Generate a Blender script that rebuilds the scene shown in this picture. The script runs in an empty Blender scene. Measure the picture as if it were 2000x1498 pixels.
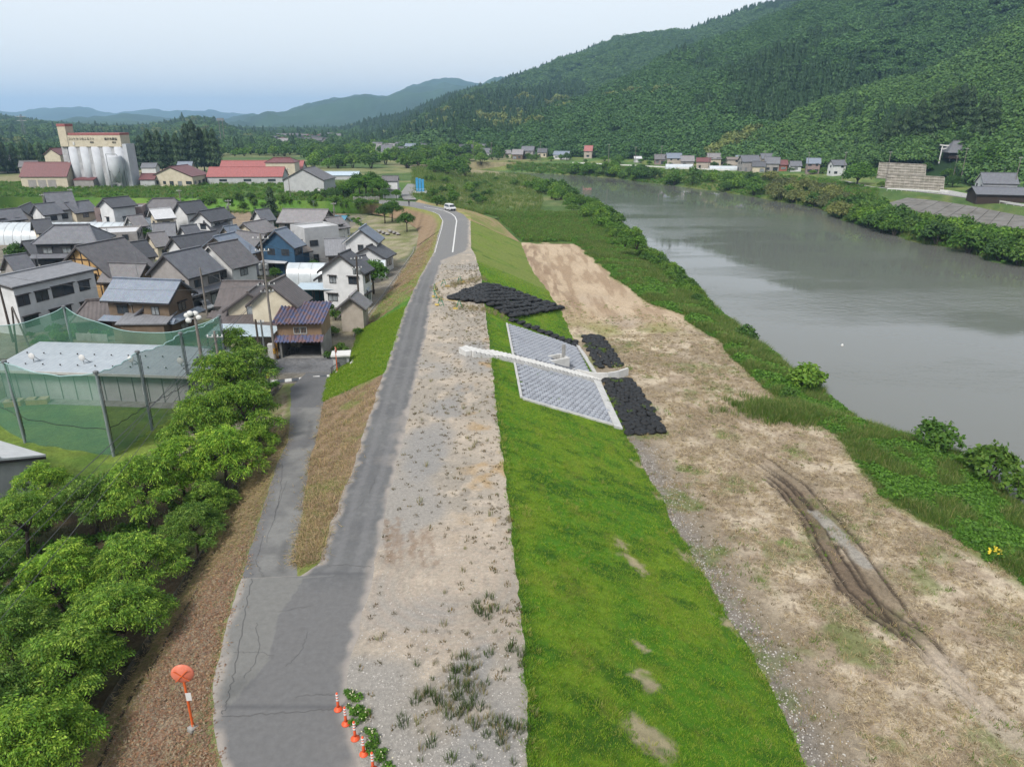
import bpy, bmesh, math, random
import numpy as np
from mathutils import Vector, Matrix
from mathutils.bvhtree import BVHTree
R = math.radians
scene = bpy.context.scene
COL = scene.collection
# ------------------------------------------------------------------ camera, sky, sun, exposure
F, TH, CAMZ = 1390.0, R(20.4), 24.0
cd = bpy.data.cameras.new("camera"); cam = bpy.data.objects.new("camera", cd); COL.objects.link(cam)
cd.sensor_width = 36; cd.sensor_fit = 'HORIZONTAL'; cd.lens = 36 * F / 2000
cd.clip_start = .5; cd.clip_end = 60000
cam.location = (0, 0, CAMZ); cam.rotation_euler = (math.pi / 2 - TH, 0, 0)
scene.camera = cam
SUN_EL, SUN_AZ = R(47), R(212)          # azimuth clockwise from +Y
w = bpy.data.worlds.new("World"); scene.world = w; w.use_nodes = True
nt = w.node_tree; nt.nodes.clear()
sky = nt.nodes.new("ShaderNodeTexSky"); sky.sky_type = 'NISHITA'; sky.sun_disc = False
sky.sun_elevation = SUN_EL; sky.sun_rotation = SUN_AZ
sky.air_density = 1.0; sky.dust_density = 4.0; sky.ozone_density = 1.5; sky.altitude = 30
mixn = nt.nodes.new("ShaderNodeMix"); mixn.data_type = 'RGBA'; mixn.inputs[0].default_value = .88
mixn.inputs[7].default_value = (2.85, 2.92, 2.95, 1)      # thin bright cloud veil over the whole sky
bg = nt.nodes.new("ShaderNodeBackground"); bg.inputs[1].default_value = .1
wo = nt.nodes.new("ShaderNodeOutputWorld")
nt.links.new(sky.outputs[0], mixn.inputs[6]); nt.links.new(mixn.outputs[2], bg.inputs[0]); nt.links.new(bg.outputs[0], wo.inputs[0])
sl = bpy.data.lights.new("sun", 'SUN'); sl.energy = 1.5; sl.angle = R(18); sl.color = (1, .95, .88)
so = bpy.data.objects.new("sun", sl); COL.objects.link(so)
sd = Vector((math.sin(SUN_AZ) * math.cos(SUN_EL), math.cos(SUN_AZ) * math.cos(SUN_EL), math.sin(SUN_EL)))
so.rotation_euler = sd.to_track_quat('Z', 'Y').to_euler(); so.location = (0, 0, 60)
vs = scene.view_settings; vs.view_transform = 'Standard'; vs.look = 'None'; vs.exposure = 1.78; vs.gamma = 1; vs.use_curve_mapping = False
cy = scene.cycles
cy.max_bounces = 6; cy.diffuse_bounces = 2; cy.glossy_bounces = 2; cy.transmission_bounces = 3; cy.transparent_max_bounces = 16
cy.volume_bounces = 0; cy.use_denoising = True; cy.caustics_reflective = False; cy.caustics_refractive = False
# ------------------------------------------------------------------ helpers
rnd = random.Random(7)
def ray(px, py):
    x, y = (px - 1000) / F, (749 - py) / F
    return Vector((x, y * math.sin(TH) + math.cos(TH), y * math.cos(TH) - math.sin(TH)))
def G(px, py, z=0.0):                    # ground point at height z seen in that direction
    d = ray(px, py); t = (z - CAMZ) / d.z
    return Vector((d.x * t, d.y * t, z))
def GD(px, py, D):                       # point at horizontal distance D
    d = ray(px, py); t = D / math.hypot(d.x, d.y)
    return Vector((d.x * t, d.y * t, CAMZ + d.z * t))
def Gz(px, py, zf):
    z = 0.
    for _ in range(12): p = G(px, py, z); z = float(zf(p.y))
    return G(px, py, z)
K = .56
def C(r, g, b, k=1.0):                   # display colour -> base colour
    f = lambda c: ((c / 255 + .055) / 1.055) ** 2.4 if c > 10 else c / 255 / 12.92
    return np.array([f(r), f(g), f(b)]) * K * k
def _h(ix, iy, seed):
    v = np.sin(ix * 127.1 + iy * 311.7 + seed * 74.7) * 43758.5453
    return v - np.floor(v)
def vn(x, y, s=1., seed=0):
    x = np.asarray(x, float) / s; y = np.asarray(y, float) / s
    xi, yi = np.floor(x), np.floor(y); fx, fy = x - xi, y - yi
    fx = fx * fx * (3 - 2 * fx); fy = fy * fy * (3 - 2 * fy)
    a = _h(xi, yi, seed) * (1 - fx) + _h(xi + 1, yi, seed) * fx
    b = _h(xi, yi + 1, seed) * (1 - fx) + _h(xi + 1, yi + 1, seed) * fx
    return a * (1 - fy) + b * fy
def fbm(x, y, s=1., o=4, seed=0):
    t, a, n = 0., 1., 0.
    for i in range(o): t = t + a * vn(x, y, s / 2 ** i, seed + i * 13); n += a; a *= .55
    return t / n
def sst(a, b, x): t = np.clip((np.asarray(x, float) - a) / (b - a), 0, 1); return t * t * (3 - 2 * t)
def mixc(a, b, t): t = np.asarray(t)[..., None]; return a * (1 - t) + b * t
def pdist(x, y, pts):                    # distance from points to a world polyline
    d = np.full(np.shape(x), 1e9)
    for (ax, ay), (bx, by) in zip(pts[:-1], pts[1:]):
        vx, vy = bx - ax, by - ay; t = np.clip(((x - ax) * vx + (y - ay) * vy) / (vx * vx + vy * vy + 1e-9), 0, 1)
        d = np.minimum(d, np.hypot(x - ax - t * vx, y - ay - t * vy))
    return d
def mesh(name, v, f, mats=None, smooth=False, col=None, fcol=None, mi=None):
    me = bpy.data.meshes.new(name); v = np.asarray(v, float)
    if isinstance(f, np.ndarray):
        n, k = f.shape
        me.vertices.add(len(v)); me.vertices.foreach_set("co", v.ravel())
        me.loops.add(n * k); me.loops.foreach_set("vertex_index", f.ravel().astype(np.int32))
        me.polygons.add(n); me.polygons.foreach_set("loop_start", np.arange(0, n * k, k, dtype=np.int32))
        me.update(calc_edges=True); me.validate()
    else:
        me.from_pydata([tuple(p) for p in v], [], f)
    if mats is not None:
        for m in (mats if isinstance(mats, (list, tuple)) else [mats]): me.materials.append(m)
    if mi is not None: me.polygons.foreach_set("material_index", np.asarray(mi, np.int32))
    if smooth: me.polygons.foreach_set("use_smooth", np.ones(len(me.polygons), bool))
    if col is not None:
        a = me.color_attributes.new("Col", 'FLOAT_COLOR', 'POINT')
        a.data.foreach_set("color", np.c_[np.clip(col, 0, 1), np.ones(len(col))].ravel())
    me.update(); return me
def obj(name, me, parent=None, loc=None, rz=0, **tags):
    o = bpy.data.objects.new(name, me); COL.objects.link(o)
    if parent is not None: o.parent = parent
    if loc is not None: o.location = loc
    if rz: o.rotation_euler = (0, 0, rz)
    for k, v in tags.items(): o[k] = v
    return o
def thing(name, label, cat, loc=(0, 0, 0), rz=0, group=None):
    o = obj(name, None, None, loc, rz, label=label, category=cat)
    if group: o['group'] = group
    return o
def tagit(o, label, cat, group=None):
    o['label'] = label; o['category'] = cat
    if group: o['group'] = group
    return o
class MB:
    def __init__(s): s.v, s.f = [], []
    def add(s, v, f):
        n = len(s.v); s.v += [tuple(p) for p in v]; s.f += [tuple(i + n for i in q) for q in f]; return s
    def quad(s, *p): return s.add(p, [tuple(range(len(p)))])
    def box(s, x0, x1, y0, y1, z0, z1):
        return s.add([(x0, y0, z0), (x1, y0, z0), (x1, y1, z0), (x0, y1, z0), (x0, y0, z1), (x1, y0, z1), (x1, y1, z1), (x0, y1, z1)],
                     [(3, 2, 1, 0), (4, 5, 6, 7), (0, 1, 5, 4), (1, 2, 6, 5), (2, 3, 7, 6), (3, 0, 4, 7)])
    def prism(s, poly, t):               # poly: 3-d points, t: thickness vector
        n = len(poly); t = Vector(t); a = [Vector(p) for p in poly]
        return s.add(a + [p + t for p in a], [tuple(range(n))[::-1], tuple(range(n, 2 * n))] + [(i, (i + 1) % n, n + (i + 1) % n, n + i) for i in range(n)])
    def tube(s, p0, p1, r0, r1=None, n=8, cap=True):
        r1 = r0 if r1 is None else r1; p0, p1 = Vector(p0), Vector(p1); d = p1 - p0
        if d.length < 1e-6: return s
        q = d.to_track_quat('Z', 'Y'); a, b = q @ Vector((1, 0, 0)), q @ Vector((0, 1, 0)); vs_ = []
        for p, r in ((p0, r0), (p1, r1)):
            for i in range(n): t = 2 * math.pi * i / n; vs_.append(p + a * (r * math.cos(t)) + b * (r * math.sin(t)))
        fs = [(i, (i + 1) % n, n + (i + 1) % n, n + i) for i in range(n)]
        if cap: fs += [tuple(range(n))[::-1], tuple(range(n, 2 * n))]
        return s.add(vs_, fs)
    def path(s, pts, r, n=5):
        for a, b in zip(pts[:-1], pts[1:]): s.tube(a, b, r, r, n, True)
        return s
    def lathe(s, prof, n=16, c=(0, 0, 0)):
        m = len(prof); vs_ = [(c[0] + r * math.cos(2 * math.pi * i / n), c[1] + r * math.sin(2 * math.pi * i / n), c[2] + z) for r, z in prof for i in range(n)]
        fs = [(j * n + i, j * n + (i + 1) % n, (j + 1) * n + (i + 1) % n, (j + 1) * n + i) for j in range(m - 1) for i in range(n)]
        fs += [tuple(range(n))[::-1], tuple(range((m - 1) * n, m * n))]
        return s.add(vs_, fs)
    def me(s, name, mat, smooth=False): return mesh(name, s.v, s.f, mat, smooth)
    def build(s, name, mat, parent=None, smooth=False, loc=None, rz=0, **t): return obj(name, s.me(name, mat, smooth), parent, loc, rz, **t)
# ------------------------------------------------------------------ materials
MATS = {}
def _nodes(name):
    m = bpy.data.materials.new(name); m.use_nodes = True; t = m.node_tree; t.nodes.clear()
    o = t.nodes.new("ShaderNodeOutputMaterial"); p = t.nodes.new("ShaderNodeBsdfPrincipled"); t.links.new(p.outputs[0], o.inputs[0])
    return m, t, p, o
def _noise(t, co, scale, detail=4, rough=.6):
    n = t.nodes.new("ShaderNodeTexNoise"); n.inputs['Scale'].default_value = scale; n.inputs['Detail'].default_value = detail; n.inputs['Roughness'].default_value = rough
    t.links.new(co, n.inputs['Vector']); return n.outputs[0]
def _map(t, x, a, b, c, d):
    n = t.nodes.new("ShaderNodeMapRange"); t.links.new(x, n.inputs[0])
    for i, v in zip((1, 2, 3, 4), (a, b, c, d)): n.inputs[i].default_value = v
    return n.outputs[0]
def _mix(t, fac, a, b, mode='MIX'):
    n = t.nodes.new("ShaderNodeMix"); n.data_type = 'RGBA'; n.blend_type = mode
    for i, v in ((0, fac), (6, a), (7, b)):
        if hasattr(v, 'is_linked') or hasattr(v, 'links'): t.links.new(v, n.inputs[i])
        elif i == 0: n.inputs[0].default_value = v
        else: n.inputs[i].default_value = (*v[:3], 1)
    return n.outputs[2]
def _bump(t, p, h, strength, dist):
    b = t.nodes.new("ShaderNodeBump"); b.inputs['Strength'].default_value = strength; b.inputs['Distance'].default_value = dist
    t.links.new(h, b.inputs['Height']); t.links.new(b.outputs[0], p.inputs['Normal'])
def M(name, c, c2=None, s=2.0, rough=.8, bump=0, bs=20., bd=.02, metal=0, lo=.35, hi=.65, rand=0, spec=.3):
    """plain surface: two colours mixed by noise in object space, optional fine bump, optional per-object value shift"""
    if name in MATS: return MATS[name]
    m, t, p, o = _nodes(name); tc = t.nodes.new("ShaderNodeTexCoord"); co = tc.outputs['Object']
    c2 = [x * .72 for x in c] if c2 is None else c2
    f = _map(t, _noise(t, co, s, 6, .65), lo, hi, 0, 1); out = _mix(t, f, c, c2)
    if rand:
        oi = t.nodes.new("ShaderNodeObjectInfo"); out = _mix(t, 1.0, out, _mix(t, oi.outputs['Random'], [1 - rand] * 3, [1 + rand] * 3), 'MULTIPLY')
    t.links.new(out, p.inputs['Base Color']); p.inputs['Roughness'].default_value = rough; p.inputs['Metallic'].default_value = metal
    p.inputs['Specular IOR Level'].default_value = spec
    if bump: _bump(t, p, _noise(t, co, bs, 5), bump, bd)
    MATS[name] = m; return m
def MG(name, fs=6., amp=.35, bump=.5, bd=.05, rough=.95, fs2=40., aniso=None):
    """ground: vertex colour x fine noise, bumpy"""
    m, t, p, o = _nodes(name); a = t.nodes.new("ShaderNodeVertexColor"); a.layer_name = "Col"
    g = t.nodes.new("ShaderNodeNewGeometry"); co = g.outputs['Position']
    if aniso:
        mp = t.nodes.new("ShaderNodeMapping"); mp.inputs['Scale'].default_value = aniso; t.links.new(co, mp.inputs[0]); co = mp.outputs[0]
    n1 = _noise(t, co, fs, 6, .7); n2 = _noise(t, co, fs2, 3, .7)
    k1 = _map(t, n1, .25, .75, 1 - amp, 1 + amp); k2 = _map(t, n2, .25, .75, 1 - amp, 1 + amp)
    mul = t.nodes.new("ShaderNodeMath"); mul.operation = 'MULTIPLY'; t.links.new(k1, mul.inputs[0]); t.links.new(k2, mul.inputs[1])
    t.links.new(_mix(t, 1.0, a.outputs[0], mul.outputs[0], 'MULTIPLY'), p.inputs['Base Color'])
    p.inputs['Roughness'].default_value = rough; p.inputs['Specular IOR Level'].default_value = .2
    ad = t.nodes.new("ShaderNodeMath"); ad.operation = 'ADD'; t.links.new(n1, ad.inputs[0]); t.links.new(n2, ad.inputs[1])
    _bump(t, p, ad.outputs[0], bump, bd); MATS[name] = m; return m
def ML(name, hue=.0, trans=.25, rand=.25):
    """leaves: vertex colour, shifted per instance, a little light through"""
    m, t, p, o = _nodes(name); a = t.nodes.new("ShaderNodeVertexColor"); a.layer_name = "Col"
    oi = t.nodes.new("ShaderNodeObjectInfo")
    r = _mix(t, oi.outputs['Random'], (1 - rand, 1 - rand, 1 - rand * .6), (1 + rand * 1.3, 1 + rand, 1 - rand * .3))
    c = _mix(t, 1.0, a.outputs[0], r, 'MULTIPLY')
    t.links.new(c, p.inputs['Base Color']); p.inputs['Roughness'].default_value = .6; p.inputs['Specular IOR Level'].default_value = .25
    tr = t.nodes.new("ShaderNodeBsdfTranslucent"); t.links.new(c, tr.inputs[0])
    mx = t.nodes.new("ShaderNodeMixShader"); mx.inputs[0].default_value = trans
    t.links.new(p.outputs[0], mx.inputs[1]); t.links.new(tr.outputs[0], mx.inputs[2]); t.links.new(mx.outputs[0], o.inputs[0])
    MATS[name] = m; return m
# ------------------------------------------------------------------ terrain
TER = []                                  # meshes that things can stand on
GM = dict(road=MG('asphalt', 3, .15, .25, .01, .9, 45), crown=MG('gravelly_sand', 5, .3, .8, .05, .97, 34), lawn=MG('lawn_turf', 2.2, .3, 1.0, .08, .95, 26),
          straw=MG('dry_mown_straw', 3.5, .36, .9, .07, .97, 17), wild=MG('wild_grass', 1.2, .4, 1.0, .25, .97, 9), plain=MG('field_ground', .35, .35, .6, .2, .97, 3),
          hill=MG('forest_floor', .05, .3, .3, .5, .97, .3), verge=MG('mown_verge', 4, .34, .9, .06, .97, 22, None))
def gridobj(name, P, mat, colf, kind='structure', ter=True, smooth=True):
    P = np.asarray(P, float); a, b = P.shape[:2]; v = P.reshape(-1, 3)
    i = np.arange(a * b).reshape(a, b); f = np.stack([i[:-1, :-1], i[:-1, 1:], i[1:, 1:], i[1:, :-1]], -1).reshape(-1, 4)
    nz = np.cross(v[f[0, 1]] - v[f[0, 0]], v[f[0, 2]] - v[f[0, 0]])[2]
    mid = len(f) // 2; nz += np.cross(v[f[mid, 1]] - v[f[mid, 0]], v[f[mid, 2]] - v[f[mid, 0]])[2]
    if nz < 0: f = f[:, ::-1].copy()
    c = colf(v[:, 0], v[:, 1], v[:, 2]) if colf else np.full((len(v), 3), .1)
    me = mesh(name, v, f, mat, smooth, c); o = obj(name, me, kind=kind)
    if ter: TER.append((v, f))
    return o
def edge(pts, z, ext0=None):
    w_ = sorted([(G(x, y, z) if not callable(z) else Gz(x, y, z)) for x, y in pts], key=lambda p: p.y)
    ys = np.array([p.y for p in w_]); xs = np.array([p.x for p in w_])
    s0 = (xs[1] - xs[0]) / (ys[1] - ys[0]) if ext0 is None else ext0
    return lambda Y: np.where(np.asarray(Y) < ys[0], xs[0] + (np.asarray(Y) - ys[0]) * s0, np.interp(Y, ys, xs))
VZ, FZ, WZ = -3.5, -5.5, -7.5             # village ground, flood terrace, water
zr = lambda Y: VZ * np.clip((np.asarray(Y, float) - 31) / (77 - 31), 0, 1)
RL = edge([(583, 1125), (624, 1100), (644, 1028), (680, 941), (706, 859), (731, 784), (745, 742), (767, 680), (790, 605), (820, 542), (847, 493), (855, 460), (864, 430)], 0)
OL = edge([(433, 1497), (414, 1394), (420, 1304), (440, 1234), (462, 1156), (475, 1118)], 0)     # outer left edge before the fork
RR = edge([(735, 1600), (705, 1498), (680, 1400), (676, 1330), (700, 1230), (725, 1140), (734, 1095), (756, 983), (793, 840), (804, 784), (826, 680), (831, 662), (840, 608), (847, 564), (864, 509), (905, 493), (916, 484), (916, 430)], 0)
LT = edge([(1028, 1498), (1028, 1400), (1025, 1300), (1018, 1200), (1005, 1080), (990, 960), (976, 850), (966, 760), (957, 679), (949, 620), (940, 542), (928, 498), (920, 484), (919, 430)], 0, 0)
LB = edge([(1575, 1498), (1500, 1335), (1470, 1275), (1425, 1212), (1416, 1199), (1386, 1139), (1359, 1094), (1320, 1031), (1287, 965), (1254, 905), (1218, 837), (1200, 790), (1124, 676), (1098, 610), (1066, 564), (1039, 528), (1022, 487), (1011, 460), (999, 447), (975, 435)], FZ)
FE = edge([(2000, 1140), (1880, 1060), (1750, 985), (1690, 920), (1630, 850), (1510, 770), (1450, 715), (1400, 662), (1330, 615), (1270, 590), (1200, 540), (1130, 480), (1090, 445), (1060, 432)], FZ, -.12)
WL = edge([(1990, 985), (1880, 890), (1740, 842), (1690, 832), (1590, 752), (1530, 715), (1450, 655), (1400, 612), (1360, 562), (1290, 505), (1240, 455), (1200, 420)], WZ, -.1)
RA = edge([(475, 1118), (487, 1080), (512, 997), (537, 918), (563, 862), (568, 792), (567, 758)], zr)
RB = edge([(580, 1122), (578, 1100), (593, 988), (605, 899), (619, 854), (630, 792), (641, 739)], zr)
DI = edge([(153, 1492), (224, 1374), (280, 1287), (336, 1192), (364, 1147), (406, 1080), (428, 1036), (480, 920), (518, 820), (533, 775)], -3.2)
def jit(f, amp, sc, seed): return lambda Y: f(Y) + amp * (fbm(np.asarray(Y, float), np.asarray(Y, float) * 0 + seed, sc, 3, seed) - .5)
LT = jit(LT, .3, 1.0, 2); LB = jit(LB, .7, 2.2, 3); FE = jit(FE, 2.0, 5., 4); WL = jit(WL, 1.6, 6., 5); RR = jit(RR, .35, 1.6, 6); RL = jit(RL, .28, 1.4, 7); OL = jit(OL, .3, 1.6, 8); RA = jit(RA, .25, 1.4, 9); RB = jit(RB, .2, 1.4, 10)
YS = 33.4                                  # where the side road forks off
ys_near = np.concatenate([np.arange(8, 18, .5), np.arange(18, 60, .22), np.arange(60, 110, .5), np.arange(110, 181.9, 1.2), [182.0]])
def strip(name, fa, fb, za, zb, ys, nx, mat, colf, amp=.0, nsc=1.5, prof=None, seed=3, zmod=None):
    ys = np.asarray(ys, float); t = np.linspace(0, 1, nx); xa, xb = fa(ys), fb(ys)
    X = xa[:, None] * (1 - t) + xb[:, None] * t; Y = np.repeat(ys[:, None], nx, 1)
    za = np.broadcast_to(za(ys) if callable(za) else za, ys.shape); zb = np.broadcast_to(zb(ys) if callable(zb) else zb, ys.shape)
    tt = t if prof is None else prof(t); Z = za[:, None] * (1 - tt) + zb[:, None] * tt
    if amp: Z = Z + amp * (fbm(X, Y, nsc, 3, seed) - .5) * np.sin(np.pi * t) ** .4
    if zmod is not None: Z = Z + zmod(X, Y)
    return gridobj(name, np.stack([X, Y, Z], -1), mat, colf)
def wl(pts, z=0.0): return [tuple((G(x, y, z) if not callable(z) else Gz(x, y, z))[:2]) for x, y in pts]
# --- colours of the ground
asph, asph_d, asph_l = C(117, 118, 119), C(109, 110, 112), C(140, 140, 139)
def col_road(x, y, z):
    c = np.tile(asph_d, (len(x), 1)); n = fbm(x, y, 2.5, 4, 5)
    c = mixc(c, asph, sst(.3, .7, n)); c = mixc(c, C(136, 136, 137), sst(.6, .8, fbm(x, y, .6, 3, 6)) * .5); c = mixc(c, C(120, 120, 121), sst(34, 31.5, y))
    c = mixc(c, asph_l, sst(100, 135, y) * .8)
    seam = wl([(600, 1118), (545, 1205), (525, 1290), (470, 1350), (440, 1392)]); sx = np.interp(y, [p[1] for p in seam][::-1], [p[0] for p in seam][::-1])
    old = (y > 24.3) & (y < 34) & (x < sx + .25 * (n - .5)); c = mixc(c, C(131, 131, 129), old * 1.0)
    c = mixc(c, C(98, 99, 102), sst(.09, .03, np.abs(y - 24.2 + .1 * vn(x, y, 1, 4))) * (x < -6) * .7)
    c = mixc(c, C(96, 97, 100), sst(.12, .03, np.abs(y - 33.9)) * .8)
    e = np.minimum(x - np.where(y < YS, OL(y), RL(y)), RR(y) - x)
    c = mixc(c, C(176, 168, 160), sst(.5, 0, e + .5 * (vn(x, y, .7, 9) - .5)) * .85)
    dust = sst(.55, .75, fbm(x, y, 3., 3, 21)) * sst(2.2, .2, RR(y) - x) * (y < 62); c = mixc(c, C(176, 168, 160), dust * .45)
    for k, off in ((21, .32), (22, .7)):
        u = (x - RL(y)) / np.maximum(RR(y) - RL(y), 1); c = mixc(c, C(132, 132, 134), sst(.12, .02, np.abs(u - off)) * .5 * (y > 34))
    return c
def col_ramp(x, y, z):
    n = fbm(x, y, 1.6, 4, 31); c = mixc(np.tile(C(138, 138, 136), (len(x), 1)), C(118, 118, 118), sst(.4, .75, n))
    u = (x - RA(y)) / np.maximum(RB(y) - RA(y), .5)
    c = mixc(c, C(106, 106, 106), sst(.16, .02, np.abs(u - .72)) * sst(.5, .65, fbm(x, y, 2.2, 3, 8)) * .8)
    c = mixc(c, C(118, 118, 120), sst(.3, .16, u) * .7); c = mixc(c, C(108, 109, 112), (y > 64.5) * .8)
    c = mixc(c, C(112, 112, 114), sst(1.6, .5, np.abs(y - 52 - (x + 22) * .7)) * .8)
    return c
mudt = [wl(p, 0) for p in ([(752, 1015), (756, 1050), (758, 1100)], [(766, 1030), (768, 1100)], [(778, 1012), (780, 1060), (786, 1105)], [(800, 1078), (818, 1050), (836, 1030)], [(834, 1036), (846, 1066), (852, 1100)], [(806, 1040), (808, 1095)], [(824, 1052), (826, 1108)])]
def col_crown(x, y, z):
    n = fbm(x, y, 6, 4, 41); m = fbm(x, y, 1.3, 3, 43)
    c = mixc(np.tile(C(196, 184, 168), (len(x), 1)), C(174, 166, 154), sst(.35, .65, n)); c = mixc(c, C(214, 200, 182), sst(.6, .76, m) * .7); c = mixc(c, C(150, 142, 132), sst(.6, .78, fbm(x, y, .5, 3, 44)) * .55)
    c = mixc(c, C(170, 166, 160), sst(.56, .7, fbm(x, y, 7, 3, 47)) * .9)
    for px, py, r in ((838, 862, 2.6), (828, 905, 2.0), (905, 760, 1.2), (920, 690, 3.0), (870, 800, 2.0), (950, 1480, 2.2), (920, 1320, 1.5)):
        p = G(px, py); c = mixc(c, C(162, 160, 157), sst(r, r * .4, np.hypot(x - p.x, (y - p.y) * .55) + 1.2 * (m - .5)) * .9)
    c = mixc(c, C(188, 158, 112), sst(.55, .7, fbm(x, y, 2.2, 4, 49)) * sst(4.5, 1.0, LT(y) - x) * (y > 36) * (y < 80) * .75)
    for l in mudt: c = mixc(c, C(150, 128, 108), sst(.26, .08, pdist(x, y, l) + .42 * (vn(x, y, .3, 5) - .5)) * .6)
    tr = np.sin(pdist(x, y, [(-3.2, 33.), (-3.2, 33.1)]) * 9.) * .5 + .5; c = mixc(c, C(186, 168, 152), tr * sst(6.5, 5, np.hypot(x + 3.4, y - 33)) * .35)
    return c
bare = [(G(px, py, z), r) for px, py, r, z in ((1218, 1048, .45, -2.5), (1240, 1083, .75, -2.7), (1256, 1331, .7, -2.6), (1270, 1450, .95, -2.6), (1350, 1080, .9, -4.8), (1420, 1215, .5, -5.3), (1250, 1262, .3, -2.6), (1252, 905, .5, -5.2), (1400, 1128, .4, -5.2), (1285, 965, .5, -5.2))]
def col_lawn(x, y, z):
    n = fbm(x, y, 3.5, 4, 51); m = fbm(x * .55, y, 1.0, 4, 53)
    c = mixc(np.tile(C(88, 142, 26), (len(x), 1)), C(124, 158, 38), sst(.36, .66, n)); c = mixc(c, C(54, 100, 18), sst(.48, .72, m) * .85); c = mixc(c, C(140, 150, 52), sst(.6, .75, fbm(x, y * .6, 1.1, 3, 57)) * .5)
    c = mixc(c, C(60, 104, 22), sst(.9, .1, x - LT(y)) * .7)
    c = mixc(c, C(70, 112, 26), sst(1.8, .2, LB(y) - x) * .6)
    for p, r in bare: c = mixc(c, C(196, 180, 150), sst(r, r * .45, np.hypot((x - p.x) * .9 + (y - p.y) * .35, (y - p.y) * .75) + .9 * (vn(x, y, .35, 6) - .5) + .5 * (vn(x, y, .9, 66) - .5)) * .85)
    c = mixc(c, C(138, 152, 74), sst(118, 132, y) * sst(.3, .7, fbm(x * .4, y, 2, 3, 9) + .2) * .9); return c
trk = [(wl(p, FZ), r, cc) for p, r, cc in (
    ([(1590, 1000), (1625, 1030), (1660, 1068), (1690, 1105)], .6, C(172, 168, 160)), ([(1840, 1290), (1890, 1350), (1960, 1420), (2030, 1480)], 1.2, C(192, 178, 160)))]
rutp = [wl(p, FZ) for p in ([(1440, 880), (1490, 915), (1545, 962), (1588, 1020), (1622, 1085), (1662, 1150), (1720, 1195), (1790, 1242), (1855, 1305), (1930, 1370), (2040, 1460)], [(1400, 850), (1500, 905), (1560, 950), (1615, 1010), (1665, 1070), (1705, 1130), (1760, 1205), (1830, 1285), (1900, 1350), (2000, 1440)])]
def sdist(x, y, pts):                     # signed sideways offset from a polyline and distance to it
    d = np.full(np.shape(x), 1e9); sg = np.zeros(np.shape(x)); al = np.zeros(np.shape(x)); L0 = 0.
    for (ax, ay), (bx, by) in zip(pts[:-1], pts[1:]):
        vx, vy = bx - ax, by - ay; L = math.hypot(vx, vy); t = np.clip(((x - ax) * vx + (y - ay) * vy) / (L * L), 0, 1); dd = np.hypot(x - ax - t * vx, y - ay - t * vy); m_ = dd < d
        d = np.where(m_, dd, d); sg = np.where(m_, np.sign(vx * (y - ay) - vy * (x - ax)) * dd, sg); al = np.where(m_, L0 + t * L, al); L0 += L
    return sg, d, al / L0
def ruts(x, y):                           # 0..1 depth of pressed wheel ruts, and churned mud
    dep = 0.; mud = 0.
    for k, pl in enumerate(rutp):
        sg, d, al = sdist(x, y, pl); wob = .25 * (fbm(x, y, 2.0, 2, 5 + k) - .5); end = sst(0, .2, al) * sst(1, .88, al)
        for o in ((-.85, .8, -.3) if k == 0 else (-.7, .75)): dep = np.maximum(dep, sst(.2, .07, np.abs(sg + wob - o)) * end)
        mud = np.maximum(mud, sst(1.35, .6, d + 1.6 * (fbm(x, y, .9, 3, 8) - .5)) * sst(.08, .25, al) * sst(.9, .68, al) * (1 - .45 * k))
    return dep, mud
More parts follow.
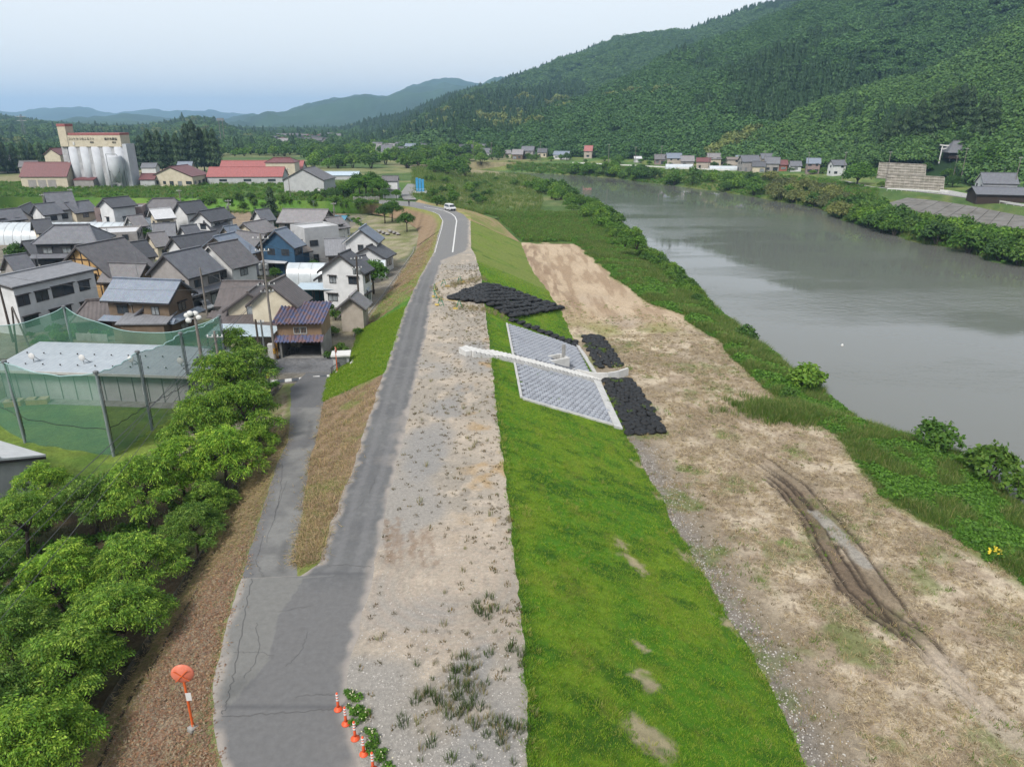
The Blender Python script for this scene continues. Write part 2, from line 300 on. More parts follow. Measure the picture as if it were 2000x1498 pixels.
def col_flood(x, y, z):
    n = fbm(x, y, 5, 4, 61); m = fbm(x, y, 1.6, 4, 63); d = x - LB(y)
    c = mixc(np.tile(C(210, 195, 172), (len(x), 1)), C(178, 161, 140), sst(.42, .68, m)); c = mixc(c, C(220, 205, 178), sst(.56, .72, fbm(x, y, 3, 3, 64)) * .8); c = mixc(c, C(132, 116, 96), sst(.6, .72, fbm(x, y, .55, 4, 67)) * .7)
    c = mixc(c, C(150, 136, 114), sst(.5, .7, n) * .7)
    near = sst(100, 84, y)
    c = mixc(c, C(152, 140, 122), sst(5, 1.5, d + 3 * (n - .5)) * near * .95); c = mixc(c, C(140, 134, 128), sst(2.2, .6, d + 1.2 * (m - .5)) * (y < 70) * .8)
    g = sst(.56, .7, fbm(x, y, 3.4, 4, 65)) * sst(15, 6, np.abs(d - 8)) * (y < 110); c = mixc(c, C(110, 128, 62), g * .65)
    for px, py, r in ((1350, 918, 1.4), (1420, 850, 1.6), (1440, 935, 1.2), (1545, 880, 1.5), (1530, 1060, .8)):
        p = G(px, py, FZ); c = mixc(c, C(104, 138, 48), sst(r, .2, np.hypot(x - p.x, y - p.y) + 1.3 * (vn(x, y, .6, 5) - .5)) * .8)
    for px, py, r in ((1110, 620, 6.5), (1060, 640, 4.), (1290, 640, 4.), (1180, 640, 4)):
        p = G(px, py, FZ); c = mixc(c, C(142, 146, 76), sst(r, r * .3, np.hypot(x - p.x, (y - p.y) * .7) + 5 * (m - .5)) * .75)
    for px, py, r in ((1150, 585, 4.5), (1215, 625, 4.)):
        p = G(px, py, FZ); c = mixc(c, C(172, 166, 160), sst(r, r * .3, np.hypot((x - p.x), (y - p.y) * .7) + 3 * (m - .5)) * .8)
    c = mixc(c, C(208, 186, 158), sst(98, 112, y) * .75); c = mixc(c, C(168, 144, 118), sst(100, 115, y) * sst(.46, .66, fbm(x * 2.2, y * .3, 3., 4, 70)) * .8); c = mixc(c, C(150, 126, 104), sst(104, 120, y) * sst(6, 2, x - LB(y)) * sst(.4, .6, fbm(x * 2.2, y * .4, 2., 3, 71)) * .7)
    dep, mud = ruts(x, y); c = mixc(c, C(116, 100, 84), mud * .85); c = mixc(c, C(70, 61, 52), dep * np.clip(.35 + mud, 0, 1) * .9)
    for l, r, cc in trk: c = mixc(c, cc, sst(r, r * .45, pdist(x, y, l) + r * .9 * (m - .5)) * .85)
    e = FE(y) - x; c = mixc(c, C(120, 132, 66), sst(1.2, 0, e + 1.2 * (m - .5)) * .8)
    return c
def col_bank(x, y, z):
    n = fbm(x, y, 4, 4, 71); m = fbm(x, y, 1.1, 3, 73)
    c = mixc(np.tile(C(84, 122, 50), (len(x), 1)), C(112, 132, 66), sst(.4, .65, n)); c = mixc(c, C(58, 92, 36), sst(.5, .7, m) * .7)
    return mixc(c, C(96, 88, 70), sst(WZ + .35, WZ, z))
def col_verge(x, y, z):
    n = fbm(x, y, 2.5, 4, 81); m = fbm(x, y, .7, 3, 83)
    c = mixc(np.tile(C(164, 150, 130), (len(x), 1)), C(134, 132, 96), sst(.42, .66, n)); c = mixc(c, C(104, 82, 70), sst(.5, .75, m) * .7)
    g = sst(74, 68, y); c = mixc(c, C(158, 118, 96), sst(.5, .68, fbm(x, y, 1.8, 3, 84)) * sst(34, 30, y) * .6)
    dr = x - DI(y); c = mixc(c, C(126, 138, 74), sst(1.7, .4, dr + .8 * (m - .5)) * .65); ro = np.where(y < YS, OL(y), RA(y)) - x
    return mixc(c, C(110, 134, 60), sst(.7, .1, ro + 1.2 * (n - .5)) * .6)
def col_slope(x, y, z):                    # village side of the levee
    n = fbm(x, y, 2.4, 4, 91); m = fbm(x, y, .8, 3, 93)
    c = mixc(np.tile(C(158, 136, 110), (len(x), 1)), C(132, 112, 90), sst(.4, .66, m)); c = mixc(c, C(118, 138, 62), sst(.56, .72, n) * .7)
    gb = (y > 66 + (x + 22) * .15) & (y < 93 + (x + 22) * 1.0); gg = gb * 1.0
    c = mixc(c, mixc(np.tile(C(84, 136, 34), (len(x), 1)), C(62, 112, 26), sst(.45, .7, m)), gg * .95)
    c = mixc(c, C(108, 142, 54), ((y > 99) & (y < 116)) * sst(.35, .6, n + .1) * .8)
    c = mixc(c, C(134, 150, 70), sst(-1.0, -.3, z) * (y > 110) * .7); c = mixc(c, C(122, 146, 58), (y < 36) * .7)
    return c
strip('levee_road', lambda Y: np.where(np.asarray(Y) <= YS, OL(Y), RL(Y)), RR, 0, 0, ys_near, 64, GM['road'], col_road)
mnd = G(930, 700)
strip('gravel_crown', RR, LT, .006, 0, ys_near, 64, GM['crown'], col_crown, .10, 1.2, None, 3, lambda X, Y: .5 * np.exp(-((X - mnd.x + .9) ** 2 + ((Y - mnd.y) * .7) ** 2) / 2.2) * sst(0, .5, LT(Y) - X))
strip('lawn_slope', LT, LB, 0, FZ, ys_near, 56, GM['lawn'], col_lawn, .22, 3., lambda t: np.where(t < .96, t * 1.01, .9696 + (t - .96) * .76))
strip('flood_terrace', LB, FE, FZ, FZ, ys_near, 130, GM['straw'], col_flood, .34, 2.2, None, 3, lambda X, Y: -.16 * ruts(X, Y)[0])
strip('river_bank', FE, WL, FZ, WZ - .05, ys_near, 26, GM['wild'], col_bank, .5, 2.5, lambda t: t ** 1.3)
strip('river_bed_edge', WL, lambda Y: WL(Y) + 6, WZ - .05, WZ - 1.6, ys_near, 4, GM['wild'], col_bank)
yr = np.concatenate([np.arange(YS, 77.5, .45), [77.5]])
strip('side_road', RA, RB, zr, zr, yr, 16, GM['road'], col_ramp)
yv = np.concatenate([np.arange(8, 73, .4), [73.]])
strip('leafy_verge', DI, lambda Y: np.where(np.asarray(Y) <= YS, OL(Y), RA(Y)), -3.2, lambda Y: np.where(np.asarray(Y) <= YS, 0, zr(Y)), yv, 26, GM['verge'], col_verge, .2, 1.5)
TOE = edge([(641, 739), (658, 716), (688, 690), (701, 645), (722, 618), (743, 589), (775, 545), (811, 493), (818, 459)], VZ)
yt = np.concatenate([np.arange(YS, 77.4, .5), np.arange(77.5, 164.5, .9)])
TB = lambda Y: np.where(np.asarray(Y) < 77.5, RB(Y), TOE(Y)); ZB = lambda Y: np.where(np.asarray(Y) < 77.5, zr(Y), VZ)
strip('village_slope', TB, RL, ZB, 0, yt, 20, GM['verge'], col_slope, .12, 1.5)
# --- the bend: ruled sheets between matching point rows
def ruled(name, rows, nu, nv, mat, colf, amp=0, nsc=8, kind='structure', ter=True, sag=None):
    A = [np.array(r, float) for r in rows]
    def res(P, n):
        t = np.linspace(0, len(P) - 1, n); return np.stack([np.interp(t, np.arange(len(P)), P[:, k]) for k in range(3)], -1)
    A = np.stack([res(P, nu) for P in A]); t = np.linspace(0, len(A) - 1, nv); lo = np.minimum(t.astype(int), len(A) - 2); fr = (t - lo)[:, None, None]
    P = A[lo] * (1 - fr) + A[lo + 1] * fr
    if amp: P[..., 2] += amp * (fbm(P[..., 0], P[..., 1], nsc, 3, 5) - .5) * (np.sin(np.linspace(0, np.pi, nv)) ** .5)[:, None]
    return gridobj(name, P, mat, colf, kind, ter)
e0 = Vector((float(RL(164.5)), 164.5, 0)); t0_ = Vector((float(TOE(164.5)), 164.5, VZ))
bend_l = [G(864, 430), G(855, 418), G(830, 410), G(800, 404), G(770, 401), G(740, 398)]
bend_r = [G(916, 430), G(905, 419), G(885, 410), G(845, 402), G(812, 394.5), G(740, 390.5)]
bend_l[0] = Vector((float(RL(182)), 182, 0)); bend_r[0] = Vector((float(RR(182)), 182, 0))
def col_far_road(x, y, z): return mixc(np.tile(asph_l, (len(x), 1)), C(134, 134, 136), sst(.4, .7, fbm(x, y, 4, 3, 2)))
ruled('levee_road', [bend_l, bend_r], 50, 8, GM['road'], col_far_road)
crest = [e0, Vector((float(RL(174)), 174, 0))] + bend_l + [G(640, 393.5), G(400, 388), G(0, 385), G(-400, 383)]
toe = [t0_, G(818, 456, VZ), G(813, 446, VZ), G(800, 437, VZ), G(775, 428, VZ), G(755, 423, VZ), G(740, 420, VZ), G(727, 418, VZ), G(640, 416, VZ), G(450, 413, VZ), G(0, 405, VZ), G(-400, 402, VZ)]
def col_bend(x, y, z):
    c = col_slope(x, y * 0 + 130, z); n = fbm(x, y, 5, 4, 7)
    return mixc(c, mixc(np.tile(C(96, 140, 58), (len(x), 1)), C(120, 154, 70), sst(.4, .65, n)), sst(-42, -48, x))
ruled('village_slope', [toe, crest], 160, 14, GM['verge'], col_bend, .5, 5)
lt = [Vector((float(LT(182)), 182, 0)), G(921, 424), G(908, 415.5), G(888, 407.5), G(850, 401.5), G(830, 396), G(818, 390)]
lb = [Vector((float(LB(182)), 182, FZ)), G(968, 428, FZ), G(945, 420, FZ), G(925, 413, FZ), G(900, 406, FZ), G(880, 401, FZ), G(850, 394, FZ)]
rr_ = [bend_r[0], bend_r[1], bend_r[2], Vector(bend_r[2] * .5 + bend_r[3] * .5), bend_r[3], Vector(bend_r[3] * .5 + bend_r[4] * .5), bend_r[4]]
def col_mown(x, y, z):
    n = fbm(x * .5, y, 3, 4, 11); return mixc(np.tile(C(142, 152, 80), (len(x), 1)), C(180, 156, 118), sst(.45, .65, n + sst(195, 215, y) * .12))
ruled('gravel_crown', [rr_, lt], 40, 4, GM['verge'], col_mown)
ruled('lawn_slope', [lt, lb], 40, 16, GM['verge'], col_mown, .3, 4)
# --- village ground
def col_village(x, y, z):
    n = fbm(x, y, 9, 4, 101); m = fbm(x, y, 2.5, 4, 103)
    c = mixc(np.tile(C(138, 132, 122), (len(x), 1)), C(150, 142, 120), sst(.4, .6, n)); c = mixc(c, C(98, 116, 66), sst(.5, .65, fbm(x, y, 7, 3, 105)) * .75); c = mixc(c, C(120, 118, 114), sst(.5, .7, m) * .5)
    p = G(600, 722, VZ); c = mixc(c, C(124, 125, 128), ((y > 77) & (y < 84.5) & (x > -60) & (x < -19)) * 1.0)
    gd = (x > -44) & (x < -22) & (y > 148); c = mixc(c, mixc(np.tile(C(168, 160, 132), (len(x), 1)), C(128, 134, 84), sst(.4, .6, m)), gd * .9)
    fld = (x > -53) & (x < -31) & (y > 50) & (y < 70); c = mixc(c, mixc(np.tile(C(116, 136, 58), (len(x), 1)), C(92, 122, 48), sst(.4, .65, m)), fld * 1.0)
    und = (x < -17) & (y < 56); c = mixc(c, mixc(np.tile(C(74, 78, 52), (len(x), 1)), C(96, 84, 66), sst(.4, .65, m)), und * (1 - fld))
    return mixc(c, C(160, 140, 118), sst(196, 206, y) * (x < -50) * .8)
xs = np.concatenate([np.arange(-330, -90, 8.), np.arange(-90, 1.1, 1.)]); ysv = np.concatenate([np.arange(5, 120, 1.), np.arange(120, 253, 3.)])
X, Y = np.meshgrid(xs, ysv); lim = np.where(Y < 73, DI(Y) - .62, np.where(Y < 164.5, TOE(Y) + .35, np.interp(Y, [164.5, 200, 216, 222, 252], [-19., -24., -36., -44., -60.]))); X = np.minimum(X, lim)
Zg = np.where(Y > 180, VZ - .15, VZ - .02 + 0 * X); gridobj('village_ground', np.stack([X, Y, Zg], -1), GM['plain'], col_village)
# --- plain beyond the bend, down to the river
def col_plain(x, y, z):
    n = fbm(x, y, 40, 4, 111); m = fbm(x, y, 12, 4, 113)
    c = mixc(np.tile(C(92, 118, 60), (len(x), 1)), C(140, 142, 96), sst(.46, .66, n)); c = mixc(c, C(70, 100, 48), sst(.5, .68, m) * .8)
    c = mixc(c, C(168, 154, 124), sst(.6, .7, fbm(x, y * .4, 60, 3, 117)) * (y > 290) * .7)
    return mixc(c, C(84, 122, 50), (y < 300) * (x < -30) * .8)
ypl = np.concatenate([np.arange(226, 330, 4.), np.arange(330, 620, 10.), np.geomspace(620, 11500, 36)])
tt = np.linspace(0, 1, 60); xl = -350 - (ypl - 226) * 1.2; wx = np.interp(ypl, [226, 253, 285, 349, 409, 440, 480, 500, 11500], [36, 36.5, 37.5, 31, 17, 0, -30, 3000, 9000])
X = xl[:, None] * (1 - tt) ** 2.2 + wx[:, None] * (1 - (1 - tt) ** 2.2); Y = np.repeat(ypl[:, None], 60, 1)
zl = -.3 - 1.7 * sst(290, 420, Y); rz_ = np.where(Y < 500, -5.2 - 2.6 * sst(12, 0, wx[:, None] - X), zl)
Z = zl + (rz_ - zl) * np.where(Y < 500, sst(-30, -14, X + (Y - 226) * .05), 1); Z = np.where(Y < 236, np.minimum(Z, -.25), Z) + .5 * (fbm(X, Y, 25, 3, 4) - .5) * sst(230, 260, Y)
cr_ = sorted([(p.x, p.y) for p in crest if p.x < -36]); fy_ = np.interp(X, [a for a, b in cr_], [b for a, b in cr_]) + .3; Y = np.where(X < -37, np.maximum(Y, fy_), Y)
gridobj('plain', np.stack([X, Y, Z], -1), GM['plain'], col_plain)
# low ground between flood terrace and plain
X, Y = np.meshgrid(np.linspace(-26, 40, 67), np.arange(180, 240, 1.5)); lbx = np.interp(Y, [p.y for p in lb], [p.x for p in lb])
wlx = np.interp(Y, [182, 200, 226, 240], [float(WL(182)), float(WL(200)), 36, 36.3]); X = lbx + (wlx - lbx) * np.linspace(0, 1, 67)
Z = FZ + .25 * (fbm(X, Y, 4, 3, 9) - .5) - 2.1 * sst(9, 0, wlx - X); gridobj('flood_terrace', np.stack([X, Y, Z], -1), GM['wild'], col_bank)
# --- opposite bank, its road shelf, mountains
wpx = [(2300, 620), (2000, 523), (1938, 510), (1850, 485), (1763, 468), (1705, 448), (1650, 433), (1600, 408), (1500, 391), (1410, 375), (1260, 357), (1200, 348), (1110, 342), (990, 335), (900, 333)]
tpx = [(2300, 450), (2000, 407), (1938, 398), (1850, 385), (1763, 376), (1705, 370), (1650, 357), (1600, 349), (1500, 340), (1410, 336), (1260, 329), (1200, 326), (1110, 322), (990, 317), (900, 315)]
fpx = [(2300, 410), (2000, 376), (1938, 366), (1850, 352), (1763, 345), (1705, 340), (1650, 335), (1600, 331), (1500, 325), (1410, 320), (1260, 312), (1200, 310), (1110, 306), (990, 302), (900, 300)]
FB = -2.6
bed = [Vector((p.x - 6, p.y - 6, -9)) for p in (G(x, y, WZ) for x, y in wpx)]
def col_fbank(x, y, z):
    n = fbm(x, y, 9, 4, 121); m = fbm(x, y, 3, 3, 123); c = mixc(np.tile(C(92, 124, 60), (len(x), 1)), C(132, 142, 80), sst(.42, .62, n)); return mixc(c, C(66, 98, 44), sst(.5, .7, m) * .6)
ruled('far_bank', [bed, [G(x, y, WZ) for x, y in wpx], [G(x, y, FB) for x, y in tpx]], 90, 20, GM['wild'], col_fbank, .8, 8)
ruled('far_shelf', [[G(x, y, FB) for x, y in tpx], [G(x, y, -1) for x, y in fpx]], 90, 8, GM['plain'], col_fbank, .3, 12)
HILLS = []
def hill(foot, crest, nu, nv, amp, nsc, back=1.5, colr=(C(40, 66, 34), C(54, 80, 42)), bumpz=0, prof=1.15):
    A = np.array([GD(*p) if len(p) == 3 and p[2] > 60 else G(p[0], p[1], p[2]) for p in foot], float); B = np.array([GD(x, y + 3 + 4000. / D, D) for x, y, D in crest], float)
    def res(P, n):
        d = np.r_[0, np.cumsum(np.hypot(*np.diff(P[:, :2], axis=0).T))]; t = np.linspace(0, d[-1], n); return np.stack([np.interp(t, d, P[:, k]) for k in range(3)], -1)
    A, B = res(A, nu), res(B, nu); s = np.linspace(0, back, nv)[:, None]; s1 = np.minimum(s, 1); XY = A[None, :, :2] + (B - A)[None, :, :2] * s[..., None]
    up = np.sin(s1 * np.pi / 2) ** prof; Z = A[None, :, 2] + (B - A)[None, :, 2] * up; Z = Z - (B[None, :, 2] - A[None, :, 2]) * np.clip(s - 1, 0, 9) ** 1.3 * 1.4
    x, y = XY[..., 0], XY[..., 1]; rid = 1 - np.abs(2 * fbm(x, y, nsc, 4, 17) - 1)
    Z = Z + amp * (rid - .75) * np.sin(np.clip(s, 0, 1.0) * np.pi) ** .8 + bumpz * (fbm(x, y, nsc * .12, 4, 19) - .5)
    Z[0] -= 2.5
    def cf(x, y, z):
        dz = y * math.cos(TH) - (z - CAMZ) * math.sin(TH); px, py = 1000 + F * x / dz, 749 - F * (y * math.sin(TH) + (z - CAMZ) * math.cos(TH)) / dz
        c = mixc(np.tile(colr[0], (len(x), 1)), colr[1], sst(.4, .6, fbm(x, y, nsc * .3, 4, 23))); sl = sst(26, 10, np.abs(py - (272 - (px - 1165) * .3)) + 10 * (fbm(x, y, 12, 3, 6) - .5)) * sst(1150, 1175, px) * sst(1255, 1235, px) * (y < 900)
        return mixc(c, C(182, 180, 164), sl)
    P = np.stack([x, y, Z], -1); o = gridobj('mountain', P, GM['hill'], cf); HILLS.append(P); return o
hill([(1400, 322, -1), (1500, 325, -1), (1600, 331, -1), (1705, 340, -1), (1850, 350, -1), (2000, 374, -1), (2300, 410, -1)],
     [(1440, 296, 480), (1540, 256, 520), (1620, 216, 560), (1700, 196, 590), (1800, 164, 640), (1900, 113, 700), (2000, 50, 780), (2300, -90, 800)], 90, 36, 30, 130)
hill([(880, 300, -1), (990, 302, -1), (1110, 306, -1), (1260, 312, -1), (1410, 320, -1), (1600, 326, 430), (1850, 335, 450), (2300, 380, 450)],
     [(860, 288, 800), (960, 275, 850), (1060, 252, 900), (1200, 198, 950), (1280, 158, 1000), (1360, 118, 1050), (1472, 82, 1100), (1560, 38, 1200), (1672, 2, 1250), (1850, -60, 1300), (2300, -130, 1400)], 110, 40, 62, 230)
hill([(560, 283, 1250), (700, 284, 1000), (880, 299, 560), (1000, 302, 700), (1300, 300, 1000), (1700, 300, 1100)],
     [(500, 284, 2600), (560, 280, 2600), (620, 271, 2500), (700, 253, 2300), (800, 229, 2200), (900, 199, 2100), (1000, 169, 2000), (1100, 129, 1900), (1200, 96, 1800), (1332, 74, 1750), (1448, 41, 1700), (1540, 13, 1700), (1596, 14, 1700), (1700, -25, 1700)], 110, 44, 60, 320)
B5 = (C(44, 72, 44), C(56, 86, 50))
hill([(840, 240, 3000), (1200, 240, 3000)], [(860, 200, 4000), (905, 186, 4000), (940, 165, 4000), (970, 150, 4000), (1020, 146, 4000), (1080, 150, 4000), (1250, 170, 4000)], 60, 24, 60, 500, colr=B5, bumpz=30)
hill([(300, 270, 2600), (480, 274, 2000), (640, 276, 1900), (1200, 272, 2600)], [(330, 256, 5200), (400, 246, 5200), (450, 237, 5200), (520, 226, 5200), (590, 216, 5200), (640, 201, 5200), (700, 190, 5200), (760, 187, 5200), (800, 172, 5200), (830, 164, 5200), (870, 160, 5200), (930, 166, 5200), (1000, 176, 5200), (1200, 200, 5200)], 140, 34, 110, 700, colr=B5, bumpz=45)
hill([(-900, 262, 5600), (600, 262, 5600)], [(-900, 214, 7600), (-500, 206, 7600), (-200, 217, 7600), (0, 216, 7600), (30, 219, 7600), (60, 213, 7600), (120, 209, 7600), (170, 210, 7600), (210, 218, 7600), (240, 221, 7600), (270, 215, 7600), (302, 212, 7600), (330, 217, 7600), (360, 215, 7600), (410, 215, 7600), (450, 222, 7600), (490, 223, 7600), (620, 232, 7600)], 160, 20, 90, 1200, colr=B5, bumpz=60)
hill([(-900, 272, 2100), (500, 272, 2100)], [(-900, 225, 4300), (-400, 230, 4300), (0, 240, 4300), (60, 240, 4300), (100, 238, 4300), (140, 232, 4300), (200, 229, 4300), (260, 224, 4300), (300, 225, 4300), (340, 233, 4300), (370, 240, 4300), (450, 246, 4300), (560, 262, 4300)], 110, 26, 60, 500, colr=B5, bumpz=34)
hill([(-900, 286, 950), (200, 288, 900), (400, 288, 880), (560, 288, 900)], [(-900, 222, 2200), (-300, 226, 2200), (0, 231, 2200), (50, 239, 2100), (110, 247, 2000), (200, 252, 1900), (290, 253, 1750), (330, 245, 1650), (360, 238, 1600), (390, 236, 1600), (420, 242, 1600), (450, 254, 1600), (480, 262, 1600), (540, 272, 1600), (600, 284, 1600)], 110, 30, 26, 260)
# --- river
m, t, p, o_ = _nodes('river_water'); g_ = t.nodes.new("ShaderNodeNewGeometry"); mp = t.nodes.new("ShaderNodeMapping"); mp.inputs['Scale'].default_value = (.7, 1.3, 1); t.links.new(g_.outputs['Position'], mp.inputs[0])
p.inputs['Base Color'].default_value = (.1, .104, .094, 1); p.inputs['Specular IOR Level'].default_value = .55; p.inputs['IOR'].default_value = 1.33
mp2 = t.nodes.new('ShaderNodeMapping'); mp2.inputs['Scale'].default_value = (.6, 1.5, 1); mp2.inputs['Rotation'].default_value = (0, 0, .45); t.links.new(g_.outputs['Position'], mp2.inputs[0]); patch = _map(t, _noise(t, mp2.outputs[0], .02, 5, .6), .44, .58, 0, 1); rip = _noise(t, mp.outputs[0], 1.1, 4, .6); rip2 = _noise(t, mp.outputs[0], .28, 3, .5)
ad = t.nodes.new("ShaderNodeMath"); ad.operation = 'ADD'; t.links.new(rip, ad.inputs[0]); t.links.new(rip2, ad.inputs[1])
b_ = t.nodes.new("ShaderNodeBump"); b_.inputs['Distance'].default_value = .12; t.links.new(ad.outputs[0], b_.inputs['Height']); t.links.new(_map(t, patch, 0, 1, .02, .36), b_.inputs['Strength']); t.links.new(b_.outputs[0], p.inputs['Normal'])
t.links.new(_map(t, patch, 0, 1, .02, .09), p.inputs['Roughness']); MATS['river_water'] = m
mb = MB(); mb.quad((-60, -40, WZ), (420, -40, WZ), (420, 620, WZ), (-60, 620, WZ)); mb.build('river', m, kind='structure')
# --- where the view ray meets the terrain
def _bvh():
    V, Fc, n = [], [], 0
    for v, f in TER: V.append(v); Fc.append(f + n); n += len(v)
    V = np.concatenate(V); Fc = np.concatenate(Fc); return BVHTree.FromPolygons([tuple(q) for q in V.tolist()], [tuple(q) for q in Fc.tolist()])
BV = _bvh()
def S(px, py):
    h = BV.ray_cast(cam.location, ray(px, py).normalized(), 30000); return h[0] if h[0] is not None else G(px, py, VZ)
def ZT(x, y, top=400):
    h = BV.ray_cast(Vector((x, y, top)), Vector((0, 0, -1)), 2000); return h[0].z if h[0] is not None else VZ
# ------------------------------------------------------------------ vegetation
LEAF = ML('leaves', 0, .38, .28); NEEDLE = ML('needles', 0, .1, .16); BLADE = ML('grass_blades', 0, .42, .15); FAR = ML('forest_leaves', 0, .1, .13)
BARK = M('bark', C(98, 88, 78), C(66, 60, 54), 6, .95, .6, 14)
def quads(P, N, sx, sy, rng, up=None):
    n = len(P); N = N / np.maximum(np.linalg.norm(N, axis=1, keepdims=True), 1e-6)
    a = rng.normal(size=(n, 3)) if up is None else up; T = a - N * (a * N).sum(1, keepdims=True); T /= np.maximum(np.linalg.norm(T, axis=1, keepdims=True), 1e-6); B = np.cross(N, T)
    sx = np.broadcast_to(sx, n)[:, None]; sy = np.broadcast_to(sy, n)[:, None]
    v = np.stack([P - T * sx, P - B * sy - T * sx * .1, P + T * sx, P + B * sy - T * sx * .1], 1).reshape(-1, 3)
    return v, np.arange(4 * n).reshape(n, 4)
def pal(cols, n, rng, k=4):
    cols = np.array(cols); i = rng.integers(0, len(cols), n); c = cols[i] * rng.uniform(.88, 1.12, (n, 1)); return np.repeat(c, k, 0)
def crown_mesh(name, blobs, n, leaf, cols, seed, mat, flat=.0, asp=.55, inner=.55, tilt=.8, upb=.5):
    rng = np.random.default_rng(seed); B = np.array(blobs, float); wgt = (B[:, 3] * B[:, 4]); wgt /= wgt.sum(); i = rng.choice(len(B), n, p=wgt)
    d = rng.normal(size=(n, 3)); d /= np.linalg.norm(d, axis=1, keepdims=True); d[:, 2] = np.where(d[:, 2] < -.35, -d[:, 2] * .6, d[:, 2])
    r = inner + (1 - inner) * rng.random(n) ** .6; r *= 1 + .16 * np.sin(d[:, 0] * 7 + d[:, 2] * 5 + i) + .08 * rng.normal(size=n)
    P = B[i, :3] + d * r[:, None] * np.stack([B[i, 3], B[i, 3], B[i, 4]], 1)
    N = d + rng.normal(size=(n, 3)) * tilt + np.array([0, 0, upb]); sz = leaf * rng.uniform(.6, 1.35, n)
    v, f = quads(P, N, sz, sz * asp, rng); c = pal(cols, n, rng); return mesh(name, v, f, mat, False, c)
def blobset(seed, n, R_, H, z0, rr, flat=.75):
    r = random.Random(seed); out = []
    for k in range(n):
        a = k * 2.4 + r.uniform(-.4, .4); q = math.sqrt((k + .5) / n) * R_; out.append((q * math.cos(a), q * math.sin(a), z0 + H * (1 - (q / R_) ** 2 * .8) * r.uniform(.75, 1.05), rr * r.uniform(.75, 1.25), rr * flat * r.uniform(.8, 1.2)))
    return out
def trunk_mesh(name, h, r, limbs, seed, mat=None):
    g = random.Random(seed); mb = MB(); p = Vector((0, 0, -.4)); q = Vector((g.uniform(-.1, .1) * h, g.uniform(-.1, .1) * h, h * .42)); mb.tube(p, q, r, r * .75, 8)
    for k in range(limbs):
        a = 2 * math.pi * k / limbs + g.uniform(-.5, .5); e = q + Vector((math.cos(a) * h * .3, math.sin(a) * h * .3, h * g.uniform(.2, .42))); mid = q.lerp(e, .5) + Vector((0, 0, h * .04))
        mb.tube(q, mid, r * .55, r * .4, 6); mb.tube(mid, e, r * .4, r * .15, 6); e2 = mid + Vector((math.cos(a + .9) * h * .16, math.sin(a + .9) * h * .16, h * .18)); mb.tube(mid, e2, r * .3, r * .1, 5)
    return mb.me(name, mat or BARK, True)
def spray_crown(name, blobs, nspray, leaf, cols, seed, mat):
    """near broadleaf crown: drooping sprays of paired leaves on the skin of many small boughs"""
    rng = np.random.default_rng(seed); B = np.array(blobs, float); w_ = B[:, 3] ** 2; w_ /= w_.sum(); i = rng.choice(len(B), nspray, p=w_)
    d = rng.normal(size=(nspray, 3)); d /= np.linalg.norm(d, axis=1, keepdims=True); d[:, 2] = np.abs(d[:, 2]) * 1.0 - .25
    r = rng.uniform(.55, 1.08, nspray)[:, None]; P = B[i, :3] + d * r * np.stack([B[i, 3], B[i, 3], B[i, 4]], 1)
    out = d * np.array([1, 1, .2]) + rng.normal(size=d.shape) * .35; out[:, 2] -= .25; out /= np.linalg.norm(out, axis=1, keepdims=True); side = np.cross(out, [0, 0, 1.]); side /= np.linalg.norm(side, axis=1, keepdims=True) + 1e-6
    V, Cc = [], []; m_ = 9; base = pal(cols, nspray, rng, 1) * rng.uniform(.68, 1.2, (nspray, 1))
    for k in range(m_):
        u = (k - 1) / m_ * .75; s_ = 1 if k % 2 else -1; q = P + out * u + side * s_ * (.09 + .05 * rng.random((nspray, 1))) + np.array([0, 0, -.35]) * u * u
        N = np.array([0, 0, 1.]) + side * s_ * .5 + rng.normal(size=d.shape) * .45; T = out + side * s_ * 1.1 + np.array([0, 0, -.3]); sz = leaf * rng.uniform(.55, 1.5, nspray)
        v, f = quads(q, N, sz, sz * .42, rng, T); V.append(v); Cc.append(np.repeat(base * rng.uniform(.85, 1.2, (nspray, 1)), 4, 0))
    v = np.concatenate(V); return mesh(name, v, np.arange(len(v)).reshape(-1, 4), mat, False, np.concatenate(Cc))
def conifer_mesh(name, h, r, n, leaf, cols, seed, mat, z0=.12, power=.8):
    rng = np.random.default_rng(seed); t = rng.random(n) ** .85; z = h * (z0 + (1 - z0) * t); a = rng.random(n) * 2 * np.pi; tier = 1 + .22 * np.sin(t * 34 + seed) + .18 * np.sin(a * 5 + t * 9)
    rr = r * (1 - t) ** power * tier * rng.uniform(.55, 1.05, n) + .12; P = np.stack([rr * np.cos(a), rr * np.sin(a), z], 1); rad = np.stack([np.cos(a), np.sin(a), -.45 + 0 * a], 1)
    N = np.stack([np.cos(a), np.sin(a), 1.0 + 0 * a], 1) + rng.normal(size=(n, 3)) * .28; sz = leaf * rng.uniform(.6, 1.3, n) * (1.1 - .5 * t)
    v, f = quads(P, N, sz, sz * .4, rng, rad); return mesh(name, v, f, mat, False, pal(cols, n, rng))
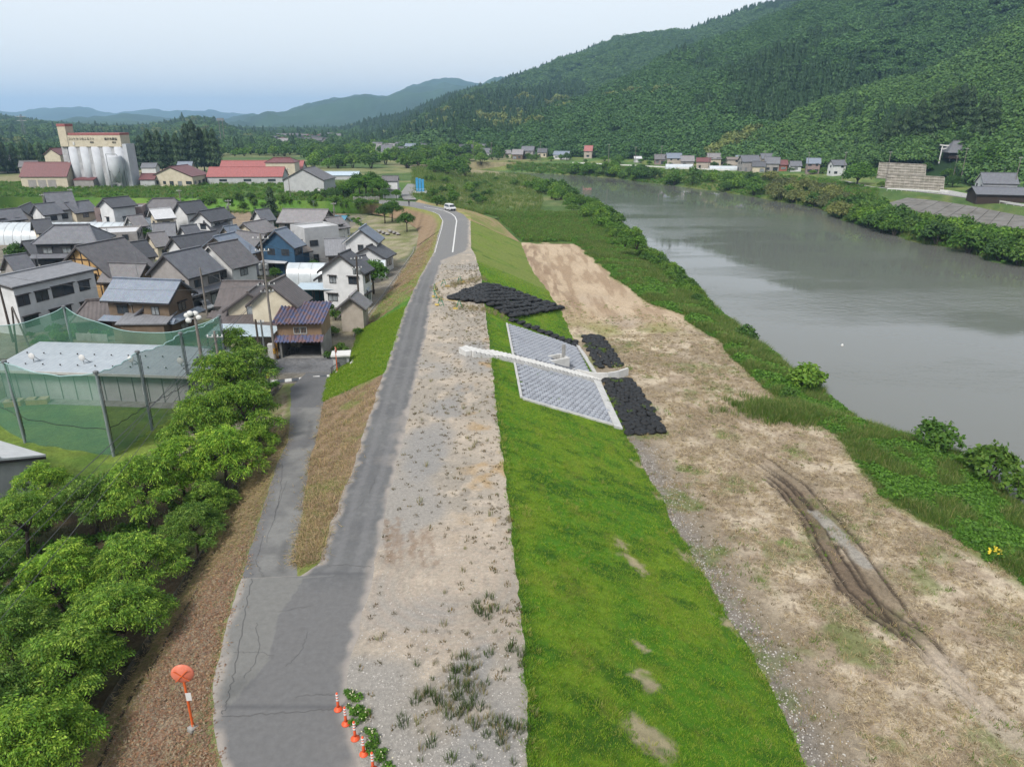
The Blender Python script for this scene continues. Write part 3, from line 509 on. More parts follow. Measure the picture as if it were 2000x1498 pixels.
def tuft_mesh(name, n, h, spread, wid, cols, seed, lean=.5, mat=None):
    rng = np.random.default_rng(seed); a = rng.random(n) * 2 * np.pi; q = rng.random(n) ** .5 * spread; bx, by = q * np.cos(a), q * np.sin(a); hh = h * rng.uniform(.5, 1.1, n); la = a + rng.normal(size=n) * .6; le = lean * hh * rng.uniform(.2, 1., n)
    d = rng.random(n) * np.pi; wx, wy = wid * np.cos(d), wid * np.sin(d); z = np.zeros(n)
    b0 = np.stack([bx - wx, by - wy, z - .03], 1); b1 = np.stack([bx + wx, by + wy, z - .03], 1); mx, my = bx + le * .35 * np.cos(la), by + le * .35 * np.sin(la); m0 = np.stack([mx - wx * .7, my - wy * .7, hh * .6], 1); m1 = np.stack([mx + wx * .7, my + wy * .7, hh * .6], 1); tp = np.stack([bx + le * np.cos(la), by + le * np.sin(la), hh * .95], 1)
    v = np.stack([b0, b1, m1, m0, tp], 1).reshape(-1, 3); f = []
    for k in range(n): o = 5 * k; f += [(o, o + 1, o + 2, o + 3), (o + 3, o + 2, o + 4)]
    return mesh(name, v, f, mat or BLADE, False, pal(cols, n, rng, 5))
def litter_mesh(name, n, spread, ln, wid, cols, seed, hz=.03):
    rng = np.random.default_rng(seed); P = np.stack([rng.normal(size=n) * spread * .5, rng.normal(size=n) * spread * .5, rng.random(n) * hz + .015], 1)
    N = np.array([0, 0, 1.]) + rng.normal(size=(n, 3)) * .3; s_ = rng.uniform(.5, 1.3, n); v, f = quads(P, N, ln * s_, wid * s_, rng); return mesh(name, v, f, BLADE, False, pal(cols, n, rng))
def stone_mesh(name, seed, mat):
    g = random.Random(seed); mb = MB(); pr = [(0.15, -.3), (.8, -.1), (1, .15), (.6, .5), (.1, .62)]; mb.lathe([(r * g.uniform(.8, 1.1), z) for r, z in pr], 6); mb.v = [(x * g.uniform(.75, 1.2), y * g.uniform(.7, 1.1), z) for x, y, z in mb.v]; return mb.me(name, mat)
def scatter(name, protos, pts, scl, idx=None, rot=None, label=None, cat=None, rng=None, tiltz=0):
    rng = rng or np.random.default_rng(len(pts)); n = len(pts)
    if n == 0: return
    pc = bpy.data.collections.new(name + "_kinds")
    for k, me in enumerate(protos): pc.objects.link(bpy.data.objects.new("%s_%02d" % (name, k), me))
    idx = rng.integers(0, len(protos), n) if idx is None else idx; rot = rng.random(n) * 2 * np.pi if rot is None else rot
    me = bpy.data.meshes.new(name); me.vertices.add(n); me.vertices.foreach_set("co", np.asarray(pts, float).ravel())
    A = me.attributes.new("rot", 'FLOAT_VECTOR', 'POINT'); A.data.foreach_set("vector", np.c_[rng.normal(size=n) * tiltz, rng.normal(size=n) * tiltz, rot].ravel())
    A = me.attributes.new("scl", 'FLOAT_VECTOR', 'POINT'); s_ = np.asarray(scl, float); s_ = np.repeat(s_[:, None], 3, 1) if s_.ndim == 1 else s_; A.data.foreach_set("vector", s_.ravel())
    A = me.attributes.new("idx", 'INT', 'POINT'); A.data.foreach_set("value", np.asarray(idx, np.int32))
    o = obj(name, me, kind='stuff'); ng = bpy.data.node_groups.new(name, 'GeometryNodeTree')
    ng.interface.new_socket("Geometry", in_out='INPUT', socket_type='NodeSocketGeometry'); ng.interface.new_socket("Geometry", in_out='OUTPUT', socket_type='NodeSocketGeometry')
    N = ng.nodes; L = ng.links; gi, go = N.new('NodeGroupInput'), N.new('NodeGroupOutput'); ip = N.new('GeometryNodeInstanceOnPoints'); ci = N.new('GeometryNodeCollectionInfo')
    ci.inputs[0].default_value = pc; ci.inputs['Separate Children'].default_value = True; ci.inputs['Reset Children'].default_value = True
    def at(nm, ty): a = N.new('GeometryNodeInputNamedAttribute'); a.data_type = ty; a.inputs[0].default_value = nm; return a.outputs[0]
    er = N.new('FunctionNodeEulerToRotation'); L.new(at('rot', 'FLOAT_VECTOR'), er.inputs[0])
    L.new(gi.outputs[0], ip.inputs['Points']); L.new(ci.outputs[0], ip.inputs['Instance']); ip.inputs['Pick Instance'].default_value = True
    L.new(at('idx', 'INT'), ip.inputs['Instance Index']); L.new(er.outputs[0], ip.inputs['Rotation']); L.new(at('scl', 'FLOAT_VECTOR'), ip.inputs['Scale']); L.new(ip.outputs[0], go.inputs[0])
    md = o.modifiers.new("scatter", 'NODES'); md.node_group = ng
    if label: o['label'] = label; o['category'] = cat or name.replace('_', ' ')
    return o
def proj(P):                              # world points -> pixel
    x, y, z = P[:, 0], P[:, 1], P[:, 2] - CAMZ; dz = y * math.cos(TH) - z * math.sin(TH); dy = y * math.sin(TH) + z * math.cos(TH); return 1000 + F * x / dz, 749 - F * dy / dz
def on_ground(x, y): return np.array([(a, b, ZT(a, b)) for a, b in zip(x, y)])
# --- wooded mountains
oak = [C(74, 112, 58), C(84, 122, 62), C(66, 104, 56), C(94, 130, 66)]; ced = [C(58, 92, 54), C(66, 100, 58), C(50, 82, 50)]
bam = [C(122, 138, 76), C(106, 126, 70), C(134, 146, 86)]
forest_lit = None
forest_p = [crown_mesh('broadleaf_%d' % k, blobset(k + 3, 7, 2.9, 3.2, 3.0, 2.2, .9), 1500, .34, oak, k, FAR, inner=.8, tilt=.55, asp=.9, upb=.15) for k in range(4)]
forest_p += [conifer_mesh('cedar_%d' % k, 11, 2.8, 620, .9, ced, k, FAR) for k in range(2)]
forest_p += [crown_mesh('bamboo_%d' % k, blobset(k + 31, 7, 2.4, 4.5, 3.5, 1.9, 1.1), 520, .6, bam, k, FAR, inner=.7) for k in range(1)]
forest_lit = [crown_mesh('lit_broadleaf_%d' % k, blobset(k + 3, 7, 2.9, 3.2, 3.0, 2.2, .9), 1500, .34, [c_ * np.array([1.12, 1.1, 1.05]) for c_ in oak], k, FAR, inner=.8, tilt=.55, asp=.9, upb=.15) for k in range(4)] + forest_p[4:]  # same crowns, leaf colour lightened to paint the near spur brighter
forest_hazed = [crown_mesh('dark_broadleaf_%d' % k, blobset(k + 3, 7, 2.9, 3.2, 3.0, 2.2, .9), 1500, .34, [c_ * np.array([.82, .92, 1.0]) for c_ in oak], k, FAR, inner=.8, tilt=.55, asp=.9, upb=.15) for k in range(4)] + forest_p[4:]  # same crowns, shade and blue haze of the ridge painted into leaf colour
rng = np.random.default_rng(5)
def hill_points(P, n, smax_row):
    A = P[:smax_row + 1]; a = A[:-1, :-1]; e1 = A[1:, :-1] - a; e2 = A[:-1, 1:] - a; ar = np.linalg.norm(np.cross(e1, e2), axis=-1).ravel(); i = rng.choice(len(ar), n, p=ar / ar.sum())
    u, v = rng.random((n, 1)), rng.random((n, 1)); sh = a.shape[:2]; r, c = np.unravel_index(i, sh); q = a[r, c] * (1 - u) * (1 - v) + A[1:, :-1][r, c] * u * (1 - v) + A[:-1, 1:][r, c] * (1 - u) * v + A[1:, 1:][r, c] * u * v; return q
def forest(k, n, sc, con, row, seed, nsc=90):
    q = hill_points(HILLS[k], n, row); px, py = proj(q + [0, 0, 6]); ok = (px > -60) & (px < 2060) & (py > -80) & (q[:, 1] > 60); q = q[ok]; px, py = px[ok], py[ok]
    if k == 0: ok = ~((px > 1690) & (px < 1860) & (py > 300)) & ~((px > 1812) & (px < 1908) & (py > 268)); q = q[ok]; px, py = px[ok], py[ok]
    if k == 1: ok = ~((px > 1165) & (px < 1240) & (np.abs(py - (268 - (px - 1165) * .3)) < 9 + 5 * np.sin(px * .3))); q = q[ok]
    nz = fbm(q[:, 0] + q[:, 2], q[:, 1], nsc, 3, seed); nz2 = fbm(q[:, 0], q[:, 1] + q[:, 2], nsc * .35, 3, seed + 3); idx = rng.integers(0, 4, len(q)); cz = (nz + .3 * (nz2 - .5) + .14 * (rng.random(len(q)) - .5)) > con; idx[cz] = rng.integers(4, 6, cz.sum())
    bz = (fbm(q[:, 0], q[:, 1], 50, 2, seed + 8) > .66) & (q[:, 2] < 40); idx[bz & (k != 0)] = 6
    s = sc * rng.uniform(.55, 1.35, len(q)) * (.8 + .45 * fbm(q[:, 0], q[:, 1], 60, 2, 3)); s[idx >= 4] *= .9; wd = np.where(idx < 4, 1.3, 1.05); S3 = np.stack([s * wd, s * wd, s * rng.uniform(.85, 1.2, len(q))], 1); q[:, 2] -= 1.2 * s
    scatter('forest', [forest_lit, forest_hazed, forest_p][k] if k < 3 else forest_p, q, S3, idx, label=['dense green forest on the near right mountain slope', 'dark green forest on the long middle mountain ridge', 'forest on the distant long ridge behind the valley'][k] if k < 3 else 'low wooded hill beyond the grain silo', cat='forest', rng=rng)
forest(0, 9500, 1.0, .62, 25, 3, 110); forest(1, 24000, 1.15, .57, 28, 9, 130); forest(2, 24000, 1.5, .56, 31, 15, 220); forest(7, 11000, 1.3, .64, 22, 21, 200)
xx = rng.uniform(-900, 160, 6000); yy = rng.uniform(560, 1900, 6000); ok = (fbm(xx, yy, 120, 3, 5) > .49) & (xx > -.72 * yy - 40) & (xx < yy * .05); PG = on_ground(xx[ok], yy[ok]); PG = PG[PG[:, 2] < 12]; PG[:, 2] -= 2.5; scatter('valley_woods', forest_p[:4] + forest_p[4:5], PG, rng.uniform(.9, 1.5, len(PG)), label='woods filling the far valley floor', cat='woods', rng=rng)
# --- grass, weeds, straw, stones
def box_pts(n, y0, y1, fa, fb, pw=1.0):
    y = y0 + (y1 - y0) * rng.random(n) ** pw; u = rng.random(n); return fa(y) + (fb(y) - fa(y)) * u, y, u
turf = [C(138, 190, 48), C(162, 200, 64), C(112, 168, 38), C(182, 200, 88)]
turf_p = [tuft_mesh('turf_%d' % k, 12, .09, .16, .011, turf, k, 1.3) for k in range(3)]
x, y, u = box_pts(36000, 17, 128, LT, LB, 1.7); keep = np.ones(len(x), bool)
for q_ in (((992, 634), (1021, 779), (1203, 832), (1126, 677)),):
    W4 = [S(*q) for q in q_]
    ins = np.ones(len(x), bool)
    for a_, b_ in zip(W4, W4[1:] + W4[:1]): ins &= ((b_.x - a_.x) * (y - a_.y) - (b_.y - a_.y) * (x - a_.x)) > -.3
    keep &= ~ins
As, Bs = S(957, 691), S(1172, 741); keep &= pdist(x, y, [(As.x, As.y), (Bs.x, Bs.y)]) > 1.2
for p_, r_ in bare: keep &= np.hypot((x - p_.x) * .9 + (y - p_.y) * .35, (y - p_.y) * .75) > r_ * .75
PG = on_ground(x[keep], y[keep]); scatter('turf', turf_p, PG, rng.uniform(.6, 1.3, len(PG)), label='short mown turf covering the levee slope', cat='turf', rng=rng)
x, y, u = box_pts(1100, 18, 75, LT, LB, 1.4); ok = fbm(x, y, 2.5, 3, 91) > .58; e_ = rng.random(len(x)); x = np.where(e_ < .2, LB(y) - rng.random(len(x)) * .7, x); x = np.where(e_ > .86, LT(y) + rng.random(len(x)) * .3, x); ok |= (e_ < .2) | (e_ > .86); PG = on_ground(x[ok], y[ok]); scatter('lawn_clumps', [tuft_mesh('lawn_clump_%d' % k, 22, .2, .22, .013, [[C(124, 178, 50), C(146, 188, 66)], [C(100, 154, 46), C(116, 166, 52)], [C(172, 186, 92), C(188, 188, 112)]][k], k + 7, 1.2) for k in range(3)], PG, rng.uniform(.7, 1.5, ok.sum()), label='taller grass clumps in the lawn slope', cat='grass clumps', rng=rng)
wild = [C(110, 146, 62), C(138, 160, 82), C(92, 128, 54), C(170, 170, 112), C(116, 148, 66)]
wild_p = [tuft_mesh('wild_grass_%d' % k, 22, .75, .34, .016, wild, k + 40, .8) for k in range(4)]
weedleaf = [C(100, 152, 54), C(118, 168, 64), C(84, 132, 46)]
wild_p += [crown_mesh('leafy_weed_%d' % k, [(0, 0, .2, .38, .32), (.3, .1, .15, .25, .22)], 90, .11, weedleaf, k, BLADE, inner=.3) for k in range(2)]
x, y, u = box_pts(26000, 24, 182, lambda Y: FE(Y) - .3, WL, 1.2); PG = on_ground(x, y); nz = fbm(x, y, 3, 3, 77); idx = np.where(nz > .55, rng.integers(4, 6, len(x)), rng.integers(0, 4, len(x)))
scatter('bank_grass', wild_p, PG, rng.uniform(.5, 1.25, len(PG)) * (1 + .5 * (PG[:, 1] > 80)) * np.where(u < .08, .55, 1), idx, label='tall wild grass covering the near river bank', cat='grass', rng=rng)
xe = rng.uniform(-14, 35, 7000); ye = rng.uniform(183, 240, 7000); ok = xe > np.interp(ye, [p.y for p in lb], [p.x for p in lb]) + 1; PG = on_ground(xe[ok], ye[ok]); scatter('marsh_grass', wild_p, PG, rng.uniform(1., 2., len(PG)), label='lush green growth beyond the end of the bare terrace', cat='grass', rng=rng)
rp = G(1540, 806, FZ); n = 900; xr = rp.x + rng.normal(size=n) * 2.3; yr_ = rp.y + rng.normal(size=n) * 1.3 - (xr - rp.x) * .1; PG = on_ground(xr, yr_); scatter('reeds', wild_p[:4], PG, rng.uniform(.8, 1.6, n), label='clump of dark reeds in the notch of the terrace edge', cat='reeds', rng=rng)
stw = [C(232, 216, 186), C(216, 198, 170), C(198, 178, 150), C(240, 226, 200), C(172, 156, 132)]
straw_p = [litter_mesh('straw_%d' % k, 16, .5, .22, .012, stw, k) for k in range(4)]
x, y, u = box_pts(17000, 20, 100, LB, FE, 1.3); d_ = x - LB(y); dn = fbm(x, y, 2.2, 3, 63); ok = (d_ > 2.5 + 2 * dn) & (dn > .42) & (ruts(x, y)[1] < .3)
for l, r, cc in trk: ok &= pdist(x, y, l) > r * .8
PG = on_ground(x[ok], y[ok]); scatter('straw_litter', straw_p, PG, rng.uniform(.6, 1.5, len(PG)), label='cut straw lying over the flood terrace', cat='straw', rng=rng)
gr_p = [tuft_mesh('green_tuft_%d' % k, 16, .2, .2, .014, [C(130, 170, 64), C(150, 176, 84), C(112, 150, 58)], k + 60, 1.0) for k in range(2)] + [tuft_mesh('brown_tuft_%d' % k, 18, .22, .22, .01, [C(216, 190, 154), C(194, 170, 138), C(170, 174, 116)], k + 66, 1.8) for k in range(2)]
x, y, u = box_pts(5200, 20, 120, LB, FE, 1.3); ok = fbm(x, y, 3.4, 4, 65) > .5; PG = on_ground(x[ok], y[ok]); scatter('terrace_weeds', gr_p, PG, rng.uniform(.5, 1.3, len(PG)), label='scattered low weeds on the flood terrace', cat='weeds', rng=rng)
# crown weeds
dk = [C(168, 160, 124), C(186, 168, 136), C(146, 154, 112), C(166, 172, 124)]
cw_p = [tuft_mesh('crown_weed_%d' % k, 16, .34, .13, .012, dk, k + 80, .55) for k in range(3)] + [tuft_mesh('crown_sprout_%d' % k, 14, .14, .12, .016, [C(128, 118, 80), C(110, 120, 70), C(168, 142, 90)], k + 90, 1.0) for k in range(2)] + [tuft_mesh('crown_green_%d' % k, 26, .4, .17, .014, [C(98, 122, 74), C(110, 132, 70), C(86, 108, 62)], k + 95, .6) for k in range(2)]
x, y, u = box_pts(2600, 19, 125, RR, LT, 1.3); cl = fbm(x, y, 3, 3, 45); pr = np.where(y < 29, .12 + .2 * u, .10 + .28 * u ** 1.5) * sst(.3, .62, cl); ok = (rng.random(len(x)) < pr * 1.6) & ~((y > 29) & (y < 36) & (u < .45)); x, y, u = x[ok], y[ok], u[ok]
idx = np.where((y < 29.5) & (u > .25), rng.choice([0, 1, 2, 3, 5, 6], len(x)), rng.choice([3, 4, 3, 4, 0], len(x))); PG = on_ground(x, y); scatter('crown_weeds', cw_p, PG, rng.uniform(.6, 1.5, len(x)) * np.where(y > 60, .8, 1), idx, label='dry and green weed tufts dotting the gravel crown', cat='weeds', rng=rng)
for (px_, py_, n, sp) in ((905, 1318, 30, .8), (950, 1190, 12, .6), (930, 1400, 18, .9), (830, 1362, 6, .3), (885, 1385, 8, .7), (990, 1440, 18, .7)):
    p_ = G(px_, py_); xx = p_.x + rng.normal(size=n) * sp * .6; yy = p_.y + rng.normal(size=n) * sp; PG = on_ground(xx, yy); scatter('weed_patch', cw_p[:3] + cw_p[5:], PG, rng.uniform(.8, 1.5, n), label='patch of tall dry weeds on the gravel crown', cat='weeds', rng=rng)
ST = M('pale_stone', C(214, 210, 204), C(170, 166, 160), 3, .9, rand=.3); st_p = [stone_mesh('stone_%d' % k, k, ST) for k in range(3)]
sp_p = [tuft_mesh('dark_sprout_%d' % k, 12, .11, .11, .016, [C(126, 112, 82), C(108, 104, 70), C(142, 122, 88)], k + 190, 1.1) for k in range(3)]; x, y, u = box_pts(1900, 26, 125, RR, LT, 1.0); ok = (rng.random(len(x)) < .25 + .6 * u) & (np.hypot(x + 3.4, (y - 33) * .9) > 3.4); PG = on_ground(x[ok], y[ok]); scatter('crown_sprouts', sp_p, PG, rng.uniform(.5, 1.5, len(PG)), label='tiny dark sprouts dotted over the gravel crown', cat='weeds', rng=rng)
x, y, u = box_pts(3600, 20, 110, LB, FE, 1.2); ok = ruts(x, y)[1] < .3; PG = on_ground(x[ok], y[ok]); scatter('terrace_sprouts', sp_p + gr_p[2:], PG, rng.uniform(.5, 1.4, len(PG)), label='small brown tufts over the flood terrace', cat='weeds', rng=rng)
x, y, u = box_pts(9500, 19, 60, RR, LT, 1.8); ok = rng.random(len(x)) < np.where(y < 29, .8, .25); PG = on_ground(x[ok], y[ok]); scatter('crown_stones', st_p, PG, rng.uniform(.012, .05, len(PG)), label='loose pale stones on the gravel crown', cat='stones', rng=rng)
x, y, u = box_pts(3800, 22, 62, LB, lambda Y: LB(Y) + 3.2, 1.2); ok = rng.random(len(x)) < (1 - u) ** 1.2; PG = on_ground(x[ok], y[ok]); scatter('foot_stones', st_p, PG, rng.uniform(.02, .07, len(PG)), label='pale stones along the foot of the lawn slope', cat='stones', rng=rng)
lf_p = [litter_mesh('dead_leaves_%d' % k, 14, .5, .055, .03, [C(176, 136, 112), C(164, 136, 118), C(196, 160, 134), C(158, 140, 122), C(194, 180, 158)], k) for k in range(3)] + [litter_mesh('dry_grass_%d' % k, 14, .5, .16, .01, [C(206, 182, 148), C(166, 168, 108), C(186, 164, 132)], k + 5) for k in range(2)]
x, y, u = box_pts(9500, 18, 60, lambda Y: DI(Y) + .3, lambda Y: np.where(Y <= YS, OL(Y), RA(Y)), 1.4); idx = np.where(rng.random(len(x)) < sst(46, 30, y) * sst(.1, .5, u), rng.integers(0, 3, len(x)), rng.integers(3, 5, len(x))); PG = on_ground(x, y); scatter('leaf_litter', lf_p, PG, rng.uniform(.7, 1.3, len(x)), idx, label='brown fallen leaves and dry grass on the roadside verge', cat='leaf litter', rng=rng)
hay_p = [lf_p[3], lf_p[4], gr_p[2], gr_p[3]]; x, y, u = box_pts(4200, 35, 160, TB, RL, 1.4); idx = rng.integers(0, 4, len(x)); gb = (y > 66) & (y < 93 + (x + 22)); PG = on_ground(x[~gb], y[~gb]); scatter('slope_straw', hay_p, PG, rng.uniform(.8, 1.6, len(PG)), idx[~gb], label='dry mown grass on the village side slope', cat='dry grass', rng=rng)
x, y, u = box_pts(9000, 66, 95, TB, RL); gb = (y > 66 + (x + 22) * .15) & (y < 93 + (x + 22)); PG = on_ground(x[gb], y[gb]); scatter('slope_turf', turf_p, PG, rng.uniform(1., 1.9, len(PG)), label='bright green turf on the village side slope', cat='turf', rng=rng)
# --- tree kinds
cher = [C(134, 180, 66), C(116, 164, 58), C(166, 202, 84), C(92, 140, 50)]
cher_k = [(trunk_mesh('cherry_trunk', 5.6, .2, 6, k), spray_crown('cherry_crown', blobset(k + 60, 20, 3.5, 3.5, 2.1, .88, .6), 2150, .1, cher, k, LEAF)) for k in range(4)]
broad_k = [(trunk_mesh('trunk', 5, .18, 5, k + 9), crown_mesh('crown', blobset(k + 80, 12, 1.9, 2.2, 2.2, 1.15, .85), 2600, .19, [C(82, 128, 48), C(100, 146, 56), C(66, 110, 42)], k + 9, LEAF, inner=.6)) for k in range(3)]
cedar_k = [(MB().tube((0, 0, -.5), (0, 0, 15), .3, .06, 7).me('cedar_trunk', BARK, True), conifer_mesh('cedar_crown', 18, 3.3, 2900, .6, [C(60, 88, 54), C(70, 98, 58), C(50, 74, 48)], k + 3, NEEDLE, .1, .5)) for k in range(2)]
def _stems(name, k, h):
    g = random.Random(k); mb = MB()
    for i in range(5): a = i * 1.3 + g.random(); mb.tube((0, 0, -.2), (math.cos(a) * .45, math.sin(a) * .45, h * g.uniform(.6, .9)), .05, .015, 5)
    return mb.me(name, BARK)
shrub_k = [(_stems('stems', k, 1.4), crown_mesh('foliage', blobset(k + 120, 8, .75, .75, .35, .52, .85), 900, .12, c_, k + 20, LEAF, inner=.55)) for k, c_ in enumerate(([C(94, 142, 52), C(82, 126, 46), C(114, 158, 62)], [C(82, 126, 54), C(70, 110, 48), C(102, 142, 64)], [C(106, 150, 58), C(126, 164, 70), C(90, 130, 50)], [C(128, 140, 88), C(110, 126, 76), C(146, 154, 102)]))]
def plant(name, label, cat, loc, sc, kind, part=('trunk', 'crown'), group=None, rz=None):
    t_ = thing(name, label, cat, loc, rnd.random() * 6.28 if rz is None else rz, group); t_.scale = (sc,) * 3 if not isinstance(sc, tuple) else sc
    obj(part[0], kind[0], t_); obj(part[1], kind[1], t_); return t_
# ------------------------------------------------------------------ levee works: blocks, steps, outlet, sandbags
CONC = M('new_concrete', C(232, 232, 230), C(206, 206, 204), 1.5, .85, .2, 30, .004); CONC2 = M('grey_concrete', C(178, 178, 176), C(140, 138, 134), 1.2, .9, .3, 25, .006)
BLOCK = M('block_concrete', C(186, 191, 200), C(166, 171, 182), 1.0, .88, .3, 30, .005, rand=.14); DARKJ = M('joint_gravel', C(128, 131, 138), C(108, 111, 118), 6, .95)  # DARKJ: darker grey bedding gravel in the block joints, also grating frames
BAG = M('black_woven_plastic', C(17, 18, 20), C(46, 48, 54), 16, .55, 1.0, 20, .06, lo=.5, hi=.72, rand=.3, spec=.4); WHITE = M('white_paint', C(240, 240, 240), C(226, 226, 224), 2, .5); BLACK = M('black_metal', C(44, 44, 46), C(34, 34, 36), 3, .5)
ORANGE = M('orange_paint', C(240, 116, 58), C(228, 100, 48), 3, .5); ORED = M('bollard_orange', C(248, 108, 62), C(240, 92, 50), 3, .55); STEEL = M('galvanised_steel', C(150, 154, 156), C(126, 130, 132), 3, .5, metal=.4)
POLEC = M('pole_concrete', C(150, 144, 138), C(124, 118, 112), 2, .9); WOOD = M('dark_wood_pole', C(98, 88, 80), C(74, 66, 60), 3, .9); GREEN = M('green_pipe', C(44, 150, 116), C(36, 130, 100), 4, .5); YEL = M('yellow_plastic', C(222, 196, 110), C(200, 172, 90), 4, .7)
c_tl, c_bl, c_br, c_tr = S(992, 634), S(1021, 779), S(1203, 832), S(1126, 677)
def bil(u, v): return c_tl.lerp(c_tr, u).lerp(c_bl.lerp(c_br, u), v)
nrm = (c_bl - c_tl).cross(c_tr - c_tl).normalized(); nrm = nrm if nrm.z > 0 else -nrm
rev = thing('block_revetment', 'pale grey interlocking concrete block revetment set into the grass slope', 'revetment', c_bl)
def loc_(p): return Vector(p) - c_bl
lenU = (c_tr - c_tl).length; lenV = (c_bl - c_tl).length; nu, nv = int(((c_br - c_bl).length + lenU) / 2 / .62), int(lenV / .58)
mb = MB(); ng_ = 14; bp = [bil(i / ng_, j / ng_) for j in range(ng_ + 1) for i in range(ng_ + 1)]
mb.add([loc_((q.x, q.y, ZT(q.x, q.y) + .05)) for q in bp], [(j * (ng_ + 1) + i, (j + 1) * (ng_ + 1) + i, (j + 1) * (ng_ + 1) + i + 1, j * (ng_ + 1) + i + 1) for j in range(ng_) for i in range(ng_)]); mb.build('bedding', DARKJ, rev)
stair_u = lambda v: None
sE, sB = S(957, 691), S(1172, 741); _d = Vector((sB.x - sE.x, sB.y - sE.y, 0)); _sl = (sE.z - sB.z) / _d.length; _d.normalize(); sE.z += .12; sA = sE - _d * 2.6; sA.z = sE.z + 2.6 * _sl
sd_ = (sB - sA); sdir = Vector((sd_.x, sd_.y, 0)).normalized(); sperp = Vector((-sdir.y, sdir.x, 0))
blocks = []
for j in range(nv):
    for i in range(nu):
        u = (i + .5 + (.5 if j % 2 else 0)) / (nu + .5); v = (j + .5) / nv; p = bil(u, v); p.z = ZT(p.x, p.y) + .02; q = p - sA
        if abs(q.x * sperp.x + q.y * sperp.y) < 1.5: continue
        if (p - S(1088, 708)).length < 2.3 and u > .5: continue
        blocks.append(p)
ex = (c_tr - c_tl).normalized(); ey = (c_bl - c_tl).normalized()
def blockverts(p, k):
    a, b, h = .285, .262, .15
    pts = [(-a, -b * .7), (-a * .6, -b), (a * .6, -b), (a, -b * .7), (a, b * .7), (a * .6, b), (-a * .6, b), (-a, b * .7)]
    return [p + ex * x + ey * y + nrm * .03 for x, y in pts] + [p + ex * x * .88 + ey * y * .88 + nrm * h for x, y in pts]
bf = [tuple(range(8, 16))] + [(i, (i + 1) % 8, 8 + (i + 1) % 8, 8 + i) for i in range(8)]
blocks.sort(key=lambda p: (p - cam.location).length)
bm0 = mesh('concrete_block', [v for v in blockverts(Vector((0, 0, 0)), 0)], bf, BLOCK)
for p in blocks[:300]: obj('concrete_block', bm0, rev, loc_(p))
mb = MB()
for p in blocks[300:]: mb.add(blockverts(loc_(p), 0), bf)
mb.build('far_blocks', BLOCK, rev, kind='stuff')
def beam(name, a, b, wv, h, par, off, mat=None):   # flat concrete strip from a to b, width vector wv
    a, b = Vector(a), Vector(b); mb = MB(); mb.prism([a - off - Vector((0, 0, .2)), b - off - Vector((0, 0, .2)), b + wv - off - Vector((0, 0, .2)), a + wv - off - Vector((0, 0, .2))], (0, 0, h + .2)); return mb.build(name, mat or CONC, par)
beam('edge_beam', c_tl, c_bl, -ex * .3, .2, rev, c_bl); beam('edge_beam', c_bl, c_br, ey * .3, .2, rev, c_bl)
beam('toe_beam', bil(1, 0) - ey * .2, S(1158, 729), ex * 1.0, .22, rev, c_bl); beam('toe_beam', S(1172, 746), S(1216, 840), -ex * 1.1, .25, rev, c_bl)
# steps
nst = int((sA.z - sB.z) / .2); stp = thing('concrete_steps', 'white concrete steps running down the levee slope through the blocks', 'steps', sA); L_ = Vector((sd_.x, sd_.y, 0)).length
slen = L_ / nst; stz = []
for k in range(nst):
    w_ = 1.15; o_ = sdir * (k * slen); q_ = sA + o_; z = max(max(ZT(q_.x + sperp.x * e, q_.y + sperp.y * e) for e in (-.6, 0, .6)) + .12 - sA.z, -(k + .5) * slen * _sl) if k * slen > 2.6 else -(k + .5) * slen * _sl; mb = MB(); stz.append(z)
    mb.prism([o_ + sperp * w_ + Vector((0, 0, z - 1.3)), o_ - sperp * w_ + Vector((0, 0, z - 1.3)), o_ - sperp * w_ + sdir * slen * .74 + Vector((0, 0, z - 1.3)), o_ + sperp * w_ + sdir * slen * .74 + Vector((0, 0, z - 1.3))], (0, 0, 1.3)); mb.build('step', CONC, stp)
for sg in (1, -1):
    a = sperp * sg * 1.16; b = sperp * sg * 1.32; vv = []
    for k in range(0, nst, 2):
        o_ = sdir * (k * slen); z = stz[k] - .1; vv += [a + o_ + Vector((0, 0, z - .8)), a + o_ + Vector((0, 0, z)), b + o_ + Vector((0, 0, z)), b + o_ + Vector((0, 0, z - .8))]
    n4 = len(vv) // 4; MB().add(vv, [(4 * i + j, 4 * i + (j + 1) % 4, 4 * i + 4 + (j + 1) % 4, 4 * i + 4 + j) for i in range(n4 - 1) for j in range(4)] + [(0, 1, 2, 3), tuple(4 * n4 - 4 + j for j in (3, 2, 1, 0))]).build('stringer', CONC, stp)
MB().prism([-sdir * .7 + sperp * .9 + Vector((0, 0, -1.3)), -sdir * .7 - sperp * .9 + Vector((0, 0, -1.3)), -sdir * .05 - sperp * .9 + Vector((0, 0, -1.3)), -sdir * .05 + sperp * .9 + Vector((0, 0, -1.3))], (0, 0, 1.2)).build('landing', CONC, stp)
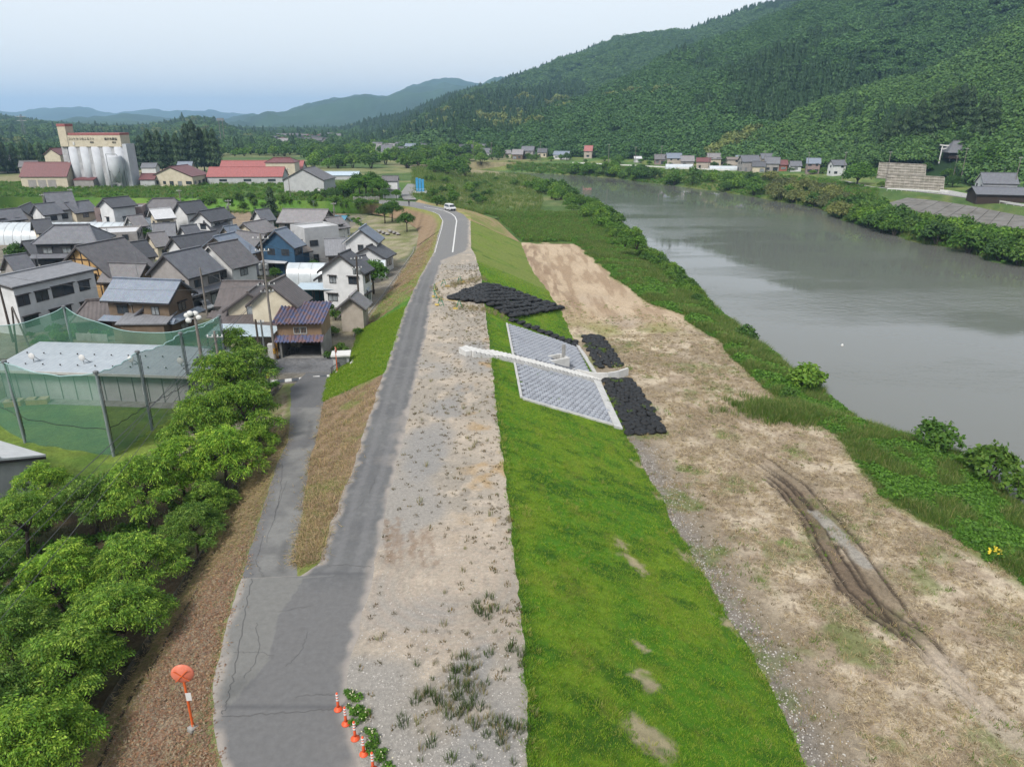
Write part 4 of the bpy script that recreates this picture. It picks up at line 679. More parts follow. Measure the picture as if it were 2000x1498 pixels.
# outlet
o0 = S(1086, 706); outl = thing('drain_outlet', 'white concrete drain outlet with gate post and curved wing wall', 'outlet', o0)
def wallrun(pts, h0, th, par, org, mat, name):   # upright wall along points
    for a, b in zip(pts[:-1], pts[1:]):
        a, b = Vector(a) - org, Vector(b) - org; d = (b - a); n = Vector((-d.y, d.x, 0)).normalized() * th; lo = Vector((0, 0, -h0))
        MB().add([a + lo, b + lo, b + n + lo, a + n + lo, a, b, b + n, a + n], [(0, 1, 5, 4), (1, 2, 6, 5), (2, 3, 7, 6), (3, 0, 4, 7), (4, 5, 6, 7)]).build(name, mat, par)
def Sz(px, py, dz): p = S(px, py); return G(px, py, p.z + dz)
ch = [(1.1, 1.0), (1.1, -1.0), (-1.1, -1.0), (-1.1, 1.0)]
for (x0, x1, y0, y1) in ((-1.3, 1.3, -1.0, -.7), (-1.3, 1.3, .7, 1.0), (-1.3, -1.0, -.7, .7), (1.0, 1.3, -.7, .7)):
    mb = MB(); mb.prism([sdir * x + sperp * y + Vector((0, 0, -1.6)) for x, y in ((x0, y0), (x1, y0), (x1, y1), (x0, y1))], (0, 0, 2.15)); mb.build('chamber_wall', CONC, outl)
MB().prism([sdir * x + sperp * y + Vector((0, 0, -.3)) for x, y in ((.2, -.4), (.35, -.4), (.35, .4), (.2, .4))], (0, 0, .75)).build('baffle', CONC2, outl)
MB().prism([sdir * x + sperp * y + Vector((0, 0, .5)) for x, y in ((.9, -.2), (1.2, -.2), (1.2, .2), (.9, .2))], (0, 0, 1.5)).build('gate_post', CONC2, outl)
wz = FZ + 1.0; wallrun([G(1102, 718, wz + .5), G(1126, 722, wz + .2), G(1160, 729, wz), G(1188, 729, wz), G(1210, 725, wz), G(1228, 719, wz)], 1.5, .28, outl, o0, CONC, 'wing_wall')
wallrun([G(1110, 735, wz - .3), G(1150, 748, wz - .8), G(1172, 752, wz - .8)], .7, .25, outl, o0, CONC, 'low_wall')
# sandbags
def bag_mesh(k):
    g = random.Random(k); mb = MB(); mb.lathe([(.2, -.18), (.5, -.12), (.57, .08), (.5, .28), (.3, .38), (.08, .42)], 12)
    mb.v = [(x * (1 + .1 * math.sin(3 * math.atan2(y, x) + k) + g.uniform(-.06, .06)), y * (1 + .1 * math.cos(2 * math.atan2(y, x) + k) + g.uniform(-.06, .06)), z + g.uniform(-.03, .03)) for x, y, z in mb.v]; return mb.me('bag_body', BAG, True)
bagm = [bag_mesh(k) for k in range(4)]; tiem = MB().tube((0, 0, .38), (.05, .02, .5), .05, .1, 6).me('tie', BAG)
def bag(p, sc, label, group):
    t_ = thing('sandbag', label, 'sandbag', p, rnd.random() * 6.28, group); t_.scale = (sc, sc * rnd.uniform(.88, 1.1), sc * rnd.uniform(.45, .75)); t_.rotation_euler[0] = rnd.uniform(-.12, .12); t_.rotation_euler[1] = .25 + rnd.uniform(-.12, .12)
    t_.rotation_euler = (rnd.uniform(-.2, .2), rnd.uniform(-.1, .1), rnd.random() * 6.28); obj('bag_body', rnd.choice(bagm), t_); obj('tie', tiem, t_)
def bagfield(c, su, sv, label, group, lift=.15, skip=0):
    A, B, Cc, D = [S(*q) for q in c]; nu_ = max(2, int(((B - A).length + (Cc - D).length) / 2 / su)); nv_ = max(2, int(((D - A).length + (Cc - B).length) / 2 / sv))
    for i in range(nu_):
        for j in range(nv_):
            u, v = (i + .5 + .25 * (j % 2)) / (nu_ + .25), (j + .5) / nv_; p = A.lerp(B, u).lerp(D.lerp(Cc, u), v)
            if rnd.random() < skip: continue
            p.x += rnd.uniform(-.08, .08); p.y += rnd.uniform(-.08, .08); p.z = ZT(p.x, p.y) + lift + rnd.uniform(-.05, .08); bag(p, rnd.uniform(.98, 1.2) * su, label, group)
bagfield([(874, 586), (968, 560), (1102, 601), (1000, 626)], 1.2, 1.15, 'black sandbag in the big heap across the levee slope', 'sandbags heaped across the levee slope', .3)
bagfield([(992, 628), (1000, 622), (1132, 668), (1124, 678)], .95, .98, 'black sandbag in the narrow row above the block paving', 'sandbags in the row above the blocks', .12)
bagfield([(1134, 658), (1176, 657), (1222, 716), (1162, 722)], .98, 1.0, 'black sandbag in the bed beyond the drain outlet', 'sandbags beyond the drain outlet', .12, .03)
bagfield([(1176, 744), (1236, 742), (1308, 848), (1222, 852)], 1.0, 1.0, 'black sandbag in the bed at the foot of the steps', 'sandbags at the foot of the steps', .12, .03)
for (px_, py_) in ((1270, 800), (1210, 790), (1180, 690), (1150, 680), (1195, 745), (1215, 722)):
    p_ = S(px_, py_); n = 9; PG = on_ground(p_.x + rng.normal(size=n) * .7, p_.y + rng.normal(size=n) * .7); PG[:, 2] += .3; scatter('bag_weeds', gr_p[:2], PG, rng.uniform(.8, 1.6, n), label='green weeds growing between the black sandbags', cat='weeds', rng=rng)
# dry grass round the heap
for (a_, b_, n) in (((868, 562), (945, 545), 130), ((880, 600), (985, 622), 120), ((862, 590), (850, 560), 30)):
    A, B = S(*a_), S(*b_); tq = rng.random(n); PG = on_ground(A.x + (B.x - A.x) * tq + rng.normal(size=n) * .4, A.y + (B.y - A.y) * tq + rng.normal(size=n) * .9); scatter('heap_grass', [cw_p[0], cw_p[1], gr_p[2]], PG, rng.uniform(.9, 1.6, n), label='dry grass fringe beside the black sandbag heap', cat='grass', rng=rng)
# barricade stands
bpos = [(867, 560), (898, 553), (849, 569), (850, 582), (861, 597), (897, 603)]; bl_ = ['behind the gravel patch', 'farthest from the road', 'at the road edge, far one', 'at the road edge, near one', 'at the near left corner of the heap', 'on the near side of the heap']
for k, (px_, py_) in enumerate(bpos):
    t_ = thing('barricade_stand', 'green pipe barricade stand ' + bl_[k], 'barricade', S(px_, py_), k * .7, 'green barricade stands round the sandbag heap')
    for sg in (-1, 1): MB().tube((sg * .45, 0, 0), (sg * .08, 0, 1.1), .045, .045, 6).build('leg', GREEN, t_)
    MB().tube((-.25, 0, .6), (.25, 0, .6), .04, .04, 6).build('crossbar', GREEN, t_); MB().tube((0, -.4, .02), (0, .4, .02), .04, .04, 6).build('foot', GREEN, t_)
    w_ = MB().box(-.3, .3, -.16, .16, 0, .2); w_.v = [(x + .55, y * (1 - .3 * (z > .1)), z) for x, y, z in w_.v]; w_.build('weight', YEL, t_)
mb = MB(); pts = [S(*bpos[k]) + Vector((0, 0, .95)) for k in (1, 0, 2, 3, 4, 5)]; mb.path(pts, .03); tagit(mb.build('barricade_rope', YEL), 'thin rope strung between the green barricade stands', 'rope')
# ------------------------------------------------------------------ road furniture
post_m = MB().lathe([(.06, .05), (.05, .3), (.042, .78), (.03, .8)], 14).me('post', ORED, True); base_m = MB().lathe([(.17, 0), (.16, .03), (.09, .06), (.06, .12)], 16).me('base', ORED, True)
band_m = MB().lathe([(.0515, 0), (.0515, .075)], 14).me('reflective_band', WHITE, True)
for k, (px_, py_) in enumerate(((661, 1385), (676, 1413), (694, 1442), (711, 1472), (729, 1503))):
    t_ = thing('delineator_post', ['farthest orange striped delineator post beside the flowering weeds', 'second orange striped delineator post from the far end', 'middle one of the five orange striped delineator posts', 'fourth orange striped delineator post, next to nearest', 'nearest orange striped delineator post, cut by the picture edge'][k], 'delineator', G(px_, py_, .005), 0, 'orange delineator posts at the road edge'); t_.scale = (1.15,) * 3
    obj('post', post_m, t_); obj('base', base_m, t_)
    for q in (.42, .54, .66): obj('reflective_band', band_m, t_, (0, 0, q))
n = 62; tq = rng.random(n); A, B = G(672, 1350), G(748, 1520); PG = on_ground(A.x + (B.x - A.x) * tq + rng.normal(size=n) * .17 + .25, A.y + (B.y - A.y) * tq); scatter('flowering_weeds', [wild_p[4], wild_p[5], gr_p[0]], PG, rng.uniform(.3, .6, n), label='strip of green flowering weeds behind the orange posts', cat='weeds', rng=rng)
FLW = M('white_petals', C(240, 238, 220), C(236, 220, 150), 9, .8); fl_m = MB().lathe([(.03, 0), (.035, .01), (.01, .02)], 6).me('flower', FLW); PF = PG[:55] + rng.normal(size=(55, 3)) * .08; PF[:, 2] += rng.uniform(.14, .28, 55); scatter('small_flowers', [fl_m], PF, rng.uniform(.6, 1., 55), label='tiny white flowers on the roadside weeds', cat='flowers', rng=rng)
def mirror(label, p, h, rz, sc=1.0):
    t_ = thing('traffic_mirror', label, 'mirror', p, rz); t_.scale = (sc,) * 3; MB().tube((0, 0, -.1), (0, 0, h), .055, .05, 10).build('pole', ORANGE, t_); MB().lathe([(.28, -.1), (.24, .12), (.1, .16)], 4).build('footing', CONC2, t_)
    d = MB(); d.lathe([(.02, 0), (.25, .02), (.42, .09), (.46, .12), (.46, .16), (.42, .14)], 24); d.v = [(x, z - .12, y + h + .2) for x, y, z in d.v]; hd = d.build('mirror_back', M('faded_orange', C(238, 142, 116), C(226, 120, 92), 3, .5), t_, True)
    d = MB()
    for a in (0.8, 2.36): d.tube((.38 * math.cos(a), -.14, h + .2 + .38 * math.sin(a)), (-.38 * math.cos(a), -.14, h + .2 - .38 * math.sin(a)), .02, .02, 5)
    d.build('rib', ORANGE, hd); MB().tube((0, 0, h), (0, -.12, h + .2), .04, .04, 6).build('bracket', BLACK, t_)
    f = MB(); f.lathe([(.4, 0), (.3, .05), (.02, .09)], 24); f.v = [(x, z + .03, y + h + .2) for x, y, z in f.v]; f.build('mirror_face', M('mirror_glass', C(220, 226, 230), C(220, 226, 230), 1, .05, metal=1), hd, True)
    MB().box(-.02, .2, -.075, -.06, h - 1.15, h - .75).build('name_plate', WHITE, t_)
mirror('orange traffic mirror on a tall pole in the brown leaf litter', S(378, 1423), 2.75, .12)
mirror('slim orange traffic mirror beside the rubbish shelter railing', S(659, 727), 2.7, 1.9, .9)
hose = [(193, 1500), (224, 1430), (255, 1363), (277, 1330), (305, 1293), (340, 1226), (364, 1189), (384, 1156), (400, 1106), (432, 1062), (449, 1017), (477, 980), (499, 947), (519, 941)]
mb = MB(); mb.path([S(x, y) + Vector((0, 0, .05)) for x, y in hose], .085, 6); tagit(mb.build('black_hose', BLACK), 'long black hose lying along the roadside verge', 'hose')
p_ = S(320, 1214); mb = MB(); mb.tube(p_ + Vector((-1.3, .1, .15)), p_ + Vector((.1, 0, .1)), .14, .14, 10); tagit(mb.build('drain_pipe', STEEL), 'short grey pipe end poking out over the ditch', 'pipe')
# ditches
def channel(name, fx, z, ys, w_=.45, d=.5, th=.1, mat=CONC2, zf=None):
    ys = np.asarray(ys, float); x = fx(ys); zz = np.full(len(ys), z) if zf is None else zf(ys)
    prof = [(-w_ - th, 0), (-w_, 0), (-w_, -d), (0, -d), (0, 0), (th, 0), (th, -.3)]; prof = [(-w_ - th, -.3)] + prof
    P = np.stack([np.stack([x + a, ys, zz + b], -1) for a, b in prof], 1); return gridobj(name, P, mat, None, ter=False, smooth=False)
DIT = M('mossy_concrete', C(112, 106, 94), C(74, 74, 60), 2, .95, .4, 12); channel('roadside_ditch', lambda Y: DI(Y) - .02, -3.16, np.arange(10, 73.1, .8), .4, .75, .12, DIT)
channel('toe_drain', lambda Y: TOE(Y) + .1, VZ + .1, np.arange(92, 164, 1.), .5, .6, .12, CONC2)
# painted line on the new asphalt
def ribbon(name, pts, wd, z, mat, **tags):
    P = [Vector(p) for p in pts]; L, Rr = [], []
    for i, p in enumerate(P):
        d = (P[min(i + 1, len(P) - 1)] - P[max(i - 1, 0)]); n = Vector((-d.y, d.x, 0)).normalized() * wd / 2; L.append((p.x + n.x, p.y + n.y, z)); Rr.append((p.x - n.x, p.y - n.y, z))
    mb = MB(); n = len(P); mb.add(L + Rr, [(i, i + 1, n + i + 1, n + i) for i in range(n - 1)]); return mb.build(name, mat, **tags)
ribbon('centre_line', [G(x, y) for x, y in ((884, 493), (887, 470), (890, 445), (892, 432), (889, 424), (882, 418), (868, 412), (850, 408), (828, 404.5))], .28, .012, WHITE, kind='structure')
ribbon('edge_line', [G(x, y) for x, y in ((849, 494), (857, 465), (863, 445), (865, 432), (858, 420), (845, 414))], .12, .012, WHITE, kind='structure')
CRK = M('asphalt_crack', C(108, 108, 109), C(96, 96, 97), 5, .95)
def crack(pts, wd): 
    P = []
    for a, b in zip(pts[:-1], pts[1:]):
        A, B = S(*a), S(*b)
        for k in range(8): q = A.lerp(B, k / 8); P.append(q + Vector((rnd.uniform(-.08, .08), rnd.uniform(-.08, .08), 0)))
    z = max(q.z for q in P) + .008; o = ribbon('crack', P, wd, 0, CRK, parent=ROADS[0] if P[0].y < YS else ROADS[1]); me = o.data
    for i, v in enumerate(me.vertices): v.co.z = P[i % len(P)].z + .012
ROADS = [o for o in scene.objects if o.name in ('levee_road', 'side_road')]; ROADS.sort(key=lambda o: o.name)
for pts, wd in (([(492, 1130), (478, 1190), (466, 1260), (456, 1320), (444, 1370), (432, 1400)], .05), ([(432, 1400), (520, 1394), (600, 1388), (660, 1384)], .05), ([(500, 1215), (507, 1260), (495, 1300), (470, 1330)], .03), ([(455, 1275), (500, 1272), (540, 1280)], .03), ([(580, 1360), (620, 1356), (655, 1356)], .035), ([(560, 1300), (590, 1270), (600, 1230)], .025), ([(640, 1104), (680, 1103), (730, 1108)], .05), ([(545, 1195), (620, 1180)], .025), ([(535, 1010), (548, 960), (552, 900)], .04), ([(520, 1060), (540, 1000), (562, 930)], .03), ([(720, 965), (735, 930)], .03), ([(520, 1140), (500, 1100), (515, 1040)], .03), ([(690, 1000), (718, 970)], .02)):
    crack(pts, wd * .75)
# drain crossing at the foot of the side road
A, B = G(528, 747, VZ + .0), G(652, 735, VZ + .0); dv = (B - A); n_ = Vector((-dv.y, dv.x, 0)).normalized(); ori = math.atan2(dv.y, dv.x); kL = dv.length / 9
GRT = M('steel_grating', C(120, 128, 136), C(84, 90, 98), 12, .5, metal=.4)
for k in range(9):
    c_ = A.lerp(B, (k + .5) / 9); g_ = k % 2 == 1
    t_ = thing('drain_cover', ('steel grating' if g_ else 'white concrete slab') + ' number %s from the left in the drain crossing the side road' % ('one two three four five six seven eight nine'.split()[k]), 'drain cover', (c_.x, c_.y, VZ + .02), ori, 'covers of the drain crossing the side road')
    if g_:
        MB().box(-kL / 2 + .02, kL / 2 - .02, -.5, .5, 0, .03).build('frame', DARKJ, t_)
        for q in range(7): x_ = -kL / 2 + .12 + q * (kL - .24) / 6; MB().box(x_ - .04, x_ + .04, -.46, .46, .031, .06).build('bar', GRT, t_)
    else: MB().box(-kL / 2 + .02, kL / 2 - .02, -.5, .5, 0, .06).build('slab', CONC, t_)
# ------------------------------------------------------------------ foreground trees
tl = [(30, 1440, .82, 'nearest bottom left corner, leafy light green'), (-50, 1370, .85, 'cut by the left edge near the bottom'), (115, 1285, .8, 'overhanging the ditch left of the orange mirror'), (0, 1230, .8, 'at the left edge below the wires'), (215, 1190, .82, 'broad crown reaching the ditch above the pipe'), (-40, 1120, .8, 'cut by the left edge beside the pale shed'), (110, 1110, .78, 'half hidden behind the wires'), (262, 1085, .78, 'yellow green crown in the middle of the row'), (30, 1000, .78, 'growing in front of the white shed'), (375, 1015, .62, 'small round one leaning over the ditch'), (170, 965, .72, 'against the near side of the green net'), (275, 935, .82, 'under the tall net post'), (85, 935, .62, 'beside the corner of the white roof'), (350, 895, .8, 'beside the short wooden post'), (405, 965, .55, 'bright green one above the black hose'), (430, 875, .85, 'dark crown beside the stone bank'), (390, 812, .9, 'below the floodlight pole'), (468, 785, .95, 'near the end of the side road'), (485, 712, .9, 'dark green one by the drain crossing'), (430, 722, .95, 'round the foot of the insulator pole'), (455, 668, .85, 'farthest one, beside the carport'), (500, 850, .55, 'small one at the ditch edge')]
for k, (px_, py_, s_, d_) in enumerate(tl):
    s_ *= .88; tall = 1.2 + .2 * (py_ < 950); q = G(px_, py_, VZ + 4.2 * s_ * tall); plant('cherry_tree', 'leafy cherry tree ' + d_, 'tree', (q.x, q.y, VZ), (s_, s_, s_ * tall), cher_k[k % 4], group='trees between the ditch and the net')
x = rng.uniform(-36, -16, 2600); y = rng.uniform(16, 74, 2600); ok = (x < DI(y) - 1) & (fbm(x, y, 4, 2, 3) > .42) & ~((x < -31) & (y > 52)); PG = on_ground(x[ok], y[ok]); scatter('undergrowth', [wild_p[4], wild_p[5], wild_p[1]], PG, rng.uniform(.6, 1.5, len(PG)), label='dark undergrowth beneath the row of cherry trees', cat='undergrowth', rng=rng)
# ------------------------------------------------------------------ buildings
def roofmat(name, c, c2, kind='tile', rs=.32, cs=.3, rough=.55):
    if name in MATS: return MATS[name]
    m, t, p, o = _nodes(name); tc = t.nodes.new("ShaderNodeTexCoord"); co = tc.outputs['Object']; sp = t.nodes.new("ShaderNodeSeparateXYZ"); t.links.new(co, sp.inputs[0])
    def saw(x, s_):
        a = t.nodes.new("ShaderNodeMath"); a.operation = 'MULTIPLY'; a.inputs[1].default_value = 1 / s_; t.links.new(x, a.inputs[0]); b = t.nodes.new("ShaderNodeMath"); b.operation = 'FRACT'; t.links.new(a.outputs[0], b.inputs[0]); return b.outputs[0]
    fx = saw(sp.outputs[0], cs); pk = t.nodes.new("ShaderNodeMath"); pk.operation = 'PINGPONG'; pk.inputs[1].default_value = .5; t.links.new(fx, pk.inputs[0])
    f = _map(t, _noise(t, co, 1.3, 5, .7), .35, .65, 0, 1); out = _mix(t, f, c, c2)
    if kind == 'tile':
        fz = saw(sp.outputs[2], rs * .45); ad = t.nodes.new("ShaderNodeMath"); ad.operation = 'ADD'; t.links.new(fz, ad.inputs[0]); t.links.new(pk.outputs[0], ad.inputs[1]); hh = ad.outputs[0]
        vz = t.nodes.new("ShaderNodeTexVoronoi"); mp = t.nodes.new("ShaderNodeMapping"); mp.inputs['Scale'].default_value = (1 / cs, 1 / cs, 1 / (rs * .45)); t.links.new(co, mp.inputs[0]); t.links.new(mp.outputs[0], vz.inputs[0]); out = _mix(t, .35, out, _mix(t, 1.0, out, vz.outputs['Color'], 'MULTIPLY'))
    else: hh = pk.outputs[0]
    t.links.new(out, p.inputs['Base Color']); p.inputs['Roughness'].default_value = rough; _bump(t, p, hh, .8, .06); MATS[name] = m; return m
RT = dict(grey=roofmat('grey_roof_tiles', C(136, 139, 148), C(114, 117, 126)), blue=roofmat('blue_grey_tiles', C(156, 168, 186), C(134, 148, 168)), pale=roofmat('pale_grey_tiles', C(170, 167, 170), C(148, 145, 148)), brown=roofmat('brown_grey_tiles', C(136, 134, 138), C(112, 110, 114)),
          dark=roofmat('charcoal_tiles', C(106, 109, 117), C(88, 90, 98)), silver=roofmat('silver_metal_roof', C(150, 152, 158), C(132, 134, 140), 'rib', cs=.45), redbr=roofmat('red_brown_metal_roof', C(110, 102, 102), C(90, 84, 84), 'rib', cs=.5), rust=roofmat('rusty_blue_metal_roof', C(96, 108, 138), C(116, 96, 100), 'rib', cs=.5),
          red=roofmat('faded_red_metal_roof', C(178, 104, 102), C(156, 92, 90), 'rib', cs=.8), maroon=roofmat('maroon_metal_roof', C(128, 76, 78), C(108, 66, 68), 'rib', cs=.8), white=roofmat('white_metal_roof', C(226, 228, 232), C(206, 208, 212), 'rib', cs=.6), lblue=roofmat('light_blue_plastic_roof', C(202, 220, 232), C(186, 206, 222), 'rib', cs=.3, rough=.35), sky=roofmat('sky_blue_roof', C(96, 160, 190), C(84, 144, 172), 'rib', cs=.5), tan=roofmat('taupe_metal_roof', C(140, 130, 122), C(122, 112, 106), 'rib', cs=.5))
WM = dict(white=M('white_render', C(236, 238, 240), C(216, 218, 220), .8, .85), cream=M('cream_render', C(226, 216, 194), C(206, 196, 174), .8, .85), grey=M('grey_render', C(176, 172, 170), C(156, 152, 150), .8, .85), brown=M('brown_render', C(134, 116, 98), C(116, 100, 84), .8, .85), tan=M('tan_corrugated', C(170, 142, 114), C(146, 122, 100), .7, .7), black=M('charcoal_boards', C(72, 74, 80), C(58, 60, 66), 1, .8), beige=M('beige_render', C(198, 188, 176), C(178, 168, 156), .8, .85),
          blue=M('blue_cladding', C(62, 100, 132), C(52, 86, 116), 1, .6), pink=M('pinkish_render', C(168, 150, 146), C(150, 132, 130), .8, .85), ochre=M('ochre_plaster', C(212, 176, 122), C(192, 156, 106), 1, .9), palegr=M('pale_grey_panels', C(206, 208, 210), C(188, 190, 192), .9, .7), timber=M('dark_timber', C(72, 58, 50), C(54, 44, 38), 3, .85), red=M('reddish_render', C(176, 116, 96), C(156, 100, 84), 1, .85))
GLASS = M('window_glass', C(52, 58, 66), C(72, 80, 88), .6, .08, spec=.6); CURT = M('curtained_glass', C(170, 176, 180), C(120, 128, 134), 3, .15, spec=.6); FRAME = M('window_frame', C(86, 84, 84), C(70, 68, 68), 2, .5); FRW = M('white_window_frame', C(214, 214, 212), C(196, 196, 194), 2, .5); TRIM = M('dark_trim', C(70, 66, 66), C(56, 52, 52), 2, .6); VINYL = M('vinyl_sheet', C(222, 230, 236), C(196, 206, 214), .8, .3, spec=.5); DARK = M('dark_opening', C(40, 38, 36), C(30, 28, 28), 2, .9)
def face_pt(f, W, D):                     # wall faces of a box +-W/2,+-D/2: origin, along, outward
    return {'f': (Vector((-W / 2, -D / 2, 0)), Vector((1, 0, 0)), Vector((0, -1, 0)), W), 'b': (Vector((W / 2, D / 2, 0)), Vector((-1, 0, 0)), Vector((0, 1, 0)), W), 'r': (Vector((W / 2, -D / 2, 0)), Vector((0, 1, 0)), Vector((1, 0, 0)), D), 'l': (Vector((-W / 2, D / 2, 0)), Vector((0, -1, 0)), Vector((-1, 0, 0)), D)}[f]
def put_box(o, u, n, a0, a1, z0, z1, n0, n1):
    mb = MB(); up = Vector((0, 0, 1)); P = [o + u * a + up * z + n * q for q in (n0, n1) for a, z in ((a0, z0), (a1, z0), (a1, z1), (a0, z1))]
    return mb.add(P, [(0, 1, 2, 3), (7, 6, 5, 4), (0, 4, 5, 1), (1, 5, 6, 2), (2, 6, 7, 3), (3, 7, 4, 0)])
def window(par, o, u, n, a, z, w_, h, curt=False, awn=False, frm=None):
    f = MB(); t_ = .07
    for q in ((a - w_ / 2, a + w_ / 2, z, z + t_), (a - w_ / 2, a + w_ / 2, z + h - t_, z + h), (a - w_ / 2, a - w_ / 2 + t_, z + t_, z + h - t_), (a + w_ / 2 - t_, a + w_ / 2, z + t_, z + h - t_), (a - .03, a + .03, z + t_, z + h - t_)):
        b = put_box(o, u, n, q[0], q[1], q[2], q[3], .0, .07); f.add(b.v, b.f)
    wo_ = f.build('window', frm or FRAME, par); put_box(o, u, n, a - w_ / 2 + t_, a + w_ / 2 - t_, z + t_, z + h - t_, .005, .03).build('pane', CURT if curt else GLASS, wo_)
    if awn: put_box(o, u, n, a - w_ / 2 - .15, a + w_ / 2 + .15, z + h + .08, z + h + .16, .0, .45).build('awning', TRIM, par)
def slab(mb, a, b, c, d, th):             # roof sheet a-b (upper edge) d-c (lower edge) with thickness
    a, b, c, d = map(Vector, (a, b, c, d)); n = (b - a).cross(d - a).normalized(); n = n if n.z > 0 else -n; return mb.prism([a, b, c, d], n * th)
def house(name, label, p1, p2, hr, d, he, wall='white', roof='grey', kind='gable', g=VZ, over=.55, wins=True, cat='house', skirt=None, group=None, ac=True, loc=None, rz=None, L=None, curt=.35, awn=.4, th=.16, short=0):
    """p1,p2: picture positions of the ridge ends; d: span across the eaves; hr, he: ridge and eave heights"""
    if loc is None:
        A, B = G(p1[0], p1[1], g + hr), G(p2[0], p2[1], g + hr); c_ = (A + B) / 2; u = B - A; L = u.length; d *= .9; rz = math.atan2(u.y, u.x); loc = (c_.x, c_.y, g)
    t_ = thing(name, label, cat, loc, rz, group); r_ = random.Random(label)
    hx = L / 2 if kind in ('gable', 'shed', 'flat') else L / 2 + d * .32; W, D = 2 * hx - 2 * over * (kind != 'flat'), d - 2 * over * (kind != 'flat')
    if kind == 'shed': D = d - over
    wm = WM[wall]; rm = RT.get(roof) or WM.get(roof); sl_ = (hr - he) / (D / 2) if kind != 'flat' else 0; ez = he - sl_ * over; mb = MB()
    if kind == 'gable':
        V = [(-W / 2, -D / 2, -.5), (W / 2, -D / 2, -.5), (W / 2, D / 2, -.5), (-W / 2, D / 2, -.5), (-W / 2, -D / 2, he), (W / 2, -D / 2, he), (W / 2, D / 2, he), (-W / 2, D / 2, he), (-W / 2, 0, hr), (W / 2, 0, hr)]
        mb.add(V, [(0, 1, 5, 4), (1, 2, 6, 9, 5), (2, 3, 7, 6), (3, 0, 4, 8, 7)])
    elif kind == 'shed':
        sl_ = (hr - he) / d; V = [(-W / 2, -D / 2, -.5), (W / 2, -D / 2, -.5), (W / 2, D / 2, -.5), (-W / 2, D / 2, -.5), (-W / 2, -D / 2, he), (W / 2, -D / 2, he), (W / 2, D / 2, hr), (-W / 2, D / 2, hr)]; mb.add(V, [(0, 1, 5, 4), (1, 2, 6, 5), (2, 3, 7, 6), (3, 0, 4, 7)])
    else: mb.box(-W / 2, W / 2, -D / 2, D / 2, -.5, he)
    mb.build('wall', wm, t_); rb = MB()
    if kind == 'gable':
        for sg in (-1, 1): slab(rb, (-hx, 0, hr + .02), (hx, 0, hr + .02), (hx, sg * d / 2, ez + .02), (-hx, sg * d / 2, ez + .02), th)
        ro = rb.build('roof', rm, t_); MB().box(-hx - .03, hx + .03, -.17, .17, hr + .08, hr + .34).build('ridge_cap', rm, ro)
        for sg in (-1, 1):
            for e in (-1, 1):
                v = MB(); a = Vector((e * hx, 0, hr + .02)); b = Vector((e * hx, sg * d / 2, ez + .02)); v.prism([a, b, b + Vector((0, 0, -.22)), a + Vector((0, 0, -.22))], (-e * .06, 0, 0)); v.build('barge_board', TRIM if wall != 'white' or r_.random() < .7 else FRW, ro)
    elif kind == 'hip':
        L2 = L / 2; E = [(-hx, -d / 2, ez), (hx, -d / 2, ez), (hx, d / 2, ez), (-hx, d / 2, ez), (-L2, 0, hr), (L2, 0, hr)]; fz = .14
        rb.add(E + [(x, y, z - fz) for x, y, z in E[:4]], [(0, 1, 5, 4), (1, 2, 5), (2, 3, 4, 5), (3, 0, 4), (0, 6, 7, 1), (1, 7, 8, 2), (2, 8, 9, 3), (3, 9, 6, 0), (6, 9, 8, 7)]); ro = rb.build('roof', rm, t_)
        MB().box(-L2 - .2, L2 + .2, -.18, .18, hr - .02, hr + .3).build('ridge_cap', rm, ro)
        for a, b in ((4, 0), (5, 1), (5, 2), (4, 3)): MB().tube(Vector(E[a]) + Vector((0, 0, .05)), Vector(E[b]) + Vector((0, 0, .05)), .13, .13, 6).build('hip_cap', rm, ro)
    elif kind == 'shed':
        slab(rb, (-hx, d / 2, hr + .02), (hx, d / 2, hr + .02), (hx, -d / 2, he - sl_ * over + .02), (-hx, -d / 2, he - sl_ * over + .02), th); rb.build('roof', rm, t_)
    else:
        rb.box(-W / 2 + .02, W / 2 - .02, -D / 2 + .02, D / 2 - .02, he, he + .06); ro = rb.build('roof', rm, t_)
        for q in ((-W / 2, W / 2, -D / 2, -D / 2 + .2), (-W / 2, W / 2, D / 2 - .2, D / 2), (-W / 2, -W / 2 + .2, -D / 2 + .2, D / 2 - .2), (W / 2 - .2, W / 2, -D / 2 + .2, D / 2 - .2)): MB().box(*q, he + .06, he + .4).build('parapet', wm, ro)
    if kind == 'gable' and cat == 'house' and loc[1] < 260:
        for sg in (-1, 1): MB().tube((-hx, sg * (d / 2 + .05), ez - .05), (hx, sg * (d / 2 + .05), ez - .05), .06, .06, 5).build('gutter', TRIM, ro)
        if r_.random() < .5:
            an = MB(); ax = hx * r_.uniform(-.7, .7); an.tube((ax, 0, hr), (ax, 0, hr + 2.2), .03, .03, 5); [an.tube((ax - .5 + .1 * i, 0, hr + 2.1 - .2 * i), (ax + .5 - .1 * i, 0, hr + 2.1 - .2 * i), .018, .018, 4) for i in range(3)]; an.build('antenna', STEEL, t_)
    vis = []
    for f in 'frlb':
        o, u_, n_, Lf = face_pt(f, W, D); nw = Matrix.Rotation(rz, 3, 'Z') @ n_
        if nw.dot(Vector((-loc[0], -loc[1], 0))) > 0: vis.append(f)
